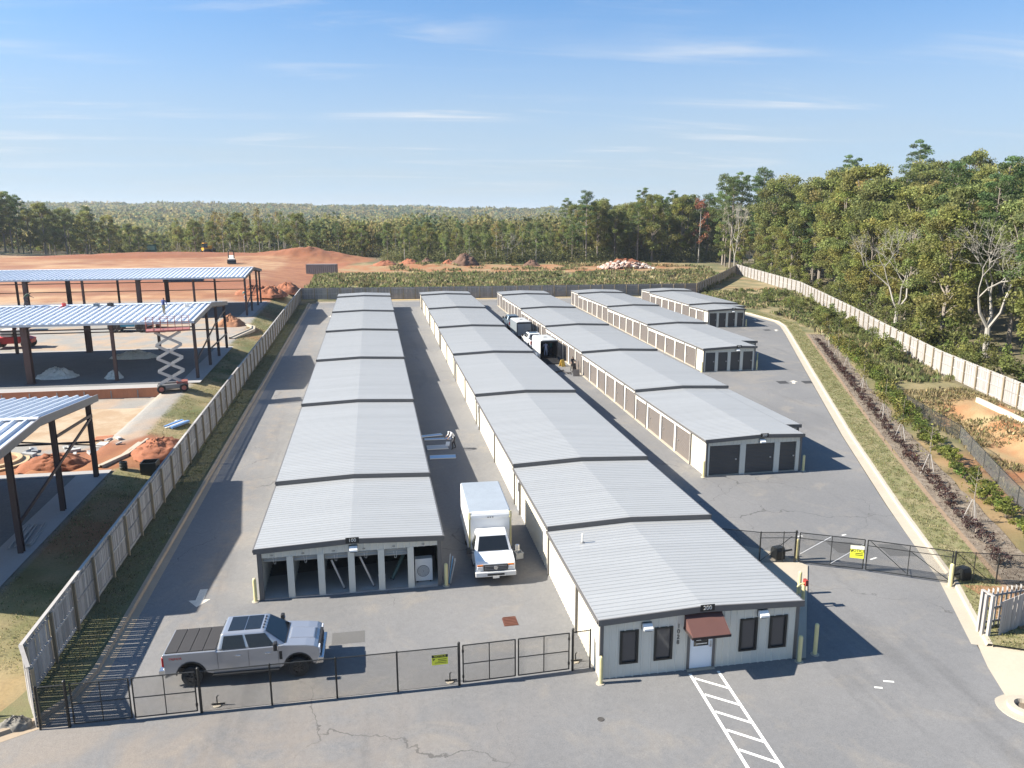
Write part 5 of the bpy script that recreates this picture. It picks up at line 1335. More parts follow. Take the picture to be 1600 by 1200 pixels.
machine('road_sign', 'dark green sign board on two posts by the far road', -84, 318, R(12), [('panel', MB().box(-2.6, 2.6, -.1, .1, 2.6, 6.4), pm('sign_green', (.02, .11, .075), .5)), ('inset', MB().box(-1.9, 1.9, -.16, -.11, 4.4, 5.8), pm('sign_pale', (.25, .4, .35), .5)), ('leg', MB().tube((-2, 0, -1), (-2, 0, 2.6), .15), black_m), ('leg', MB().tube((2, 0, -1), (2, 0, 2.6), .15), black_m)])
fr = MB(); fp = [(-150 + 7.5 * k, 292 + 3.6 * k) for k in range(12)]
for (a, b) in zip(fp[:-1], fp[1:]): fr.add([(a[0], a[1], hz(*a) + .12), (b[0], b[1], hz(*b) + .12), (b[0] - 2, b[1] + 8, hz(b[0] - 2, b[1] + 8) + .12), (a[0] - 2, a[1] + 8, hz(a[0] - 2, a[1] + 8) + .12)], [(0, 1, 2, 3)])
struct(fr.build('far_road', conc_m))
# mini items in and before the open units
tub_m = pm('appliance_white', (.62, .62, .60), .4, var=.05)
y = 34.7; fz = gz(-1, y) + .07
t = thing('ac_unit', 'white outdoor air conditioner unit in the rightmost open unit', 'air conditioner', (1.9, y + .55, fz))
link('case', MB().box(-.42, .42, -.18, .18, .06, 1.22).mesh('case', tub_m), t); link('feet', MB().box(-.36, -.28, -.2, .2, 0, .058).box(.28, .36, -.2, .2, 0, .058).mesh('feet', black_m), t)
link('fan_guard', MB().lathe([(.30, -.182), (.30, -.2), (.27, -.2), (.26, -.185), (.001, -.19)], (-.03, 0, .58), 24, 'y').mesh('fan_guard', lgrey), t)
for k in range(5): link('fan_ring', MB().lathe([(.05 * k + .04, -.2), (.05 * k + .052, -.206), (.05 * k + .064, -.2)], (-.03, 0, .58), 20, 'y').mesh('fan_ring', tub_m), t)
t = thing('bucket', 'white bucket on the floor of the fourth open unit from the left', 'bucket', (-.15, y + .75, fz))
link('pail', MB().lathe([(.001, .02), (.15, .02), (.15, 0), (.155, 0), (.18, .38), (.17, .38), (.15, .08)], n=18).mesh('pail', tub_m), t); link('band', MB().lathe([(.170, .2), (.176, .22), (.183, .32), (.176, .33)], n=18).mesh('band', pm('label_blue', (.1, .15, .3), .5)), t); link('handle', MB().chain([(-.18, 0, .33), (-.14, -.1, .45), (.14, -.1, .45), (.18, 0, .33)], [.006] * 4, 5).mesh('handle', steel_m), t)
def lean(label, x, yb, top, m, r=.05, L=None):
    t = thing('metal_tube', label, 'tube', (x, y + yb, fz)); a = Vector((0, 0, .05)); b = Vector(top)
    link('tube', MB().tube(a, b, r, n=12).mesh('tube', m), t); link('end_cap', MB().tube(a - (b - a).normalized() * .03, a, r * 1.1, n=12).mesh('end_cap', black_m), t)
lean('silver tube leaning in the third open unit from the left', -1.95, .35, (-.55, .1, 1.5), steel_m, .055); lean('silver tube leaning in the fourth open unit from the left', -.55, .35, (-.6, .1, 1.55), steel_m, .055); lean('green grey tube leaning in the fifth open unit from the left', .35, .9, (.65, .6, 1.1), pm('tube_green', (.10, .16, .14), .4), .09)
t = thing('black_roll', 'black upright roll in the second open unit from the left', 'roll', (-3.05, y + .55, fz)); link('roll', MB().lathe([(.001, .02), (.09, .0), (.1, .05), (.1, 1.02), (.085, 1.05), (.03, 1.05), (.03, .9)], n=14).mesh('roll', black_m), t)
t = thing('leaning_sheets', 'blue metal panels leaning on the corner of the open units', 'metal sheets', (3.12, 34.9, gz(3.1, 34.9)), R(-8))
blue_m = pm('blue_sheet2', (.10, .27, .42), .4, var=.12)
for k in range(3): link('panel', MB().box(-.1 + .07 * k, -.05 + .07 * k, -.1, .35, 0, 1.35 - .1 * k).mesh('panel', blue_m if k % 2 else roof_m), t, (0, 0, 0), (R(-8), R(6 + 3 * k), 0))
# sheet-metal panels on the aisle
sk = pm('sheet_sky', (.22, .40, .62), .35, .1, var=.1)
for i, (x_, y_, w_, d_, rz_, m_, l_) in enumerate([(4.05, 59.3, 1.9, .45, 12, sk, 'blue sheet panel nearest the eave in the aisle'), (4.55, 58.3, 2.1, .35, -3, sk, 'long narrow blue sheet panel behind the crouching man'), (4.35, 56.2, 1.6, .95, 0, roof_m, 'square pale sheet panel beside the crouching man'), (5.2, 56.9, .3, 1.0, -8, white_m, 'narrow white sheet strip by the square panel'), (4.55, 53.9, 1.9, .75, -3, sk, 'blue sheet panel lowest of those in the aisle')]):
    t = thing('metal_sheet', l_, 'metal sheet', (x_, y_, gz(x_, y_)), R(rz_), 'sheet panels lying in the aisle')
    link('sheet', MB().box(-w_ / 2, w_ / 2, -d_ / 2, d_ / 2, .03, .045).mesh('sheet', m_), t)
    link('lip', MB().box(-w_ / 2, w_ / 2, -d_ / 2 - .02, -d_ / 2, .0, .06).box(-w_ / 2, w_ / 2, d_ / 2, d_ / 2 + .02, 0, .06).mesh('lip', white_m), t)
t = thing('vent_pipe', 'white vent pipe standing on the office roof', 'vent pipe', (9.35, 33.0, 0)); zz = roof_z(9.35, 8.2, 16.55, s2[0][2]); t.location.z = zz
link('pipe', MB().tube((0, 0, 0), (0, 0, .45), .045, n=10).mesh('pipe', white_m), t); link('flashing', MB().lathe([(.14, .0), (.06, .06)], n=12).mesh('flashing', lgrey), t)
# ================================================================ vehicles
chrome_m = pm('chrome', (.6, .6, .6), .2, .9, var=.0)
silver_m = pm('silver_paint', (.42, .43, .45), .25, .6, var=.03, coat=.6)
vwhite_m = pm('white_paint', (.72, .72, .71), .3, 0, var=.03, coat=.4)
navy_m = pm('blue_grey_paint', (.12, .16, .20), .3, .3, var=.03, coat=.4)
plastic_m = pm('black_plastic', (.016, .016, .017), .55, var=.05)
red_m = pm('tail_lamp_red', (.45, .012, .012), .2, var=0)
clear_m = pm('head_lamp', (.65, .66, .68), .12, .2, var=0)
amber_m = pm('amber_lamp', (.6, .18, .02), .25, var=0)
rimd_m = pm('dark_alloy', (.045, .045, .047), .3, .6, var=0)
def arc(cx, cz, r, a0, a1, n=9):
    return [(cx + r * math.cos(R(a0 + (a1 - a0) * i / (n - 1))), cz + r * math.sin(R(a0 + (a1 - a0) * i / (n - 1)))) for i in range(n)]
def part(par, name, mb, m, bevel=0, smooth=False, mats=None):
    me = mb.mesh(name, m); 
    if smooth: me.polygons.foreach_set('use_smooth', [True] * len(me.polygons))
    o = link(name, me, par)
    if bevel:
        b = o.modifiers.new('bevel', 'BEVEL'); b.width = bevel; b.segments = 3; b.limit_method = 'ANGLE'; b.angle_limit = R(30)
    return o
def road_wheel(par, x, y, r=.42, w=.29, rim=rimd_m, spokes=8):
    mb = MB(); mb.lathe([(r * .58, -w / 2), (r * .62, -w / 2), (r * .93, -w / 2), (r, -w * .32), (r, w * .32), (r * .93, w / 2), (r * .58, w / 2)], n=24, axis='y')
    o = link('wheel', mb.mesh('tyre', rubber_m), par, (x, y, r))
    s = 1 if y > 0 else -1
    mb = MB(); mb.lathe([(r * .6, -w * .4), (r * .6, w * .4)], n=24, axis='y'); mb.lathe([(r * .6, s * w * .44), (r * .54, s * w * .46), (r * .54, s * w * .3), (.001, s * w * .22)], n=24, axis='y')
    for k in range(spokes):
        a = 2 * math.pi * k / spokes; d = Vector((math.cos(a), 0, math.sin(a)))
        mb.bar(Vector((0, s * w * .36, 0)) + d * .04, Vector((0, s * w * .42, 0)) + d * r * .56, .05, .045)
    link('rim', mb.mesh('rim', rim), o)
    return o
def pickup(label, loc, rz, paint, cover=True, detail=True):
    t = thing('pickup_truck', label, 'pickup truck', loc, rz); t.scale = (.96, .97, .98)
    xw, fw = 1.12, 5.30
    body = [(.10, .62), (.42, .58)] + arc(xw, .50, .56, 172, 8) + [(1.95, .50), (4.60, .50)] + arc(fw, .50, .56, 172, 8) + [(5.95, .56), (6.10, .68), (6.17, .90), (6.16, 1.12), (6.10, 1.26), (5.95, 1.34), (5.6, 1.40), (4.72, 1.47), (4.55, 1.45), (2.12, 1.42), (2.10, 1.47), (.10, 1.47), (.06, 1.40)]
    b_o = part(t, 'body', MB().prism(body, 'y', -.985, .985), paint, .05)
    # bed liner wall / tonneau
    for k in range(4):
        x0 = .14 + k * .49; part(t, 'bed_cover', MB().box(x0 + .006, x0 + .484, -.90, .90, 1.44, 1.515), pm('soft_black_cover', (.030, .028, .028), .75), .02)
    # cab
    bx0, bx1, tx0, tx1 = 2.12, 4.86, 2.30, 3.98; bw_, tw = .955, .735; z0_, z1_ = 1.40, 2.04
    cab = MB().hexa([(bx0, -bw_, z0_), (bx1, -bw_, z0_), (bx1, bw_, z0_), (bx0, bw_, z0_)], [(tx0, -tw, z1_), (tx1, -tw, z1_), (tx1, tw, z1_), (tx0, tw, z1_)])
    c_o = part(t, 'cab', cab, paint, .10)
    def lerp(a, b, f): return a + (b - a) * f
    def side(s, fx0, fx1, fz0, fz1, m, name, parent, o=.012):
        pts = []
        for fx, fz in ((fx0[0], fz0), (fx1[0], fz0), (fx1[1], fz1), (fx0[1], fz1)):
            z = lerp(z0_, z1_, fz); w = lerp(bw_, tw, fz); xl_ = lerp(bx0, tx0, fz); xr_ = lerp(bx1, tx1, fz)
            pts.append((lerp(xl_, xr_, fx), s * (w + o), z))
        q = [(p[0], p[1] - s * .02, p[2]) for p in pts]
        return part(parent, name, MB().hexa(q, pts), m)
    for s in (-1, 1):
        side(s, (.07, .08), (.43, .475), .10, .86, glass_m, 'side_window', t); side(s, (.475, .52), (.86, .955), .10, .86, glass_m, 'side_window', t)
        for xd in (2.16, 3.36, 4.52):
            part(t, 'door_gap', MB().box(xd, xd + .012, s * .988 - .006, s * .988 + .006, .62, 1.40), plastic_m)
        for xd in (3.12, 4.28): part(t, 'door_handle', MB().box(xd - .26, xd - .05, s * 1.0 - .02, s * 1.0 + .02, 1.16, 1.205), chrome_m, .01)
        part(t, 'running_board', MB().box(1.95, 4.55, s * 1.0 - .10, s * 1.0 + .03, .44, .50), plastic_m, .015)
        part(t, 'fender_vent', MB().box(4.56, 4.68, s * .988 - .008, s * .988 + .012, .86, 1.22), plastic_m, .01)
        part(t, 'arch_trim', MB().prism(arc(xw, .50, .60, 175, 5, 11) + arc(xw, .50, .545, 5, 175, 11), 'y', s * .99 - .012, s * .99 + .022), plastic_m)
        part(t, 'arch_trim', MB().prism(arc(fw, .50, .60, 175, 5, 11) + arc(fw, .50, .545, 5, 175, 11), 'y', s * .99 - .012, s * .99 + .022), plastic_m)
        m_o = part(t, 'mirror', MB().box(4.38, 4.54, s * 1.06 - .02 if s > 0 else s * 1.06 - .2, s * 1.06 + .2 if s > 0 else s * 1.06 + .02, 1.38, 1.72), plastic_m, .04)
        part(m_o, 'mirror_cap', MB().box(4.54, 4.57, min(s * 1.08, s * 1.22), max(s * 1.08, s * 1.22), 1.42, 1.58), chrome_m)
        part(t, 'head_lamp', MB().box(5.96, 6.19, s * .80 - .16, s * .80 + .16, .95, 1.24), clear_m, .03)
        part(t, 'tail_lamp', MB().box(.03, .12, s * .9 - .09, s * .9 + .092, .95, 1.36), red_m, .02)
        for xx in (xw, fw): road_wheel(t, xx, s * .84)
    # glass front and back, sunroof
    def ws(f0, f1, fz0, fz1, front):
        pts = []
        for f, fz in ((f0, fz0), (f1, fz0), (f1, fz1), (f0, fz1)):
            z = lerp(z0_, z1_, fz); w = lerp(bw_, tw, fz); x = lerp(bx1, tx1, fz) if front else lerp(bx0, tx0, fz)
            pts.append((x + (.014 if front else -.014), lerp(-w, w, f), z + .008))
        q = [(p[0] - (.02 if front else -.02), p[1], p[2] - .01) for p in pts]
        return MB().hexa(q, pts)
    part(t, 'windscreen', ws(.06, .94, .08, .93, True), glass_m); part(t, 'rear_window', ws(.15, .85, .2, .85, False), glass_m)
    part(t, 'sunroof', MB().box(2.55, 3.18, -.56, .56, z1_ - .01, z1_ + .012).box(3.21, 3.82, -.56, .56, z1_ - .01, z1_ + .012), glass_m)
    for k in range(5): part(t, 'roof_marker', MB().box(3.90, 3.96, -.5 + .22 * k, -.42 + .22 * k, z1_, z1_ + .03), plastic_m)
    part(t, 'grille', MB().box(6.10, 6.20, -.63, .63, .82, 1.25), plastic_m, .02)
    for z in (.93, 1.05): part(t, 'grille_bar', MB().box(6.19, 6.225, -.6, .6, z, z + .05), chrome_m if not detail else plastic_m)
    part(t, 'bumper', MB().prism([(5.95, .52), (6.30, .55), (6.32, .80), (6.10, .82)], 'y', -.99, .99), chrome_m, .03); part(t, 'bumper', MB().box(-.12, .12, -.96, .96, .58, .80), chrome_m, .03)
    part(t, 'hood_bulge', MB().hexa([(4.86, -.5, 1.42), (6.0, -.45, 1.32), (6.0, .45, 1.32), (4.86, .5, 1.42)], [(4.95, -.42, 1.485), (5.9, -.38, 1.40), (5.9, .38, 1.40), (4.95, .42, 1.485)]), paint, .03)
    part(t, 'cowl', MB().box(4.66, 4.84, -.8, .8, 1.44, 1.475), plastic_m)
    part(t, 'chassis', MB().box(.5, 5.9, -.55, .55, .34, .58), plastic_m)
    if detail:
        cu = bpy.data.curves.new('badge', 'FONT'); cu.body = 'TREMOR'; cu.size = .13; cu.extrude = .004; tmp = bpy.data.objects.new('tmp', cu); C.objects.link(tmp); dg = bpy.context.evaluated_depsgraph_get(); me = bpy.data.meshes.new_from_object(tmp.evaluated_get(dg)); bpy.data.objects.remove(tmp); me.materials.clear(); me.materials.append(red_m)
        link('badge_lettering', me, t, (.30, -.992, 1.22), (R(90), 0, 0))
        part(t, 'exhaust', MB().tube((.35, -.62, .42), (.05, -.80, .40), .055, n=10), chrome_m)
    return t
pickup('silver crew cab pickup with black bed cover behind the front fence', (-8.55, 29.25, gz(-6, 29.2)), R(-1.2), silver_m)
pickup('white pickup in the aisle ahead of the white cargo trailer', (19.9, 91.9, gz(19.9, 94)), R(90), vwhite_m, detail=False)
pickup('blue grey pickup in the aisle ahead of the grey box trailer', (20.0, 107.5, gz(20, 110)), R(90), navy_m, detail=False)

# ---- box truck (front at y=0, facing -Y)
t = thing('box_truck', 'white box truck parked in the aisle facing the camera', 'box truck', (5.36, 34.25, gz(5.3, 37)), R(-1.5))
W_ = .97
low = [(.10, .42), (.36, .42)] + arc(.86, .40, .45, 172, 8) + [(1.45, .42), (2.15, .42), (2.15, 1.28), (.98, 1.30), (.22, 1.14), (.10, 1.02)]
me = MB().prism(low, 'x', -W_, W_); part(t, 'cab_body', me, vwhite_m, .05)
up_ = MB().hexa([(-W_ + .02, .92, 1.26), (W_ - .02, .92, 1.26), (W_ - .02, 2.15, 1.26), (-W_ + .02, 2.15, 1.26)], [(-.76, 1.42, 2.06), (.76, 1.42, 2.06), (.78, 2.15, 2.08), (-.78, 2.15, 2.08)])
part(t, 'cab_top', up_, vwhite_m, .09)
def lp(a, b, f): return a + (b - a) * f
def wsq(f0, f1, z0f, z1f, o):
    pts = []
    for f, fz in ((f0, z0f), (f1, z0f), (f1, z1f), (f0, z1f)):
        w = lp(W_ - .02, .76, fz); pts.append((lp(-w, w, f), lp(.92, 1.42, fz) - o, lp(1.26, 2.06, fz) + o * .6))
    return pts
part(t, 'windscreen', MB().hexa([(p[0], p[1] + .03, p[2] - .02) for p in wsq(.08, .92, .08, .86, 0)], wsq(.08, .92, .08, .86, .012)), glass_m)
for s in (-1, 1):
    pts = [(s * (W_ - .005), 1.08, 1.30), (s * (W_ - .005), 1.98, 1.30), (s * .80, 1.98, 1.92), (s * .80, 1.44, 1.92)]
    part(t, 'side_window', MB().hexa([(p[0] - s * .03, p[1], p[2]) for p in pts], [(p[0] + s * .008, p[1], p[2]) for p in pts]), glass_m)
    part(t, 'mirror_arm', MB().tube((s * .95, 1.12, 1.35), (s * 1.18, 1.08, 1.40), .022, n=6).tube((s * .95, 1.12, 1.20), (s * 1.18, 1.08, 1.22), .022, n=6), plastic_m)
    part(t, 'mirror', MB().box(min(s * 1.13, s * 1.33), max(s * 1.13, s * 1.33), 1.04, 1.12, 1.16, 1.52), plastic_m if s < 0 else chrome_m, .03)
    part(t, 'head_lamp', MB().box(s * .76 - .14, s * .76 + .14, .03, .2, .76, .92), clear_m, .02); part(t, 'turn_lamp', MB().box(s * .76 - .14, s * .76 + .14, .05, .2, .925, 1.0), amber_m, .01)
    part(t, 'door_gap', MB().box(s * W_ - .008, s * W_ + .006, 1.02, 1.035, .5, 1.26), plastic_m); part(t, 'step', MB().box(s * .98 - .05, s * .98 + .05, 1.35, 2.1, .36, .42), plastic_m)
part(t, 'grille', MB().box(-.60, .60, .02, .14, .70, .99), plastic_m, .02)
for z in (.76, .84, .92): part(t, 'grille_bar', MB().box(-.55, .55, .0, .03, z, z + .028), pm('grille_grey', (.18, .18, .19), .4))
part(t, 'emblem', MB().lathe([(.001, -.02), (.10, -.02), (.105, -.005), (.10, 0)], (0, 0, .86), 18, 'y'), chrome_m)
part(t, 'bumper', MB().prism([(-.06, .42), (.16, .40), (.16, .68), (-.06, .66)], 'x', -1.0, 1.0), pm('bumper_white', (.55, .55, .54), .4), .03)
part(t, 'bumper_opening', MB().box(-.42, .42, -.068, -.05, .48, .58), plastic_m)
pl_ = part(t, 'number_plate', MB().box(-.16, .16, -.085, -.07, .34, .46), white_m)
bz0, bz1, by0, by1, bw2 = .86, 2.86, 2.22, 6.95, 1.10
bx_m = pm('box_white', (.66, .66, .65), .45, var=.08, scale=.8)
part(t, 'box', MB().box(-bw2, bw2, by0, by1, bz0, bz1 - .05), bx_m, .02)
part(t, 'box_roof', MB().box(-bw2 + .04, bw2 - .04, by0 + .22, by1 - .02, bz1 - .05, bz1), pm('box_roof', (.27, .30, .33), .5, var=.16, scale=.8, fine=.1, fscale=6), .02)
part(t, 'nose_cap', MB().prism([(by0 - .05, bz1 - .30), (by0 + .22, bz1 - .30), (by0 + .22, bz1 + .005), (by0 + .10, bz1), (by0 - .03, bz1 - .12)], 'x', -bw2 + .1, bw2 - .1), bx_m, .03)
cor_m = pm('aged_corner', (.42, .37, .20), .6, var=.2, scale=3)
for s in (-1, 1):
    part(t, 'corner_cap', MB().tube((s * (bw2 - .06), by0 + .02, bz1 - .32), (s * (bw2 - .06), by0 + .10, bz1 - .02), .10, .09, 12), cor_m)
    part(t, 'corner_post', MB().box(s * (bw2 - .04) - .05, s * (bw2 - .04) + .05, by0 - .03, by0 + .05, bz0, bz1 - .3), cor_m, .02)
    part(t, 'rub_rail', MB().box(s * bw2 - .025, s * bw2 + .025, by0 + .05, by1, bz0 - .02, bz0 + .08), steel_m)
    road_wheel(t, s * .82, 0, .38, .24, steel_m) if False else None
for k in range(3): part(t, 'marker_lamp', MB().box(-.14 + .12 * k, -.07 + .12 * k, by0 - .07, by0 - .045, bz1 - .26, bz1 - .22), plastic_m)
part(t, 'chassis', MB().box(-.45, .45, .8, 6.8, .42, .84), plastic_m); part(t, 'rear_bumper', MB().box(-1.0, 1.0, 6.96, 7.1, .45, .6), steel_m)
def twheel(par, x, y, r, w, rim):
    mb = MB(); mb.lathe([(r * .58, -w / 2), (r * .93, -w / 2), (r, -w * .32), (r, w * .32), (r * .93, w / 2), (r * .58, w / 2)], n=22, axis='x'); o = link('wheel', mb.mesh('tyre', rubber_m), par, (x, y, r))
    s = 1 if x > 0 else -1; mb = MB(); mb.lathe([(r * .6, s * w * .44), (r * .54, s * w * .46), (r * .4, s * w * .2), (.001, s * w * .2)], n=22, axis='x'); link('rim', mb.mesh('rim', rim), o)
for s in (-1, 1):
    twheel(t, s * .84, .86, .38, .24, steel_m); twheel(t, s * .94, 4.9, .38, .24, steel_m); twheel(t, s * .66, 4.9, .38, .24, steel_m)

# ---- cargo trailers in the second aisle (rear at y=0, facing +Y ahead)
inside_shade_m = pm('trailer_inside_shade', (.05, .045, .04), .8)  # dark colour that paints the shade inside the trailers
def trailer(label, x, y, m, top, l, w, h, open_rear):
    t = thing('cargo_trailer', label, 'trailer', (x, y, gz(x, y)), R(1))
    z0_ = .45; k = .04
    part(t, 'side_wall', MB().box(-w / 2, -w / 2 + k, 0, l, z0_, h), m); part(t, 'side_wall', MB().box(w / 2 - k, w / 2, 0, l, z0_, h), m)
    part(t, 'front_wall', MB().box(-w / 2 + k, w / 2 - k, l - k, l, z0_, h), m); part(t, 'floor', MB().box(-w / 2 + k, w / 2 - k, 0, l - k, z0_, z0_ + .06), plastic_m)
    part(t, 'roof', MB().prism([(-w / 2 - .01, h + .002), (w / 2 + .01, h + .002), (w / 2 - .25, h + .10), (-w / 2 + .25, h + .10)], 'y', -.03, l + .02), top, .02)
    part(t, 'rear_frame', MB().box(-w / 2 - .01, -w / 2 + .10, -.03, -.002, z0_ - .05, h).box(w / 2 - .10, w / 2 + .01, -.03, -.002, z0_ - .05, h).box(-w / 2 + .10, w / 2 - .10, -.03, -.002, h - .18, h), plastic_m)
    part(t, 'shade_panel', MB().box(-w / 2 + k + .002, -w / 2 + k + .012, .01, l - k - .02, z0_ + .061, h - .02).box(w / 2 - k - .012, w / 2 - k - .002, .01, l - k - .02, z0_ + .061, h - .02).box(-w / 2 + k + .013, w / 2 - k - .013, l - k - .018, l - k - .004, z0_ + .061, h - .02).box(-w / 2 + k + .013, w / 2 - k - .013, .01, l - k - .02, h - .016, h - .004), inside_shade_m)  # added dark panels over the inner faces, standing in for interior shade
    part(t, 'roof_vent', MB().box(-.2, .2, l * .5, l * .5 + .4, h + .1, h + .18), top)
    if not open_rear:
        part(t, 'rear_door', MB().box(-w / 2 + .10, -.01, -.02, .02, z0_, h - .18), m); part(t, 'rear_door', MB().box(.01, w / 2 - .10, -.02, .02, z0_, h - .18), m)
        part(t, 'side_lamp', MB().box(w * .2, w * .36, -.06, -.03, z0_ + .3, z0_ + .75), plastic_m)
    else:
        part(t, 'ramp_door', MB().hexa([(-w / 2 + .1, -1.7, .02), (w / 2 - .1, -1.7, .02), (w / 2 - .1, -.05, z0_ - .08), (-w / 2 + .1, -.05, z0_ - .08)], [(-w / 2 + .1, -1.7, .07), (w / 2 - .1, -1.7, .07), (w / 2 - .1, -.05, z0_ - .02), (-w / 2 + .1, -.05, z0_ - .02)]), plastic_m)
    for s in (-1, 1):
        twheel(t, s * (w / 2 + .10), l * .42, .34, .2, steel_m); part(t, 'fender', MB().prism(arc(l * .42, .34, .46, 180, 0, 9) + arc(l * .42, .34, .42, 0, 180, 9), 'x', s * (w / 2 + .11) - .11, s * (w / 2 + .11) + .11), m)
    part(t, 'drawbar', MB().bar((-.5, l, .45), (0, l + 1.0, .45), .08, .1).bar((.5, l, .45), (0, l + 1.0, .45), .08, .1), plastic_m)
    return t
grey_t = pm('trailer_roof_grey', (.40, .40, .38), .5, var=.1)
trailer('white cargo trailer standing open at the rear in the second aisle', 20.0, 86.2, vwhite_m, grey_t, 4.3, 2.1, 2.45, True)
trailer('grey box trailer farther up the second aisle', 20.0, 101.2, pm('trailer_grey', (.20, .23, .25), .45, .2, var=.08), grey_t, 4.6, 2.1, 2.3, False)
t = thing('caution_board', 'yellow folding caution board on the asphalt behind the white trailer', 'caution board', G3(20.9, 83.4, 0), R(20))
for s in (-1, 1): part(t, 'leaf', MB().hexa([(-.3, s * .28, 0), (.3, s * .28, 0), (.3, s * .25, 0), (-.3, s * .25, 0)], [(-.2, s * .03, .75), (.2, s * .03, .75), (.2, 0, .75), (-.2, 0, .75)]), pm('caution_yellow', (.7, .45, .08), .5))
# odds and ends piled at an open unit of row 300
dk = pm('dark_clutter', (.05, .045, .045), .7, var=.2)
for i, (x_, y_, w_, h_, rz_, l_) in enumerate([(21.3, 79.6, .5, 1.1, 20, 'dark upright frame leaning by a door of row 300'), (21.2, 78.3, .7, .7, -10, 'dark carton leaning at the step of row 300')]):
    t = thing('bed_base' if i == 0 else 'carton', l_, 'clutter', G3(x_, y_, 0), R(rz_))
    part(t, 'panel', MB().hexa([(-w_ / 2, -.2, 0), (w_ / 2, -.2, 0), (w_ / 2, -.15, 0), (-w_ / 2, -.15, 0)], [(-w_ / 2, .1, h_), (w_ / 2, .1, h_), (w_ / 2, .15, h_), (-w_ / 2, .15, h_)]), dk); part(t, 'prop', MB().bar((0, .4, 0), (0, .1, h_ * .8), .06, .06), dk)
for i, (x_, y_, l_) in enumerate([(19.8, 80.6, 'dark metal rod lying in the second aisle, left of two'), (20.5, 79.9, 'dark metal rod lying in the second aisle, right of two')]):
    t = thing('metal_rod', l_, 'rod', G3(x_, y_, .02), R(40 + 70 * i)); part(t, 'rod', MB().bar((-.9, 0, .05), (.9, 0, .05), .09, .1), dk); part(t, 'crosspiece', MB().bar((-.5, -.3, .08), (-.5, .3, .08), .08, .1), dk)
t = thing('plastic_crate', 'white plastic crate standing on the asphalt right of the box truck', 'crate', G3(7.0, 37.0, 0), R(12))
part(t, 'crate', MB().box(-.2, .2, -.2, -.17, 0, .32).box(-.2, .2, .17, .2, 0, .32).box(-.2, -.17, -.17, .17, 0, .32).box(.17, .2, -.17, .17, 0, .32).box(-.17, .17, -.17, .17, 0, .03), tub_m)
part(t, 'rim', MB().box(-.22, .22, -.22, -.2, .28, .34).box(-.22, .22, .2, .22, .28, .34), tub_m)

# ================================================================ people
def person(label, loc, rz, joints, cols, h=1.75):
    """joints: dict of local joint positions; one continuous skinned surface"""
    J = joints
    order = [('pelvis', 'chest', .15, .155), ('chest', 'neck', .155, .062), ('neck', 'head', .062, .10), ('head', 'crown', .10, .075)]
    for s in 'lr':
        order += [('pelvis', 'hip' + s, .15, .105), ('hip' + s, 'knee' + s, .105, .068), ('knee' + s, 'ankle' + s, .068, .045), ('ankle' + s, 'toe' + s, .045, .04),
                  ('chest', 'sh' + s, .14, .075), ('sh' + s, 'elbow' + s, .075, .05), ('elbow' + s, 'wrist' + s, .05, .034), ('wrist' + s, 'hand' + s, .034, .04)]
    names = []; rad = {}
    for a, b, ra, rb in order:
        for n_, r_ in ((a, ra), (b, rb)):
            if n_ not in names: names.append(n_)
            rad[n_] = max(rad.get(n_, 0), r_) if n_ in ('pelvis', 'chest') else r_
    me = bpy.data.meshes.new('body'); me.from_pydata([J[n_] for n_ in names], [(names.index(a), names.index(b)) for a, b, _, _ in order], [])
    tmp = bpy.data.objects.new('tmp', me); C.objects.link(tmp)
    sk_ = tmp.modifiers.new('skin', 'SKIN'); ss = tmp.modifiers.new('sub', 'SUBSURF'); ss.levels = 1; ss.render_levels = 1
    for i, n_ in enumerate(names):
        d = me.skin_vertices[0].data[i]; d.radius = (rad[n_] * h / 1.75, rad[n_] * .8 * h / 1.75 if n_ in ('chest', 'pelvis') else rad[n_] * h / 1.75); d.use_root = n_ == 'pelvis'
    dg = bpy.context.evaluated_depsgraph_get(); m2 = bpy.data.meshes.new_from_object(tmp.evaluated_get(dg)); bpy.data.objects.remove(tmp)
    m2.materials.clear()
    for m in cols: m2.materials.append(m)       # skin, shirt, trousers, shoes, hair
    segm = {'pelvis': 2, 'chest': 1}
    segs = []
    for a, b, _, _ in order:
        k = 0
        if a in ('pelvis',) and b == 'chest': k = 1
        elif a == 'chest' and b == 'neck': k = 1
        elif a.startswith(('hip', 'knee')) or b.startswith('hip'): k = 2
        elif a.startswith('ankle'): k = 3
        elif a == 'chest' or a.startswith('sh'): k = 1
        elif a == 'head': k = 4
        segs.append((Vector(J[a]), Vector(J[b]), k))
    for p in m2.polygons:
        c = p.center; best = (9, 0)
        for a, b, k in segs:
            d = b - a; t_ = max(0, min(1, (c - a).dot(d) / d.dot(d))); e = (c - a - d * t_).length
            if e < best[0]: best = (e, k)
        p.material_index = best[1]; p.use_smooth = True
    t = thing('person', label, 'person', loc, rz)
    link('body', m2, t)
    return t
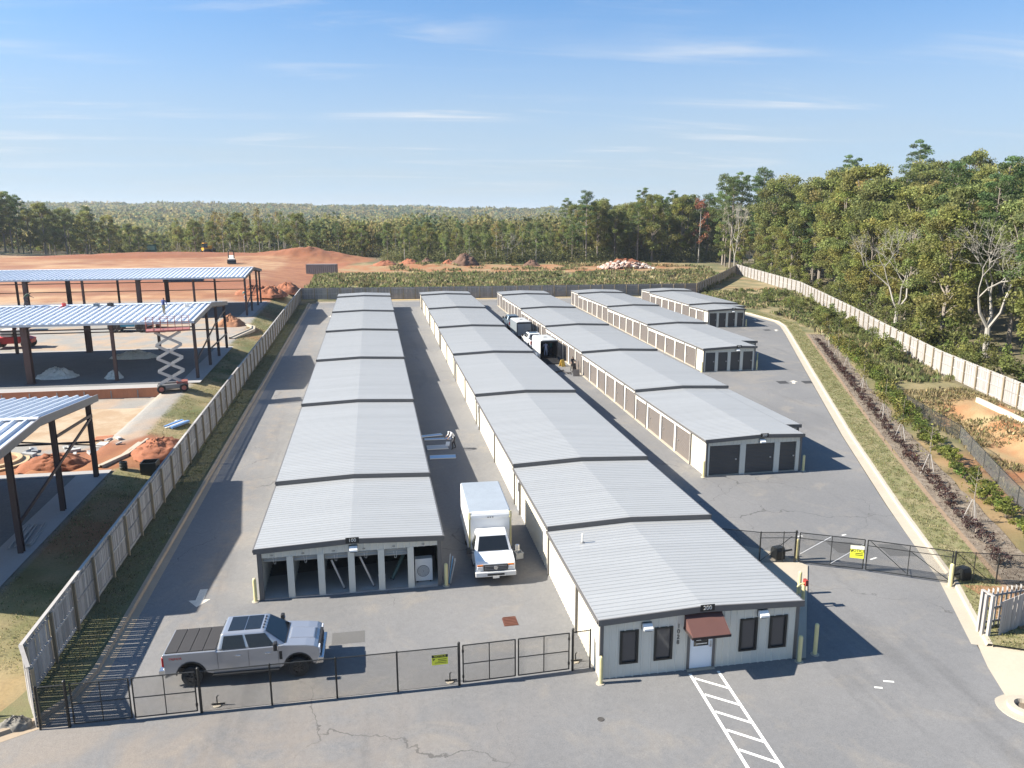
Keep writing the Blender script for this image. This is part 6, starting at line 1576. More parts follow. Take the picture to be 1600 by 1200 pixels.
def pose_stand(dx=0, arm=0, bend=0, step=.0):
    b = bend
    pel = (0, 0, .93); ch = (.30 * b, 0, 1.34 - .16 * b); nk = (.46 * b, 0, 1.52 - .30 * b); hd = (.56 * b + .02, 0, 1.62 - .36 * b); cr = (.62 * b + .02, 0, 1.73 - .40 * b)
    J = dict(pelvis=pel, chest=ch, neck=nk, head=hd, crown=cr)
    for s, y in (('l', 1), ('r', -1)):
        J['hip' + s] = (0, .10 * y, .88); J['knee' + s] = (.05 + step * y + .06 * b, .11 * y, .49); J['ankle' + s] = (step * y * 1.3, .12 * y, .08); J['toe' + s] = (.16 + step * y * 1.3, .13 * y, .04)
        J['sh' + s] = (ch[0] + .08 * b, .20 * y, ch[2] + .08); J['elbow' + s] = (ch[0] + .10 + .22 * arm, .25 * y, ch[2] - .2 + .05 * arm); J['wrist' + s] = (ch[0] + .2 + .35 * arm, .22 * y, ch[2] - .38 + .12 * arm); J['hand' + s] = (ch[0] + .25 + .42 * arm, .20 * y, ch[2] - .45 + .12 * arm)
    return J
skin_c = pm('skin', (.30, .17, .11), .6); hair_c = pm('dark_hair', (.02, .015, .012), .7); shoe_c = pm('work_boot', (.03, .022, .018), .8)
wshirt = pm('white_shirt', (.68, .68, .68), .8); dkt = pm('dark_trousers', (.03, .03, .035), .85); navys = pm('navy_shirt', (.03, .05, .16), .8); khaki = pm('khaki_trousers', (.16, .14, .09), .85); tealc = pm('teal_shirt', (.05, .32, .30), .8); jean = pm('light_jeans', (.35, .42, .55), .85); greenj = pm('dark_green_jacket', (.02, .045, .03), .85)
capw = pm('white_cap', (.65, .65, .62), .7)
person('person in white shirt and dark trousers bending over in the shaded aisle', G3(5.6, 55.7, 0), R(195), pose_stand(0, .6, .75, .12), [skin_c, wshirt, dkt, shoe_c, capw])
zr_ = lambda x_, y_, y0_, y1_, he_, hr_, up_: gz(-17.1, (y0_ + y1_) / 2) + up_ + he_ + (hr_ - he_) * (1 - abs(y_ - (y0_ + y1_) / 2) / ((y1_ - y0_) / 2)) + .2
person('person in navy top and khaki trousers standing on the middle canopy roof', (-20.6, 80.9, zr_(0, 80.9, 77.9, 94.6, 5.50, 6.25, 1.1)), R(70), pose_stand(0, .3, .15, .05), [skin_c, navys, khaki, shoe_c, hair_c])
person('person in dark green crouched over work at the left end of the middle canopy ridge', (-35.2, 86.0, zr_(0, 86.0, 77.9, 94.6, 5.50, 6.25, 1.1) + .1), R(30), pose_stand(0, .8, .9, .1), [skin_c, greenj, dkt, shoe_c, hair_c])
person('person in pale clothes bending inside the open white trailer', (19.8, 87.0, gz(19.8, 87) + .52), R(100), pose_stand(0, .5, .3, .06), [skin_c, pm('lavender_shirt', (.42, .45, .62), .8), jean, shoe_c, hair_c])
person('person in dark clothes standing at the right inside the open trailer', (20.5, 87.4, gz(20, 87) + .52), R(100), pose_stand(0, .3, .1, .04), [skin_c, pm('dark_teal_top', (.03, .10, .10), .8), dkt, shoe_c, hair_c])
person('person in teal shirt bending on the clay beyond the farthest canopy', (-21.8, 139.0, hz(-21.8, 139)), R(150), pose_stand(0, .6, .7, .1), [skin_c, tealc, jean, shoe_c, capw])
person('person in dark top walking by an open door of row 300', G3(21.35, 80.6, 0), R(-80), pose_stand(0, .2, .1, .12), [skin_c, dkt, dkt, shoe_c, hair_c])
# tools left on the canopy roof
for i, (x_, y_, w_, m_, l_) in enumerate([(-28.2, 85.4, .55, navy_m, 'blue tool case on the ridge of the middle canopy'), (-26.9, 85.5, .6, plastic_m, 'dark tool bag right of the blue case on the canopy ridge'), (-19.1, 84.0, .45, tub_m, 'pale bucket shaped box near the right end of the middle canopy roof'), (-31.5, 85.9, .35, mred, 'small red tool box left of the blue case on the canopy ridge')]):
    t = thing('tool_case', l_, 'tool case', (x_, y_, zr_(0, y_, 77.9, 94.6, 5.50, 6.25, 1.1) + .08), R(10 * i))
    part(t, 'case', MB().box(-w_ / 2, w_ / 2, -.18, .18, 0, .32), m_, .02); part(t, 'handle', MB().chain([(-.1, 0, .32), (-.08, 0, .4), (.08, 0, .4), (.1, 0, .32)], [.015] * 4, 5), plastic_m)
# ================================================================ vegetation
def leaf_material(name, rnd=.20, trans=.5):
    m = bpy.data.materials.new(name); m.use_nodes = True
    nt = m.node_tree; b = nt.nodes['Principled BSDF']; L = nt.links.new
    vc = nt.nodes.new('ShaderNodeVertexColor'); vc.layer_name = 'tone'
    oi = nt.nodes.new('ShaderNodeObjectInfo')
    mx_ = nt.nodes.new('ShaderNodeMix'); mx_.data_type = 'RGBA'; L(oi.outputs['Random'], mx_.inputs['Factor'])
    mx_.inputs['A'].default_value = (1 - rnd * .9, 1 - rnd * .35, 1 - rnd * .1, 1); mx_.inputs['B'].default_value = (1 + rnd * .55, 1 + rnd * .40, 1 - rnd * .2, 1)
    mu = nt.nodes.new('ShaderNodeMix'); mu.data_type = 'RGBA'; mu.blend_type = 'MULTIPLY'; mu.inputs['Factor'].default_value = 1
    L(vc.outputs[0], mu.inputs['A']); L(mx_.outputs['Result'], mu.inputs['B'])
    L(mu.outputs['Result'], b.inputs['Base Color']); b.inputs['Roughness'].default_value = .75; b.inputs['Specular IOR Level'].default_value = .25
    tr = nt.nodes.new('ShaderNodeBsdfTranslucent'); L(mu.outputs['Result'], tr.inputs[0])
    ms = nt.nodes.new('ShaderNodeMixShader'); ms.inputs[0].default_value = trans; L(b.outputs[0], ms.inputs[1]); L(tr.outputs[0], ms.inputs[2])
    L(ms.outputs[0], nt.nodes['Material Output'].inputs['Surface'])
    return m
leaf_m = leaf_material('foliage'); leafs_m = leaf_material('ground_foliage', .0)
bark_m = pm('bark', (.20, .17, .14), .9, var=.2, scale=2, rand=.2); barkp_m = pm('pale_bark', (.27, .25, .22), .9, var=.2, scale=2, rand=.1)
def quads_mesh(name, cen, size, tone, m, rs, asp=1.0, updir=None):
    """one small leaf-clump face at every centre"""
    n = len(cen)
    a = rs.normal(size=(n, 3)); 
    if updir is not None: a = a * .35 + np.array(updir)
    a /= np.linalg.norm(a, axis=1, keepdims=True) + 1e-9
    b = np.cross(a, rs.normal(size=(n, 3))); b /= np.linalg.norm(b, axis=1, keepdims=True) + 1e-9
    a = a * (size[:, None] * .5); b = b * (size[:, None] * .5 * asp)
    v = np.stack([cen - a * 1.15, cen - b, cen + a * 1.15, cen + b], 1).reshape(-1, 3).astype(np.float32)
    me = bpy.data.meshes.new(name); me.vertices.add(4 * n); me.vertices.foreach_set('co', v.ravel())
    me.loops.add(4 * n); me.loops.foreach_set('vertex_index', np.arange(4 * n, dtype=np.int32)); me.polygons.add(n); me.polygons.foreach_set('loop_start', np.arange(0, 4 * n, 4, dtype=np.int32))
    me.update(calc_edges=True)
    at = me.color_attributes.new('tone', 'FLOAT_COLOR', 'POINT')
    t4 = np.repeat(np.concatenate([tone, np.ones((n, 1))], 1), 4, 0).astype(np.float32); at.data.foreach_set('color', t4.ravel())
    me.materials.append(m)
    return me
def clumped(rs, clumps, per, spread, tone, ts=.25, ls=(.3, .55)):
    """leaves gathered in clumps, shell-heavy"""
    k = len(clumps); idx = np.repeat(np.arange(k), per)
    d = rs.normal(size=(len(idx), 3)); d /= np.linalg.norm(d, axis=1, keepdims=True); r = rs.random(len(idx)) ** .45
    cen = clumps[idx] + d * r[:, None] * spread[idx]
    ct = 1 + ts * rs.normal(size=(k, 1)); lt = 1 + .22 * rs.normal(size=(len(idx), 1)); hue = 1 + .06 * rs.normal(size=(k, 3))
    tn = np.clip(np.array(tone)[None] * (ct * hue)[idx] * lt, .006, .6)
    return cen, rs.uniform(ls[0], ls[1], len(idx)), tn
TREES = {}
def make_tree(kind, seed):
    rs = np.random.default_rng(seed); tr = MB()
    if kind == 'broadleaf':
        H = 20; nb = 64; pts = []
        tr.chain([(0, 0, -.5), (.1, .1, H * .3), (.2, -.2, H * .62), (.1, .1, H * .9)], [.34, .27, .16, .04], 7)
        for i in range(nb):
            f = rs.uniform(.22, 1.0); rad = 5.4 * math.sin(math.pi * min(.98, (f - .10) / .98)) ** .65 * rs.uniform(.45, 1.0); a = rs.uniform(0, 6.28)
            p = np.array([rad * math.cos(a), rad * math.sin(a), H * f]); pts.append(p)
            if i % 4 == 0: s_ = np.array([.1, 0, H * max(.15, f * .72)]); tr.chain([tuple(s_), tuple((s_ + p) / 2 + [0, 0, .4]), tuple(p)], [.13, .08, .03], 5)
        pts = np.array(pts); sp = np.tile([1.3, 1.3, 1.0], (nb, 1)) * rs.uniform(.7, 1.25, (nb, 1))
        c = clumped(rs, pts, 200, sp, (0.222, 0.224, 0.072), .16, (.20, .42)); asp = .8; bm_ = bark_m
    elif kind == 'pine':
        H = 22; pts = []; nb = 34
        tr.chain([(0, 0, -.5), (.1, .05, H * .5), (.05, .1, H * .97)], [.27, .2, .05], 7)
        for i in range(nb):
            f = .48 + .52 * (i / nb) ** .9; rad = 3.3 * (1.08 - f) ** .55 * rs.uniform(.5, 1.1) * 1.45; a = i * 2.4 + rs.uniform(-.5, .5)
            p = np.array([rad * math.cos(a), rad * math.sin(a), H * f + rs.uniform(-.3, .6)]); pts.append(p); tr.tube((.05, .05, H * f - .6), tuple(p), .06, .02, 4)
        pts = np.array(pts); sp = np.tile([1.15, 1.15, .55], (nb, 1)) * rs.uniform(.7, 1.25, (nb, 1))
        c = clumped(rs, pts, 170, sp, (0.128, 0.169, 0.061), .18, (.2, .4)); asp = .5; bm_ = bark_m
    elif kind == 'slim':
        H = 15; pts = []; nb = 18
        tr.chain([(0, 0, -.5), (.1, .05, H * .5), (.05, .1, H * .95)], [.16, .12, .03], 6)
        for i in range(nb):
            f = rs.uniform(.40, 1.0); rad = 1.9 * math.sin(math.pi * min(.97, (f - .25) / .85)) * rs.uniform(.3, 1.0); a = rs.uniform(0, 6.28)
            p = np.array([rad * math.cos(a), rad * math.sin(a), H * f]); pts.append(p); tr.tube((.05, .05, H * f - .8), tuple(p), .04, .015, 4)
        pts = np.array(pts); sp = np.tile([.95, .95, .95], (nb, 1)) * rs.uniform(.6, 1.3, (nb, 1))
        c = clumped(rs, pts, 120, sp, (0.223, 0.236, 0.084), .2, (.2, .4)); asp = .75; bm_ = barkp_m
    elif kind in ('rusty', 'fading'):
        H = 16; pts = []; nb = 22
        tr.chain([(0, 0, -.5), (.1, .05, H * .5), (.05, .1, H * .98)], [.18, .12, .03], 6)
        for i in range(nb):
            f = rs.uniform(.32, 1.0); rad = 2.4 * math.sin(math.pi * min(.97, (f - .2) / .85)) * rs.uniform(.3, 1.0); a = rs.uniform(0, 6.28)
            p = np.array([rad * math.cos(a), rad * math.sin(a), H * f]); pts.append(p); tr.chain([(.05, .05, H * f - 1.2), tuple(p), tuple(p * [1.3, 1.3, 1.05])], [.05, .025, .008], 4)
        pts = np.array(pts); sp = np.tile([.9, .9, .9], (nb, 1)) * rs.uniform(.6, 1.2, (nb, 1))
        c = clumped(rs, pts, 40, sp, (.24, .10, .065) if kind == 'rusty' else (.24, .195, .075), .25, (.22, .42)); asp = .75; bm_ = barkp_m
    elif kind == 'bush':
        H = 5; nb = 16; pts = []
        tr.chain([(0, 0, -.3), (.1, 0, 1.5), (0, .1, 3.8)], [.09, .07, .02], 5)
        for i in range(nb):
            a = rs.uniform(0, 6.28); f = rs.uniform(.1, .95); rad = 1.9 * math.sqrt(max(.05, 1 - (f - .3) ** 2 * 1.6)) * rs.uniform(.3, 1)
            p = np.array([rad * math.cos(a), rad * math.sin(a), H * f]); pts.append(p); tr.tube((0, 0, H * f * .4), tuple(p), .03, .01, 4)
        pts = np.array(pts); sp = np.tile([.95, .95, .8], (nb, 1)) * rs.uniform(.7, 1.2, (nb, 1))
        c = clumped(rs, pts, 70, sp, (0.180, 0.188, 0.061), .25, (.2, .4)); asp = .75; bm_ = bark_m
    elif kind == 'bare':
        H = 17
        def grow(p, d, l, r, k):
            if k == 0 or r < .008: return
            q = p + d * l; mid = (p + q) / 2 + rs.normal(size=3) * l * .05
            tr.chain([tuple(p), tuple(mid), tuple(q)], [r, r * .85, r * .68], 5 if r > .05 else 4)
            for j in range(2 if k > 5 else 3):
                nd = d + rs.normal(size=3) * .48 + np.array([0, 0, .12]); nd /= np.linalg.norm(nd); grow(q, nd, l * rs.uniform(.62, .86), r * rs.uniform(.5, .68), k - 1)
        base = np.array([0, 0, -.5]); 
        tr.chain([tuple(base), (.1, .1, 3.2)], [.34, .27], 8)
        for a in (0.3, 2.3, 4.4):
            d = np.array([.42 * math.cos(a), .42 * math.sin(a), 1.0]); d /= np.linalg.norm(d); grow(np.array([.1, .1, 3.1]), d, 3.6, .17, 7)
        o1 = tr.mesh('trunk', barkp_m, fix=False); TREES[(kind, seed)] = (o1, None); return
    TREES[(kind, seed)] = (tr.mesh('trunk', bm_, fix=False), quads_mesh('crown', *c, leaf_m, rs, asp))
for kd, sd in [('broadleaf', 1), ('broadleaf', 2), ('broadleaf', 3), ('pine', 4), ('pine', 5), ('slim', 6), ('slim', 7), ('slim', 8), ('rusty', 9), ('fading', 10), ('bush', 11), ('bush', 12), ('bare', 13), ('bare', 14)]: make_tree(kd, sd)
KINDS = {}
for k in TREES: KINDS.setdefault(k[0], []).append(k)
def tree(name, label, kind, x, y, s, group=None, cat='tree', sx=1.0, seed=None):
    key = KINDS[kind][random.randrange(len(KINDS[kind]))] if seed is None else (kind, seed)
    tm, cm = TREES[key]
    t = thing(name, label, cat, (x, y, hz(x, y)), random.uniform(0, 6.28), group)
    t.scale = (s * sx, s * sx, s)
    link('trunk', tm, t)
    if cm is not None: link('crown', cm, t)
    return t
# ---- the wood behind the right-hand fence
placed = []
def ok(x, y, d):
    for a, b in placed:
        if (a - x) ** 2 + (b - y) ** 2 < d * d: return False
    placed.append((x, y)); return True
def in_view(x, y, pad=1.04):
    d = Vector((x, y, 5)) - Vector((0, 0, 18.4)); z = d.dot(fwd)
    return z > 5 and abs(d.dot(r2) / z) < pad * 800 / 1194.1
BARE = [(74.3, 98.5), (72.4, 79.3)]
def blocks(x, y):
    for bx, by in BARE:
        d = Vector((-bx, -by)).normalized(); r_ = Vector((x - bx, y - by)); t_ = r_.dot(d)
        if -2 < t_ < 11 and abs(r_.x * d.y - r_.y * d.x) < 3.6: return True
    return False
GR = 'broadleaf trees of the wood behind the pale fence'
for row_, (d0, n_, dmin) in enumerate([(6, 34, 5.0), (12, 34, 5.2), (19, 34, 5.4), (27, 30, 6), (37, 30, 6.5), (50, 24, 7)]):
    for i in range(n_ * 6):
        y_ = random.uniform(44, 215); x_ = fence_x(y_) + d0 + random.uniform(-2.5, 2.5)
        if not in_view(x_, y_, 1.10) or blocks(float(x_), y_) or not ok(float(x_), y_, dmin): continue
        r_ = random.random(); sc_ = (.78 + .05 * row_) * random.uniform(.85, 1.15)
        if y_ > 150 and row_ < 3: kd = 'pine' if r_ < .3 else 'slim' if r_ < .55 else 'rusty' if r_ < .68 else 'broadleaf'; sc_ *= .82
        else: kd = 'broadleaf' if r_ < .74 else 'pine' if r_ < .82 else 'fading' if r_ < .93 else 'slim'
        lab = {'broadleaf': 'olive broadleaf tree behind the pale fence', 'pine': 'dark pine behind the pale fence', 'slim': 'slim pale-stemmed tree behind the pale fence', 'rusty': 'rusty red tree behind the pale fence', 'fading': 'thin yellowing tree behind the pale fence'}[kd]
        lab = lab + ', ' + ['front rank', 'second rank', 'third rank', 'middle depth', 'rear slope', 'skyline rank'][row_] + (' by the retaining wall' if y_ < 66 else ' beside the large bare tree' if y_ < 88 else ' beside the smaller bare tree' if y_ < 112 else ' beside the weedy bank' if y_ < 145 else ' at the far corner')
        tree({'broadleaf': 'broadleaf_tree', 'pine': 'pine_tree', 'slim': 'slim_tree', 'rusty': 'rusty_tree', 'fading': 'yellowing_tree'}[kd], lab, kd, float(x_), y_, sc_ * (1.05 if kd == 'broadleaf' else 1.15), lab.split(' ')[0] + ' trees of the right-hand wood', sx=1.0)
tree('bare_tree', 'bare pale grey tree rising behind the fence, left of the two', 'bare', 74.3, 98.5, 1.0, seed=13)
tree('bare_tree', 'large bare pale tree at the right edge behind the fence', 'bare', 72.4, 79.3, 1.12, seed=14)
tree('bare_tree', 'slender bare tree at the far end of the pale fence', 'bare', 97.5, 197, 1.2, sx=.55, seed=13)
for i, (x_, y_) in enumerate([(100, 205), (104, 208), (107, 201), (110, 210), (102, 214)]):
    tree('pine_tree', 'tall pine of the clump standing beyond the far corner of the pale fence', 'pine', x_, y_, 1.12 + .05 * (i % 3), 'pines beyond the fence corner')
for i in range(70):
    y_ = random.uniform(46, 190); x_ = float(fence_x(y_)) + random.uniform(1.6, 8)
    if not in_view(x_, y_): continue
    tree('understory_bush', 'leafy bush low behind the pale fence' + (' by the retaining wall' if y_ < 66 else ' near the large bare tree' if y_ < 88 else ' near the smaller bare tree' if y_ < 112 else ' beside the weedy bank' if y_ < 145 else ' at the far corner'), 'bush', x_, y_, random.uniform(.45, 1.0), 'bushes behind the pale fence', 'bush')
for i, (x_, y_) in enumerate([(95, 152), (99, 160), (93, 141), (101, 170), (97, 176), (91, 132), (104, 150), (106, 163), (88, 124), (103, 183), (108, 176), (98, 144)]):
    tree('broadleaf_tree', 'tall full-crowned olive tree between the corner pines and the smaller bare tree', 'broadleaf', x_, y_, random.uniform(1.05, 1.22), 'tall trees between the pines and the bare tree', sx=1.05)
# ---- tree line across the back
n_c = 0
for i in range(900):
    x_ = random.uniform(-22, 118); y_ = random.uniform(226, 262) + max(0, (30 - x_) * .12)
    if x_ > 92 and y_ < 232: continue
    if x_ < 4 and y_ < 259: continue
    if n_c >= 150: break
    if not in_view(x_, y_) or not ok(x_, y_, 4.2): continue
    n_c += 1; r_ = random.random(); right = x_ > 62
    if right: kd = 'broadleaf' if r_ < .5 else 'pine' if r_ < .72 else 'slim'; sc_ = random.uniform(.76, 1.0)
    else: kd = 'slim' if r_ < .62 else 'pine' if r_ < .76 else 'fading' if r_ < .86 else 'broadleaf'; sc_ = random.uniform(.46, .56) if kd in ('broadleaf', 'pine') else random.uniform(.58, .76)
    lab = {'broadleaf': 'rounded green tree in the back tree line', 'pine': 'dark pine in the back tree line', 'slim': 'slim bare-trunked tree in the back tree line', 'fading': 'yellowing slim tree in the back tree line'}[kd]
    lab = lab + ', ' + ('front edge' if y_ - max(0, (30 - x_) * .12) < 236 else 'deeper in') + (' left of the soil heaps' if x_ < 5 else ' above the soil heaps' if x_ < 32 else ' between heaps and rubble pile' if x_ < 58 else ' above the rubble pile' if x_ < 82 else ' near the fence corner')
    tree({'broadleaf': 'broadleaf_tree', 'pine': 'pine_tree', 'slim': 'slim_tree', 'fading': 'yellowing_tree'}[kd], lab, kd, x_, y_, sc_, 'trees of the back tree line, ' + kd)
tree('rusty_tree', 'rusty red tree standing at the right end of the back tree line', 'rusty', 98, 222, 1.25); tree('bare_tree', 'small bare tree in the middle of the back tree line', 'bare', 40, 229, .62, seed=14)
n_c = 0
for i in range(700):
    x_ = random.uniform(-82, -16); y_ = random.uniform(258, 300) + max(0, (-40 - x_) * .9)
    if n_c >= 70: break
    if abs(x_ / y_ + 84 / 318) < .028 and y_ < 325: continue
    if not in_view(x_, y_) or not ok(x_, y_, 4.6): continue
    n_c += 1; kd = 'slim' if random.random() < .7 else 'broadleaf' if random.random() < .5 else 'fading'
    tree('slim_tree' if kd != 'broadleaf' else 'broadleaf_tree', {'slim': 'slim green tree', 'fading': 'slim yellowing tree', 'broadleaf': 'rounded tree'}[kd] + ' beyond the red earthworks' + (' behind the tallest mound' if x_ > -34 else ' behind the bulldozer' if x_ > -58 else ' near the green sign'), kd, x_, y_, random.uniform(.72, .95) if kd != 'broadleaf' else random.uniform(.5, .66), 'trees beyond the earthworks, ' + kd)
n_c = 0
for i in range(500):
    f = random.random(); x_ = -155 + 68 * f + random.uniform(-14, 6); y_ = 250 + 62 * f + random.uniform(-6, 30)
    if n_c >= 46: break
    if not in_view(x_, y_, 1.12) or not ok(x_, y_, 6): continue
    n_c += 1; kd = 'broadleaf' if random.random() < .7 else 'pine'
    tree('broadleaf_tree' if kd == 'broadleaf' else 'pine_tree', ('large green tree' if kd == 'broadleaf' else 'dark conifer') + ' of the far left wood' + (', outermost left' if f < .25 else ', left of its middle' if f < .5 else ', right of its middle' if f < .75 else ', by the far road') + (' front edge' if y_ - 62 * f < 262 else ' behind the front edge'), kd, x_, y_, random.uniform(.9, 1.2) * (1.15 - .58 * f), 'trees of the far left wood, ' + kd)
# ---- far woods reading as one mass
def far_wood():
    rs = np.random.default_rng(99); P = []
    r_ = 268.0
    while r_ < 2300:
        st = 4.6 + (r_ - 268) * .0075; n_ = int(1.32 * r_ / st)
        a = R(10.24) + np.linspace(-.66, .66, n_) + rs.normal(size=n_) * .3 * st / r_; rr = r_ + rs.normal(size=n_) * st * .4
        P.append(np.stack([rr * np.sin(a), rr * np.cos(a)], 1)); r_ += st * 1.15
    P = np.concatenate(P); x, y = P[:, 0], P[:, 1]
    keep = ~((x > -120) & (x < -18) & (y < 300)) & ~((x < -18) & (x > -150) & (y < 330)) & (y > 262) & ~((np.abs(x + 90) < 26) & (y < 345))
    P = P[keep]; x, y = P[:, 0], P[:, 1]; z = terr0(x[None], y[None])[0]
    d = np.hypot(x, y); n_ = len(P); q = 30
    rad = rs.uniform(2.6, 4.8, n_) * (1 + d / 2600); hh = rs.uniform(9, 14.5, n_)
    typ = rs.random(n_); pal = np.array([(.188, .194, .075), (.269, .231, .094), (.106, .144, .069), (.35, .26, .105), (.25, .169, .094)]); typ = np.clip(typ * .55 + .6 * (fbm(x / 70 + 11, y / 70, 3) - .12), 0, .999); ti = np.select([typ < .40, typ < .62, typ < .86, typ < .96], [0, 1, 2, 3], 4)
    q = np.where(d < 420, 150, np.where(d < 700, 60, 26))
    idx = np.repeat(np.arange(n_), q); m = len(idx)
    v = rs.normal(size=(m, 3)); v /= np.linalg.norm(v, axis=1, keepdims=True); v[:, 2] = np.abs(v[:, 2]) * 1.5 - .55
    lump = 1 + .25 * rs.normal(size=m)
    cen = np.stack([x[idx], y[idx], z[idx] + hh[idx] * .68], 1) + v * np.stack([rad[idx], rad[idx], hh[idx] * .30], 1) * lump[:, None]
    patch = (.72 + .6 * fbm(x / 45, y / 60, 3))[:, None]
    tone = np.clip(pal[ti][idx] * (patch * (1 + .16 * rs.normal(size=(n_, 1))))[idx] * (1 + .10 * rs.normal(size=(m, 1))), .01, .4)
    k = np.where(d < 420, .36, np.where(d < 700, .58, 1.0))[idx]
    return quads_mesh('far_woods', cen, rad[idx] * rs.uniform(.45, .8, m) * k, tone, leafs_m, rs, .8)
stuff(link('far_woods', far_wood()), 'continuous far woods rolling to the horizon', 'woods')

# ---- ground cover
def tufts(name, label, pts, hmin, hmax, tone, per=6, w=.22, m=leafs_m, ts=.3, lean=.35, asp=.35):
    rs = np.random.default_rng(abs(hash(label)) % 1000 if False else len(pts))
    n_ = len(pts); idx = np.repeat(np.arange(n_), per); k = len(idx); P = np.array(pts)
    z = terr0(P[:, 0][None], P[:, 1][None])[0] if P.shape[1] == 2 else P[:, 2]
    h = rs.uniform(hmin, hmax, n_)[idx] * rs.uniform(.6, 1.1, k)
    off = rs.normal(size=(k, 2)) * w
    cen = np.stack([P[idx, 0] + off[:, 0], P[idx, 1] + off[:, 1], z[idx] + h * .48], 1)
    tl = np.array(tone); tn = np.clip(tl[rs.integers(0, len(tl), n_)][idx] * (1 + ts * rs.normal(size=(n_, 1)))[idx] * (1 + .2 * rs.normal(size=(k, 1))), .01, .5)
    me = quads_mesh(name, cen, h, tn, m, rs, asp, (0, 0, 1))
    return stuff(link(name, me), label, 'ground cover')
def thicket(name, label, pts, hmin, hmax, tone, per=36, ls=(.22, .5)):
    rs_ = np.random.default_rng(len(pts)); P = np.array(pts); n_ = len(P); z = terr0(P[:, 0][None], P[:, 1][None])[0]; h = rs_.uniform(hmin, hmax, n_)
    idx = np.repeat(np.arange(n_), per); k = len(idx); v = rs_.normal(size=(k, 3)); v /= np.linalg.norm(v, axis=1, keepdims=True); v[:, 2] = np.abs(v[:, 2])
    cen = np.stack([P[idx, 0], P[idx, 1], z[idx]], 1) + v * np.stack([h * .6, h * .6, h], 1)[idx] * (rs_.random(k) ** .5)[:, None]
    tl = np.array(tone); tn = np.clip(tl[rs_.integers(0, len(tl), n_)][idx] * (1 + .2 * rs_.normal(size=(n_, 1)))[idx] * (1 + .2 * rs_.normal(size=(k, 1))), .01, .5)
    return stuff(link(name, quads_mesh(name, cen, rs_.uniform(ls[0], ls[1], k), tn, leafs_m, rs_, .7)), label, 'ground cover')
rs = np.random.default_rng(3)
def scat(n, x0, x1, y0, y1, f):
    x = rs.uniform(x0, x1, n); y = rs.uniform(y0, y1, n); k = f(x, y); return np.stack([x[k], y[k]], 1)
G_ = [(0.150, 0.173, 0.062), (0.206, 0.213, 0.088), (0.263, 0.231, 0.119), (0.112, 0.140, 0.053)]; ST = [(.30, .245, .14), (.26, .20, .10), (.20, .17, .08)]
tufts('weeds', 'tall green and straw weeds behind the rear fence', scat(15000, -13, 92, 148.5, 195, lambda x, y: (x < fence_x(y) - 1) & (fbm(x / 5, y / 5, 4) > .40) & ~((x > 64) & (y < 145 + (x - 64) * 1.42))), .2, 1.15, G_ + G_[:2] + ST, 8, .5, asp=.5)
tufts('weeds', 'sparse scrub at the foot of the back tree line', scat(2600, 4, 95, 203, 230, lambda x, y: (fbm(x / 7 + 3, y / 7, 3) > .60) | (y > 225)), .3, .9, G_ + ST, 7, .4, asp=.5)
tufts('weeds', 'weeds and briars covering the bank below the pale fence', scat(15000, 36, 92, 69, 150, lambda x, y: (x < fence_x(y) - .6) & (x > np.interp(y, [54, 75, 99, 106, 110, 118, 128, 138, 150], [44.5, 53.6, 62.5, 64.2, 65.5, 65.5, 64.5, 64, 66])) & ~((x > 64) & (y > 145 + (x - 64) * 1.38)) & (fbm(x / 6, y / 6, 3) > .36)), .25, .75, G_ + G_[:2] + ST[:1], 7, .3, asp=.5)
tufts('dry_grass', 'dry straw grass in the basin on the right', scat(9000, 36, 58, 30, 66, lambda x, y: (x > np.interp(y, [29.5, 35.3, 42, 51, 60.3], [34.5, 37.3, 40.6, 45.2, 47.5])) & (x < fence_x(y) - .5) & (fbm(x / 5, y / 5, 3) > .50 - (y - 45) * .006)), .15, .45, ST + ST + G_[1:3], 5, .18)
thicket('weeds', 'brambles and weeds at the wood edge behind the pale fence', scat(4200, 52, 115, 42, 200, lambda x, y: (x > fence_x(y) + .5) & (x < fence_x(y) + 9)), .5, 1.6, G_ + [(.15, .135, .05)], 30, (.14, .32))
tufts('rough_grass', 'rough grass between canopies and board fence', scat(14000, -17.4, -13.6, 30, 138, lambda x, y: (fbm(x / 3, y / 3, 3) > .34) & ~((y > 52) & (y < 60))), .04, .11, G_ + ST, 5, .12)
tufts('rough_grass', 'rough grass on the verge between board fence and left kerb', np.concatenate([(lambda a: np.column_stack([a, S * a[:, 1] + T * a[:, 0] + .11]))(scat(9000, -13.25, -11.75, 28.5, 142, lambda x, y: x > -20))]), .03, .10, [(.13, .14, .055), (.17, .165, .075), (.22, .185, .10)], 5, .1)
def along(path, o0, o1, n, dz):
    out = []
    seg = [(Vector(a), Vector(b)) for a, b in zip(path[:-1], path[1:])]; ln = [(b - a).length for a, b in seg]; tot = sum(ln)
    for _ in range(n):
        s_ = random.random() * tot; k = 0
        while s_ > ln[k]: s_ -= ln[k]; k += 1
        a, b = seg[k]; u = (b - a).normalized(); p = a + u * s_ + Vector((u.y, -u.x)) * random.uniform(o0, o1); out.append((p.x, p.y, gz(p.x, p.y) + dz))
    return np.array(out)
tufts('short_grass', 'short grass of the verge along the right-hand kerb', along(RV, .25, 2.05, 9000, .13), .04, .12, [(.22, .22, .09), (.28, .24, .12), (.16, .18, .07)], 5, .09)
mulch_pts = along(RV[:6], 2.5, 4.6, 3500, .14)
tufts('leaf_litter', 'pine straw and leaf litter on the mulch bed', mulch_pts, .04, .10, [(.16, .12, .095), (.11, .08, .06), (.22, .19, .16)], 4, .12, asp=.6)
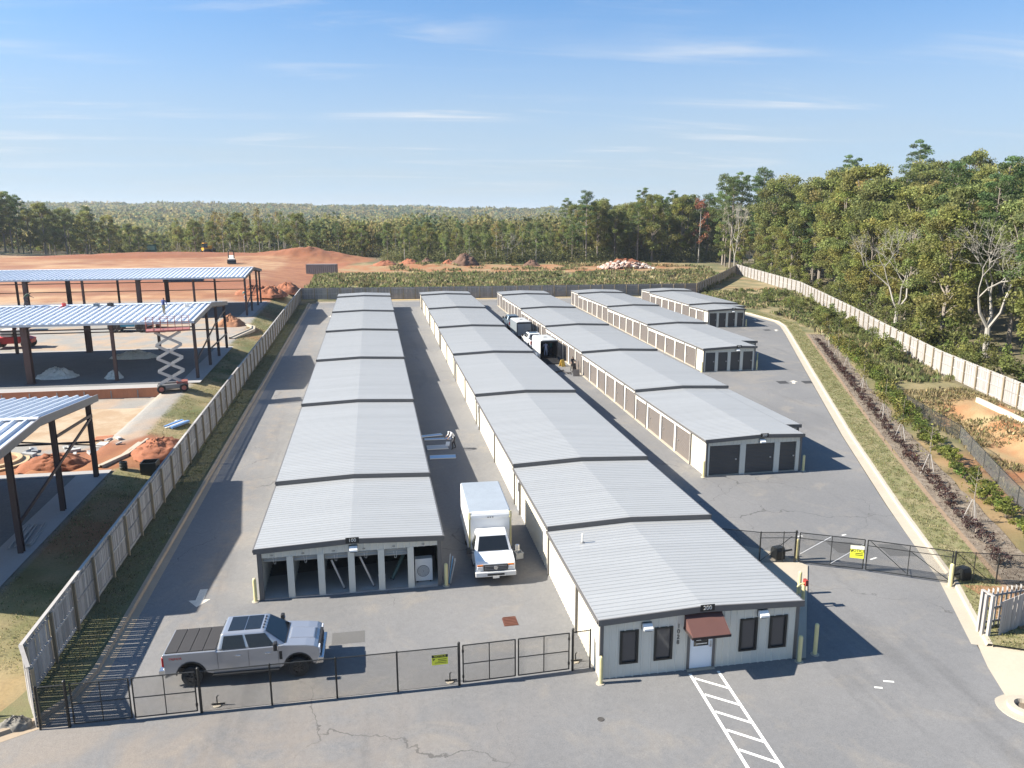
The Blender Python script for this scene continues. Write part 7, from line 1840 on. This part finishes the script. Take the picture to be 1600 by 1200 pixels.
thicket('undergrowth', 'leafy undergrowth filling the foot of the back tree line', scat(2600, -24, 112, 226, 264, lambda x, y: (y > 226 + np.maximum(0, (30 - x) * .12)) & ~((x < 4) & (y < 258))), 1.6, 5.5, [(0.150, 0.163, 0.062), (0.200, 0.188, 0.075), (0.125, 0.138, 0.056)], 60, (.25, .55))
thicket('undergrowth', 'leafy undergrowth at the foot of the wood beyond the earthworks', scat(1500, -90, -8, 258, 345, lambda x, y: y > 260 + np.maximum(0, (-40 - x) * .9)), 1.2, 3.6, [(0.150, 0.163, 0.062), (0.200, 0.188, 0.075), (0.125, 0.138, 0.056)], 34)
# shrubs of the planting bed
def shrub_mesh(seed, tone, h, rx, nl, ls, twiggy):
    r_ = np.random.default_rng(seed); tr = MB(); pts = []
    for i in range(14 if twiggy else 9):
        a = r_.uniform(0, 6.28); e = r_.uniform(.3, 1); p = np.array([rx * e * math.cos(a), rx * e * math.sin(a), h * r_.uniform(.55, 1)]); pts.append(p); tr.chain([(0, 0, 0), tuple(p * [.45, .45, .6]), tuple(p)], [.018, .012, .005], 4)
    pts = np.array(pts); c = clumped(r_, pts, nl, np.tile([rx * .42, rx * .42, h * .28], (len(pts), 1)), tone, .22, ls)
    return tr.mesh('stems', bark_m, fix=False), quads_mesh('foliage', *c, leaf_m, r_, .7)
barb = [shrub_mesh(200 + i, (.075, .038, .034), .5, .42, 12, (.06, .13), True) for i in range(3)]
laur = [shrub_mesh(210 + i, (0.191, 0.212, 0.052), .95, .75, 60, (.10, .20), False) for i in range(3)]
def shrub(kind, x, y, s, label, group, name):
    st_, fo = random.choice(kind); t = thing(name, label, 'shrub', (x, y, max(hz(x, y), gz(x, y) + .12)), random.uniform(0, 6.28), group); t.scale = (s, s, s); link('stems', st_, t); link('foliage', fo, t)
def path_pts(path, off, step):
    p = offset_path(resample(path, step), -off); return p
for (x_, y_) in path_pts(RV[:6], 3.05, 1.15):
    if 31 < y_ < 92: shrub(barb, x_ + random.uniform(-.15, .15), y_ + random.uniform(-.2, .2), random.uniform(.8, 1.25), 'low dark red twiggy shrub in the mulch bed' + (' nearest the vehicle gate' if y_ < 40 else ' beside the bare saplings' if y_ < 50 else ' beside the middle saplings' if y_ < 66 else ' at the far end'), 'dark red shrubs of the mulch bed', 'barberry_shrub')
for (x_, y_) in path_pts(RV[:6], 5.6, 1.25):
    if 31 < y_ < 90: shrub(laur, x_ + random.uniform(-.35, .35), y_ + random.uniform(-.4, .4), random.uniform(.6, 1.1) * (1 + max(0, y_ - 55) * .010), 'yellow green hedge shrub outside the mulch bed' + (' nearest the vehicle gate' if y_ < 40 else ' beside the bare saplings' if y_ < 50 else ' beside the middle saplings' if y_ < 66 else ' below the weedy bank'), 'yellow green hedge shrubs', 'hedge_shrub')
for i in range(38):
    y_ = random.uniform(70, 140); x_ = random.uniform(float(np.interp(y_, [60, 99, 118, 140], [52, 66, 67, 67])), float(fence_x(y_)) - 2.5)
    tree('bank_bush', 'rounded bush on the weedy bank' + (' beside the far saplings' if y_ < 84 else ' level with the fourth row' if y_ < 104 else ' at the bend of the kerb' if y_ < 122 else ' behind the farthest row'), 'bush', x_, y_, random.uniform(.28, .62), 'bushes on the bank', 'bush')
# staked saplings
sap_pts = [(57.6, 89.0), (54.6, 82.2), (51.8, 76.0), (47.9, 67.3), (43.2, 57.6), (40.4, 51.6), (37.2, 44.4), (33.9, 36.6)]
def sapling(i, x, y):
    r_ = np.random.default_rng(300 + i); t = thing('staked_sapling', 'staked young tree in the planting bed, number %s from the vehicle gate' % ['eight', 'seven', 'six', 'five', 'four', 'three', 'two', 'one'][i], 'sapling', (x, y, gz(x, y) + .14), r_.uniform(0, 6.28), 'staked saplings of the planting bed')
    tr = MB(); H = 3.5; tr.chain([(0, 0, 0), (.03, .02, 1.6), (.0, .05, H)], [.04, .03, .008], 6); pts = []
    for k in range(12): a = r_.uniform(0, 6.28); f = r_.uniform(.4, .95); p = np.array([.75 * math.cos(a) * r_.uniform(.4, 1), .75 * math.sin(a) * r_.uniform(.4, 1), H * f]); pts.append(p); tr.tube((.02, .02, H * f - .4), tuple(p), .012, .004, 4)
    link('trunk', tr.mesh('trunk', bark_m, fix=False), t); pts = np.array(pts)
    dens = 34 if i not in (6, 7) else 5
    c = clumped(r_, pts, dens, np.tile([.42, .42, .38], (len(pts), 1)), (0.193, 0.175, 0.052), .25, (.10, .2)); link('crown', quads_mesh('crown', *c, leaf_m, r_, .7), t)
    for a in (.4, 2.5, 4.6): link('stake', MB().tube((.5 * math.cos(a), .5 * math.sin(a), -.05), (.06 * math.cos(a), .06 * math.sin(a), 1.45), .022, n=5).mesh('stake', palew_m), t)
for i, (x_, y_) in enumerate(sap_pts): sapling(i, x_, y_)
# basin fence and wall
root = thing('chain_link_fence', 'black chain link fence sloping along the dry basin on the right', 'fence', G3(*BASIN[0], 0))
bp = resample([(33.9, 29.0)] + [(x_ + 1.0, y_) for x_, y_ in BASIN[1:]], 2.8)
for x_, y_ in bp: cl_post(root, x_, y_, 1.25, .03)
for a, b in zip(bp[:-1], bp[1:]): cl_panel(root, a, b, 1.25)
t = thing('retaining_wall', 'low pale concrete retaining wall above the basin by the fence', 'wall', (55.0, 58, hz(55, 58)))
for k, (a, b) in enumerate(zip([(55.6, 61.2), (54.9, 58.2), (54.2, 55.2), (53.4, 52.0), (52.5, 48.8)], [(54.9, 58.2), (54.2, 55.2), (53.4, 52.0), (52.5, 48.8), (51.6, 45.4)])):
    mb = MB(); za = gz(*a) + .25; mb.bar((a[0], a[1] - .01, za - .35), (b[0], b[1] + .01, gz(*b) - .10), .25, 1.3); mb.build('panel', pm('wall_concrete', (.50, .42, .33), .85, var=.12), t)
# ================================================================ thin haze of the valley air
zmin = float(GZ.min()) - 1.0; zmax = float(GZ.max()) + 30.0
hzb = MB(); hzb.box(float(gxs[0]) - 5, float(gxs[-1]) + 5, float(gys[0]) - 5, float(gys[-1]) + 5, zmin, zmax)
haze_m = bpy.data.materials.new('haze'); haze_m.use_nodes = True
hn = haze_m.node_tree; hn.nodes.clear()
ho = hn.nodes.new('ShaderNodeOutputMaterial'); hv = hn.nodes.new('ShaderNodeVolumePrincipled')
hv.inputs['Color'].default_value = (.80, .88, 1.0, 1); hv.inputs['Density'].default_value = 0.00014; hv.inputs['Anisotropy'].default_value = 0.2
hn.links.new(hv.outputs[0], ho.inputs['Volume'])
hzo = stuff(hzb.build('haze', haze_m), 'thin pale haze over the valley', 'haze')
